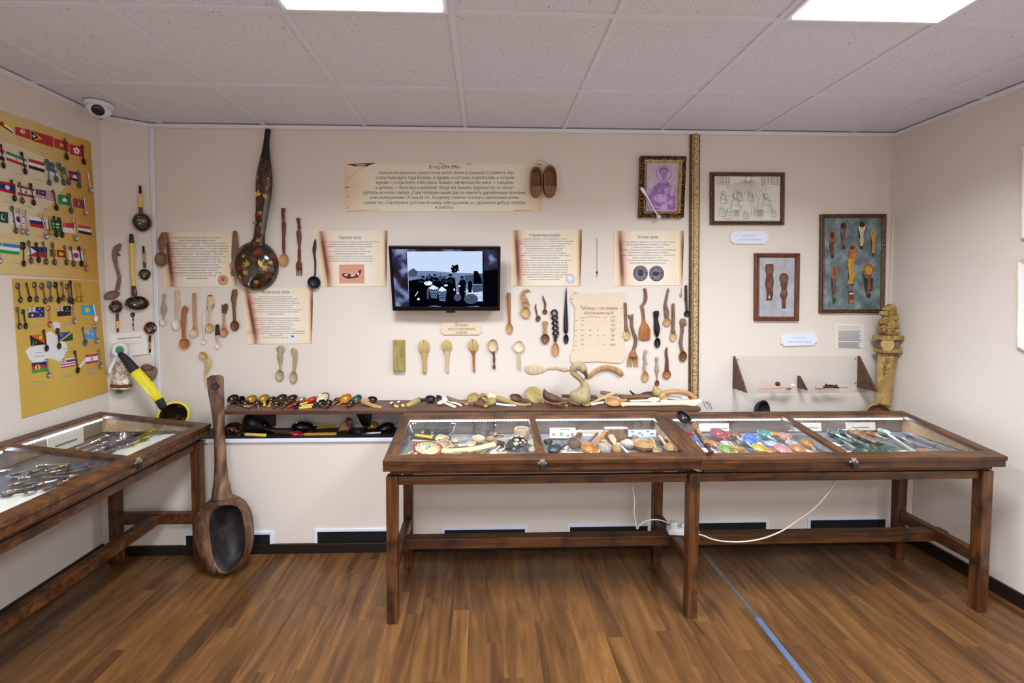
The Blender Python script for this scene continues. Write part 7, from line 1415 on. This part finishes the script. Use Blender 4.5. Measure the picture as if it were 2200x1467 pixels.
LQ = [([(60, 660), (95, 659), (96, 681), (61, 683)], bg(B_)+jack(.48, .5)+[(Wt, star(.25, .77, .16)), (Wt, star(.72, .2, .08)), (Wt, star(.6, .48, .08)), (Wt, star(.85, .45, .08)), (Wt, star(.74, .8, .1))]), ([(122, 658), (152, 657), (153, 678), (123, 680)], bg(K_)+jack(.45, .5)+[(Wt, star(.75, .25, .08)), (Wt, star(.65, .5, .08)), (Wt, star(.85, .5, .08)), (R_, star(.75, .82, .09))]), ([(174, 656), (202, 655), (203, 676), (176, 677)], bg('3aa8d8')+[(Y_, (.45, .48, .19, .28))]),
      ([(64, 720), (98, 718), (99, 739), (66, 743)], [(K_, rc(0, 0, 1, 1)), (O_2, [(0, 0), (1, 0), (1, 1)]), (Y_, (.68, .28, .12, .16)), (Wt, star(.2, .6, .07)), (Wt, star(.35, .75, .07)), (Wt, star(.18, .85, .08))]), ([(126, 715), (156, 712), (157, 731), (128, 734)], [('2c3c9a', [(0, 0), (1, 0), (0, 1)]), ('1c4a34', [(1, 0), (1, 1), (0, 1)]), (Y_, [(.93, 0), (1, 0), (1, .1), (.07, 1), (0, 1), (0, .9)]), (Wt, star(.12, .2, .08)), (Wt, star(.28, .2, .08)), (Wt, star(.2, .36, .08))]), ([(180, 709), (205, 706), (206, 727), (182, 729)], bg('4aa4dc')+jack(.45, .5)+[('c8a0a0', (.72, .5, .12, .2))]),
      ([(68, 780), (101, 776), (103, 797), (69, 802)], hs(B_, 'b83848', '2c9a44')+[(K_, (.38, .5, .2, .33)), (Y_, (.38, .5, .18, .3)), (K_, rc(.35, .25, .41, .75))]), ([(130, 772), (161, 768), (162, 785), (131, 791)], hs(Wt, 'b83848', '24247a', Wt, 'a02c5a', Wt, 'b83848')+jack(.42, .5)), ([(183, 763), (210, 759), (211, 778), (185, 782)], [('b83048', rc(0, 0, 1, 1)), (Wt, rc(0, .25, 1, .75)), ('8aa8c0', (.5, .5, .12, .2)), (Y_, (.5, .44, .08, .1))])]
for q, it in LQ: flag(LB, lc_, q, it)
b = MB().use('softink')
for x, y, l in ((80, 701, 24), (142, 697, 30), (191, 694, 10), (84, 757, 14), (84, 765, 24), (146, 749, 22), (148, 756, 16), (195, 745, 10), (83, 820, 32), (89, 825, 24), (146, 808, 26), (199, 791, 22), (197, 797, 22), (198, 803, 18)):
    q = [FL.at(*p, .0066)-lc_ for p in line(x-l/2, y+l*.04, x+l/2, y-l*.05, 1.3)]; b.poly([(p.x, p.y, .0066) for p in (q[::-1] if (q[1].x-q[0].x)*(q[2].y-q[0].y)-(q[1].y-q[0].y)*(q[2].x-q[0].x) < 0 else q)])
b.build('printed_names', None, LB)
# souvenir spoons: (top x,y, bowl x,y, finial radius, material, label)
GU = 'souvenir spoons on the upper flag board'; GLO = 'souvenir spoons on the lower flag board'
def sv_(x0, y0, x1, y1, f, mk, lab, grp, br=5.5, tw=2.2):
    W(FL, 'souvenir spoon '+lab, (x1, y1-1, br*.8, br*1.25), [(x1-(x1-x0)*.12, y1-7, tw), ((x0+x1)/2, (y0+y1)/2, tw), (x0+(x1-x0)*.22, y0+(y1-y0)*.22, tw*1.2), (x0, y0+f*1.5, f*1.0), (x0, y0+f*.8, f*1.6), (x0, y0+f*.4, f*1.1), (x0, y0-f*.1, f*1.3), (x0, y0-f*.3, f*.7)], mk, mk, name='souvenir_spoon', group=grp, n0=.0075, dep=.006)
US = [(3, 311, 8, 356, 4, 'darksilver', 'at the left edge across a cut off red white black flag'), (48, 328, 55, 369, 4.5, 'darksilver', 'over the green white red flag'), (140, 298, 144, 338, 2.5, 'darksilver', 'over the right end of the yellow star flag'), (178, 313, 181, 348, 4, 'darksilver', 'with forked top over the red white flower flag'), (190, 369, 196, 410, 2, 'silver', 'thin one at the right edge beside the temple flag'), (169, 367, 171, 399, 2.5, 'bluegrey', 'over the right end of the red and blue temple flag'),
      (103, 345, 107, 393, 7, 'bluegrey', 'with blue grey figure top, left of the blue cluster'), (113, 352, 122, 386, 8, 'bluegrey', 'with blue grey figure top, second of the blue cluster'), (128, 352, 138, 393, 7, 'bluegrey', 'with gold bowl in the blue cluster'), (139, 362, 149, 392, 6, 'bluegrey', 'with blue grey figure top, right of the blue cluster'), (26, 387, 32, 427, 4, 'darksilver', 'over the right end of the white disc flag'), (43, 392, 49, 432, 3.5, 'oldsilver', 'over the left part of the cedar flag'), (67, 395, 73, 436, 5, 'darksilver', 'over the right end of the cedar flag'), (115, 409, 122, 447, 3, 'darksilver', 'over the right end of the pink striped flag'), (150, 417, 154, 453, 4.5, 'oldsilver', 'with ring top over the green flag'), (182, 421, 185, 458, 2.5, 'silver', 'beside the red and green crescent flag'),
      (27, 444, 35, 496, 5.5, 'oldsilver', 'leftmost of three over the white flag with red blue disc'), (41, 449, 49, 498, 4, 'silver', 'middle of three over the white flag with red blue disc'), (54, 453, 60, 500, 5, 'silver', 'rightmost of three over the white flag with red blue disc'), (91, 461, 100, 509, 4, 'silver', 'over the right end of the white blue red flag'), (107, 465, 110, 500, 2, 'gold', 'gold coloured over the green striped flag'), (117, 465, 122, 504, 3.5, 'darksilver', 'dark over the middle of the green flag'), (128, 468, 134, 505, 4.5, 'darksilver', 'dark over the right end of the green flag'), (160, 470, 164, 513, 4, 'silver', 'between the red white flag and the red white black flag'),
      (51, 523, 52, 567, 8, 'darksilver', 'with red and black shield top beside the blue white green flag'), (63, 519, 68, 561, 5, 'oldsilver', 'over the white triangle of the blue and red flag'), (79, 522, 84, 559, 4.5, 'darksilver', 'over the middle of the blue and red flag'), (94, 520, 100, 563, 3.5, 'oldsilver', 'over the right end of the blue and red flag'), (114, 523, 118, 564, 5, 'oldsilver', 'over the green and orange lion flag'), (140, 528, 144, 564, 3.5, 'oldsilver', 'over the right edge of the lion flag'), (153, 530, 159, 567, 4, 'oldsilver', 'left over the red sun flag'), (171, 531, 176, 567, 4.5, 'darksilver', 'right over the red sun flag'), (181, 536, 187, 577, 4.5, 'copper', 'with copper coloured bowl right of the red sun flag'), (-3, 520, 1, 561, 3, 'silver', 'cut off at the left edge beside the blue white green flag')]
for a in US: sv_(*a, GU)
LS = [(40, 610, 45, 645, 6, 'oldsilver', 'first from left in the top row'), (58, 608, 65, 643, 3, 'darksilver', 'second from left in the top row'), (76, 608, 80, 643, 6, 'oldsilver', 'third from left in the top row'), (92, 610, 98, 647, 6.5, 'oldsilver', 'fourth from left in the top row'), (108, 607, 110, 643, 7, 'bluegrey', 'fifth from left in the top row'), (121, 608, 127, 646, 6, 'darksilver', 'sixth from left in the top row'), (134, 606, 137, 641, 4, 'oldsilver', 'seventh from left in the top row'), (146, 612, 150, 645, 5.5, 'oldsilver', 'eighth from left in the top row'), (152, 604, 156, 648, 4.5, 'darksilver', 'ninth from left in the top row'), (164, 608, 168, 643, 3, 'gold', 'left of the two gold ones in the top row'), (173, 608, 177, 643, 3, 'gold', 'right of the two gold ones in the top row'),
      (39, 661, 43, 701, 4.5, 'oldsilver', 'left of two beside the blue starred flag'), (51, 666, 56, 701, 4.5, 'darksilver', 'right of two beside the blue starred flag'), (106, 659, 108, 697, 5, 'copper', 'copper bowled between the blue and black starred flags'), (156, 654, 161, 690, 4, 'silver', 'right of the black starred flag'), (202, 655, 206, 685, 2, 'white', 'white one over the light blue yellow disc flag'), (95, 709, 101, 749, 4, 'darksilver', 'over the right end of the red and black bird flag'), (125, 707, 128, 744, 5.5, 'darksilver', 'over the left end of the blue green diagonal flag'), (179, 704, 184, 737, 3, 'bluegrey', 'left of the light blue ensign flag'), (205, 698, 209, 733, 4, 'silver', 'right of the light blue ensign flag'), (101, 772, 106, 806, 4, 'silver', 'beside the yellow disc tricolour flag'), (162, 754, 168, 796, 3.5, 'darksilver', 'black one right of the striped ensign flag'), (213, 750, 217, 786, 3, 'silver', 'right of the red white red flag')]
for a in LS: sv_(*a[:6], a[6]+' of the lower board' if 'top row' in a[6] else a[6]+', lower board', GLO)

# ================================================================ all lettering in one pass
jobs = []
for fr, parent, name, mat, lines, n, o, M in TEXTS:
    for L_ in lines:
        cu = bpy.data.curves.new('lettering', 'FONT'); cu.body = L_[0]; cu.resolution_u = 2; cu.size = 1
        ob = bpy.data.objects.new('lettering', cu); COL.objects.link(ob); jobs.append(ob)
bpy.context.view_layer.update()
dg = bpy.context.evaluated_depsgraph_get(); it = iter(jobs)
from mathutils.geometry import tessellate_polygon
SEEN = {}
def split_loop(P):
    n = len(P)
    for i in range(n):
        a, b_ = P[i], P[(i+1) % n]
        for j in range(i+2, n):
            if i == 0 and j == n-1: continue
            c, d = P[j], P[(j+1) % n]; r, s = b_-a, d-c; den = r.cross(s)
            if abs(den) < 1e-9: continue
            t_, u_ = (c-a).cross(s)/den, (c-a).cross(r)/den
            if 1e-4 < t_ < 1-1e-4 and 1e-4 < u_ < 1-1e-4:
                X = a+r*t_
                return split_loop([X]+P[i+1:j+1])+split_loop(P[:i+1]+[X]+P[j+1:])
    return [P] if len(P) > 2 else []
def untangle(P):   # a letter drawn as one self crossing stroke becomes plain outlines and holes
    o = P[0].copy(); key = tuple((round(v.x-o.x, 3), round(v.y-o.y, 3)) for v in P)
    if key not in SEEN: SEEN[key] = [[v-o for v in Q] for Q in split_loop(P)]
    return [[v+o for v in Q] for Q in SEEN[key]]
def contours(cu):
    out = []
    for sp in cu.splines:
        P = []; bp = sp.bezier_points; k = len(bp)
        for i in range(k):
            a, c = bp[i], bp[(i+1) % k]
            p0, p1, p2, p3 = a.co.to_2d(), a.handle_right.to_2d(), c.handle_left.to_2d(), c.co.to_2d()
            flat = abs((p1-p0).cross(p3-p0))+abs((p2-p0).cross(p3-p0)) < 1e-4
            for t_ in ((0,) if flat else (0, .34, .67)): P.append(p0*(1-t_)**3+p1*3*t_*(1-t_)**2+p2*3*t_*t_*(1-t_)+p3*t_**3)
        if len(P) > 2: out += untangle(P)
    return out
def sarea(P): return sum(P[i].x*P[(i+1) % len(P)].y-P[(i+1) % len(P)].x*P[i].y for i in range(len(P)))/2
def inside(p, P):
    r = False
    for i in range(len(P)):
        a, c = P[i], P[i-1]
        if (a.y > p.y) != (c.y > p.y) and p.x < (c.x-a.x)*(p.y-a.y)/(c.y-a.y)+a.x: r = not r
    return r
for fr, parent, name, mat, lines, n, o, M in TEXTS:
    b = MB()
    for s_, x0, x1, ym, h in lines:
        ev = next(it).evaluated_get(dg); CT = contours(ev.to_curve(dg, apply_modifiers=False)); ev.to_curve_clear()
        if not CT: continue
        AR = [sarea(P) for P in CT]; BX = [(min(v.x for v in P), max(v.x for v in P)) for P in CT]; outer = []; holes = []
        for k, P in enumerate(CT):   # a hole lies wholly inside a contour that runs the other way round
            own = [q for q in range(len(CT)) if q != k and AR[q]*AR[k] < 0 and abs(AR[q]) > abs(AR[k]) and BX[q][0] <= BX[k][0]+.01 and BX[q][1] >= BX[k][1]-.01 and sum(inside(v, CT[q]) for v in P) > .6*len(P)]
            if own: holes.append((P, min(own, key=lambda q: abs(AR[q]))))
            else: outer.append((P, k))
        ax, bx_ = min(v.x for P in CT for v in P), max(v.x for P in CT for v in P)
        pq, qq_ = fr.at(x0, ym, n)-Vector(o), fr.at(x1, ym, n)-Vector(o)
        su, sv = fr.sc((x0+x1)/2, ym, n); H = h*sv/.72; lo = .36
        if s_ == '—': ys = [v.y for P in CT for v in P]; lo = (min(ys)+max(ys))/2; H = 2*sv
        for P, k_ in outer:
            hh = [Q for Q, q_ in holes if q_ == k_]
            L3 = [[v.to_3d() for v in Q] for Q in [P]+hh]; fl = [v for Q in L3 for v in Q]
            tr = []
            for t_ in tessellate_polygon(L3):
                a_, b_, c_ = (fl[k] for k in t_); tr.append(t_ if (b_-a_).cross(c_-a_).z > 0 else t_[::-1])
            b.add([(pq.x+(v.x-ax)/(bx_-ax)*(qq_.x-pq.x), pq.y+(qq_.y-pq.y)*(v.x-ax)/(bx_-ax)+(v.y-lo)*H, n) for v in fl], tr)
    if b.v: b.use(mat); b.m = [0]*len(b.f); b.build(name, None, parent)
for ob in jobs:
    cu = ob.data; bpy.data.objects.remove(ob); bpy.data.curves.remove(cu)
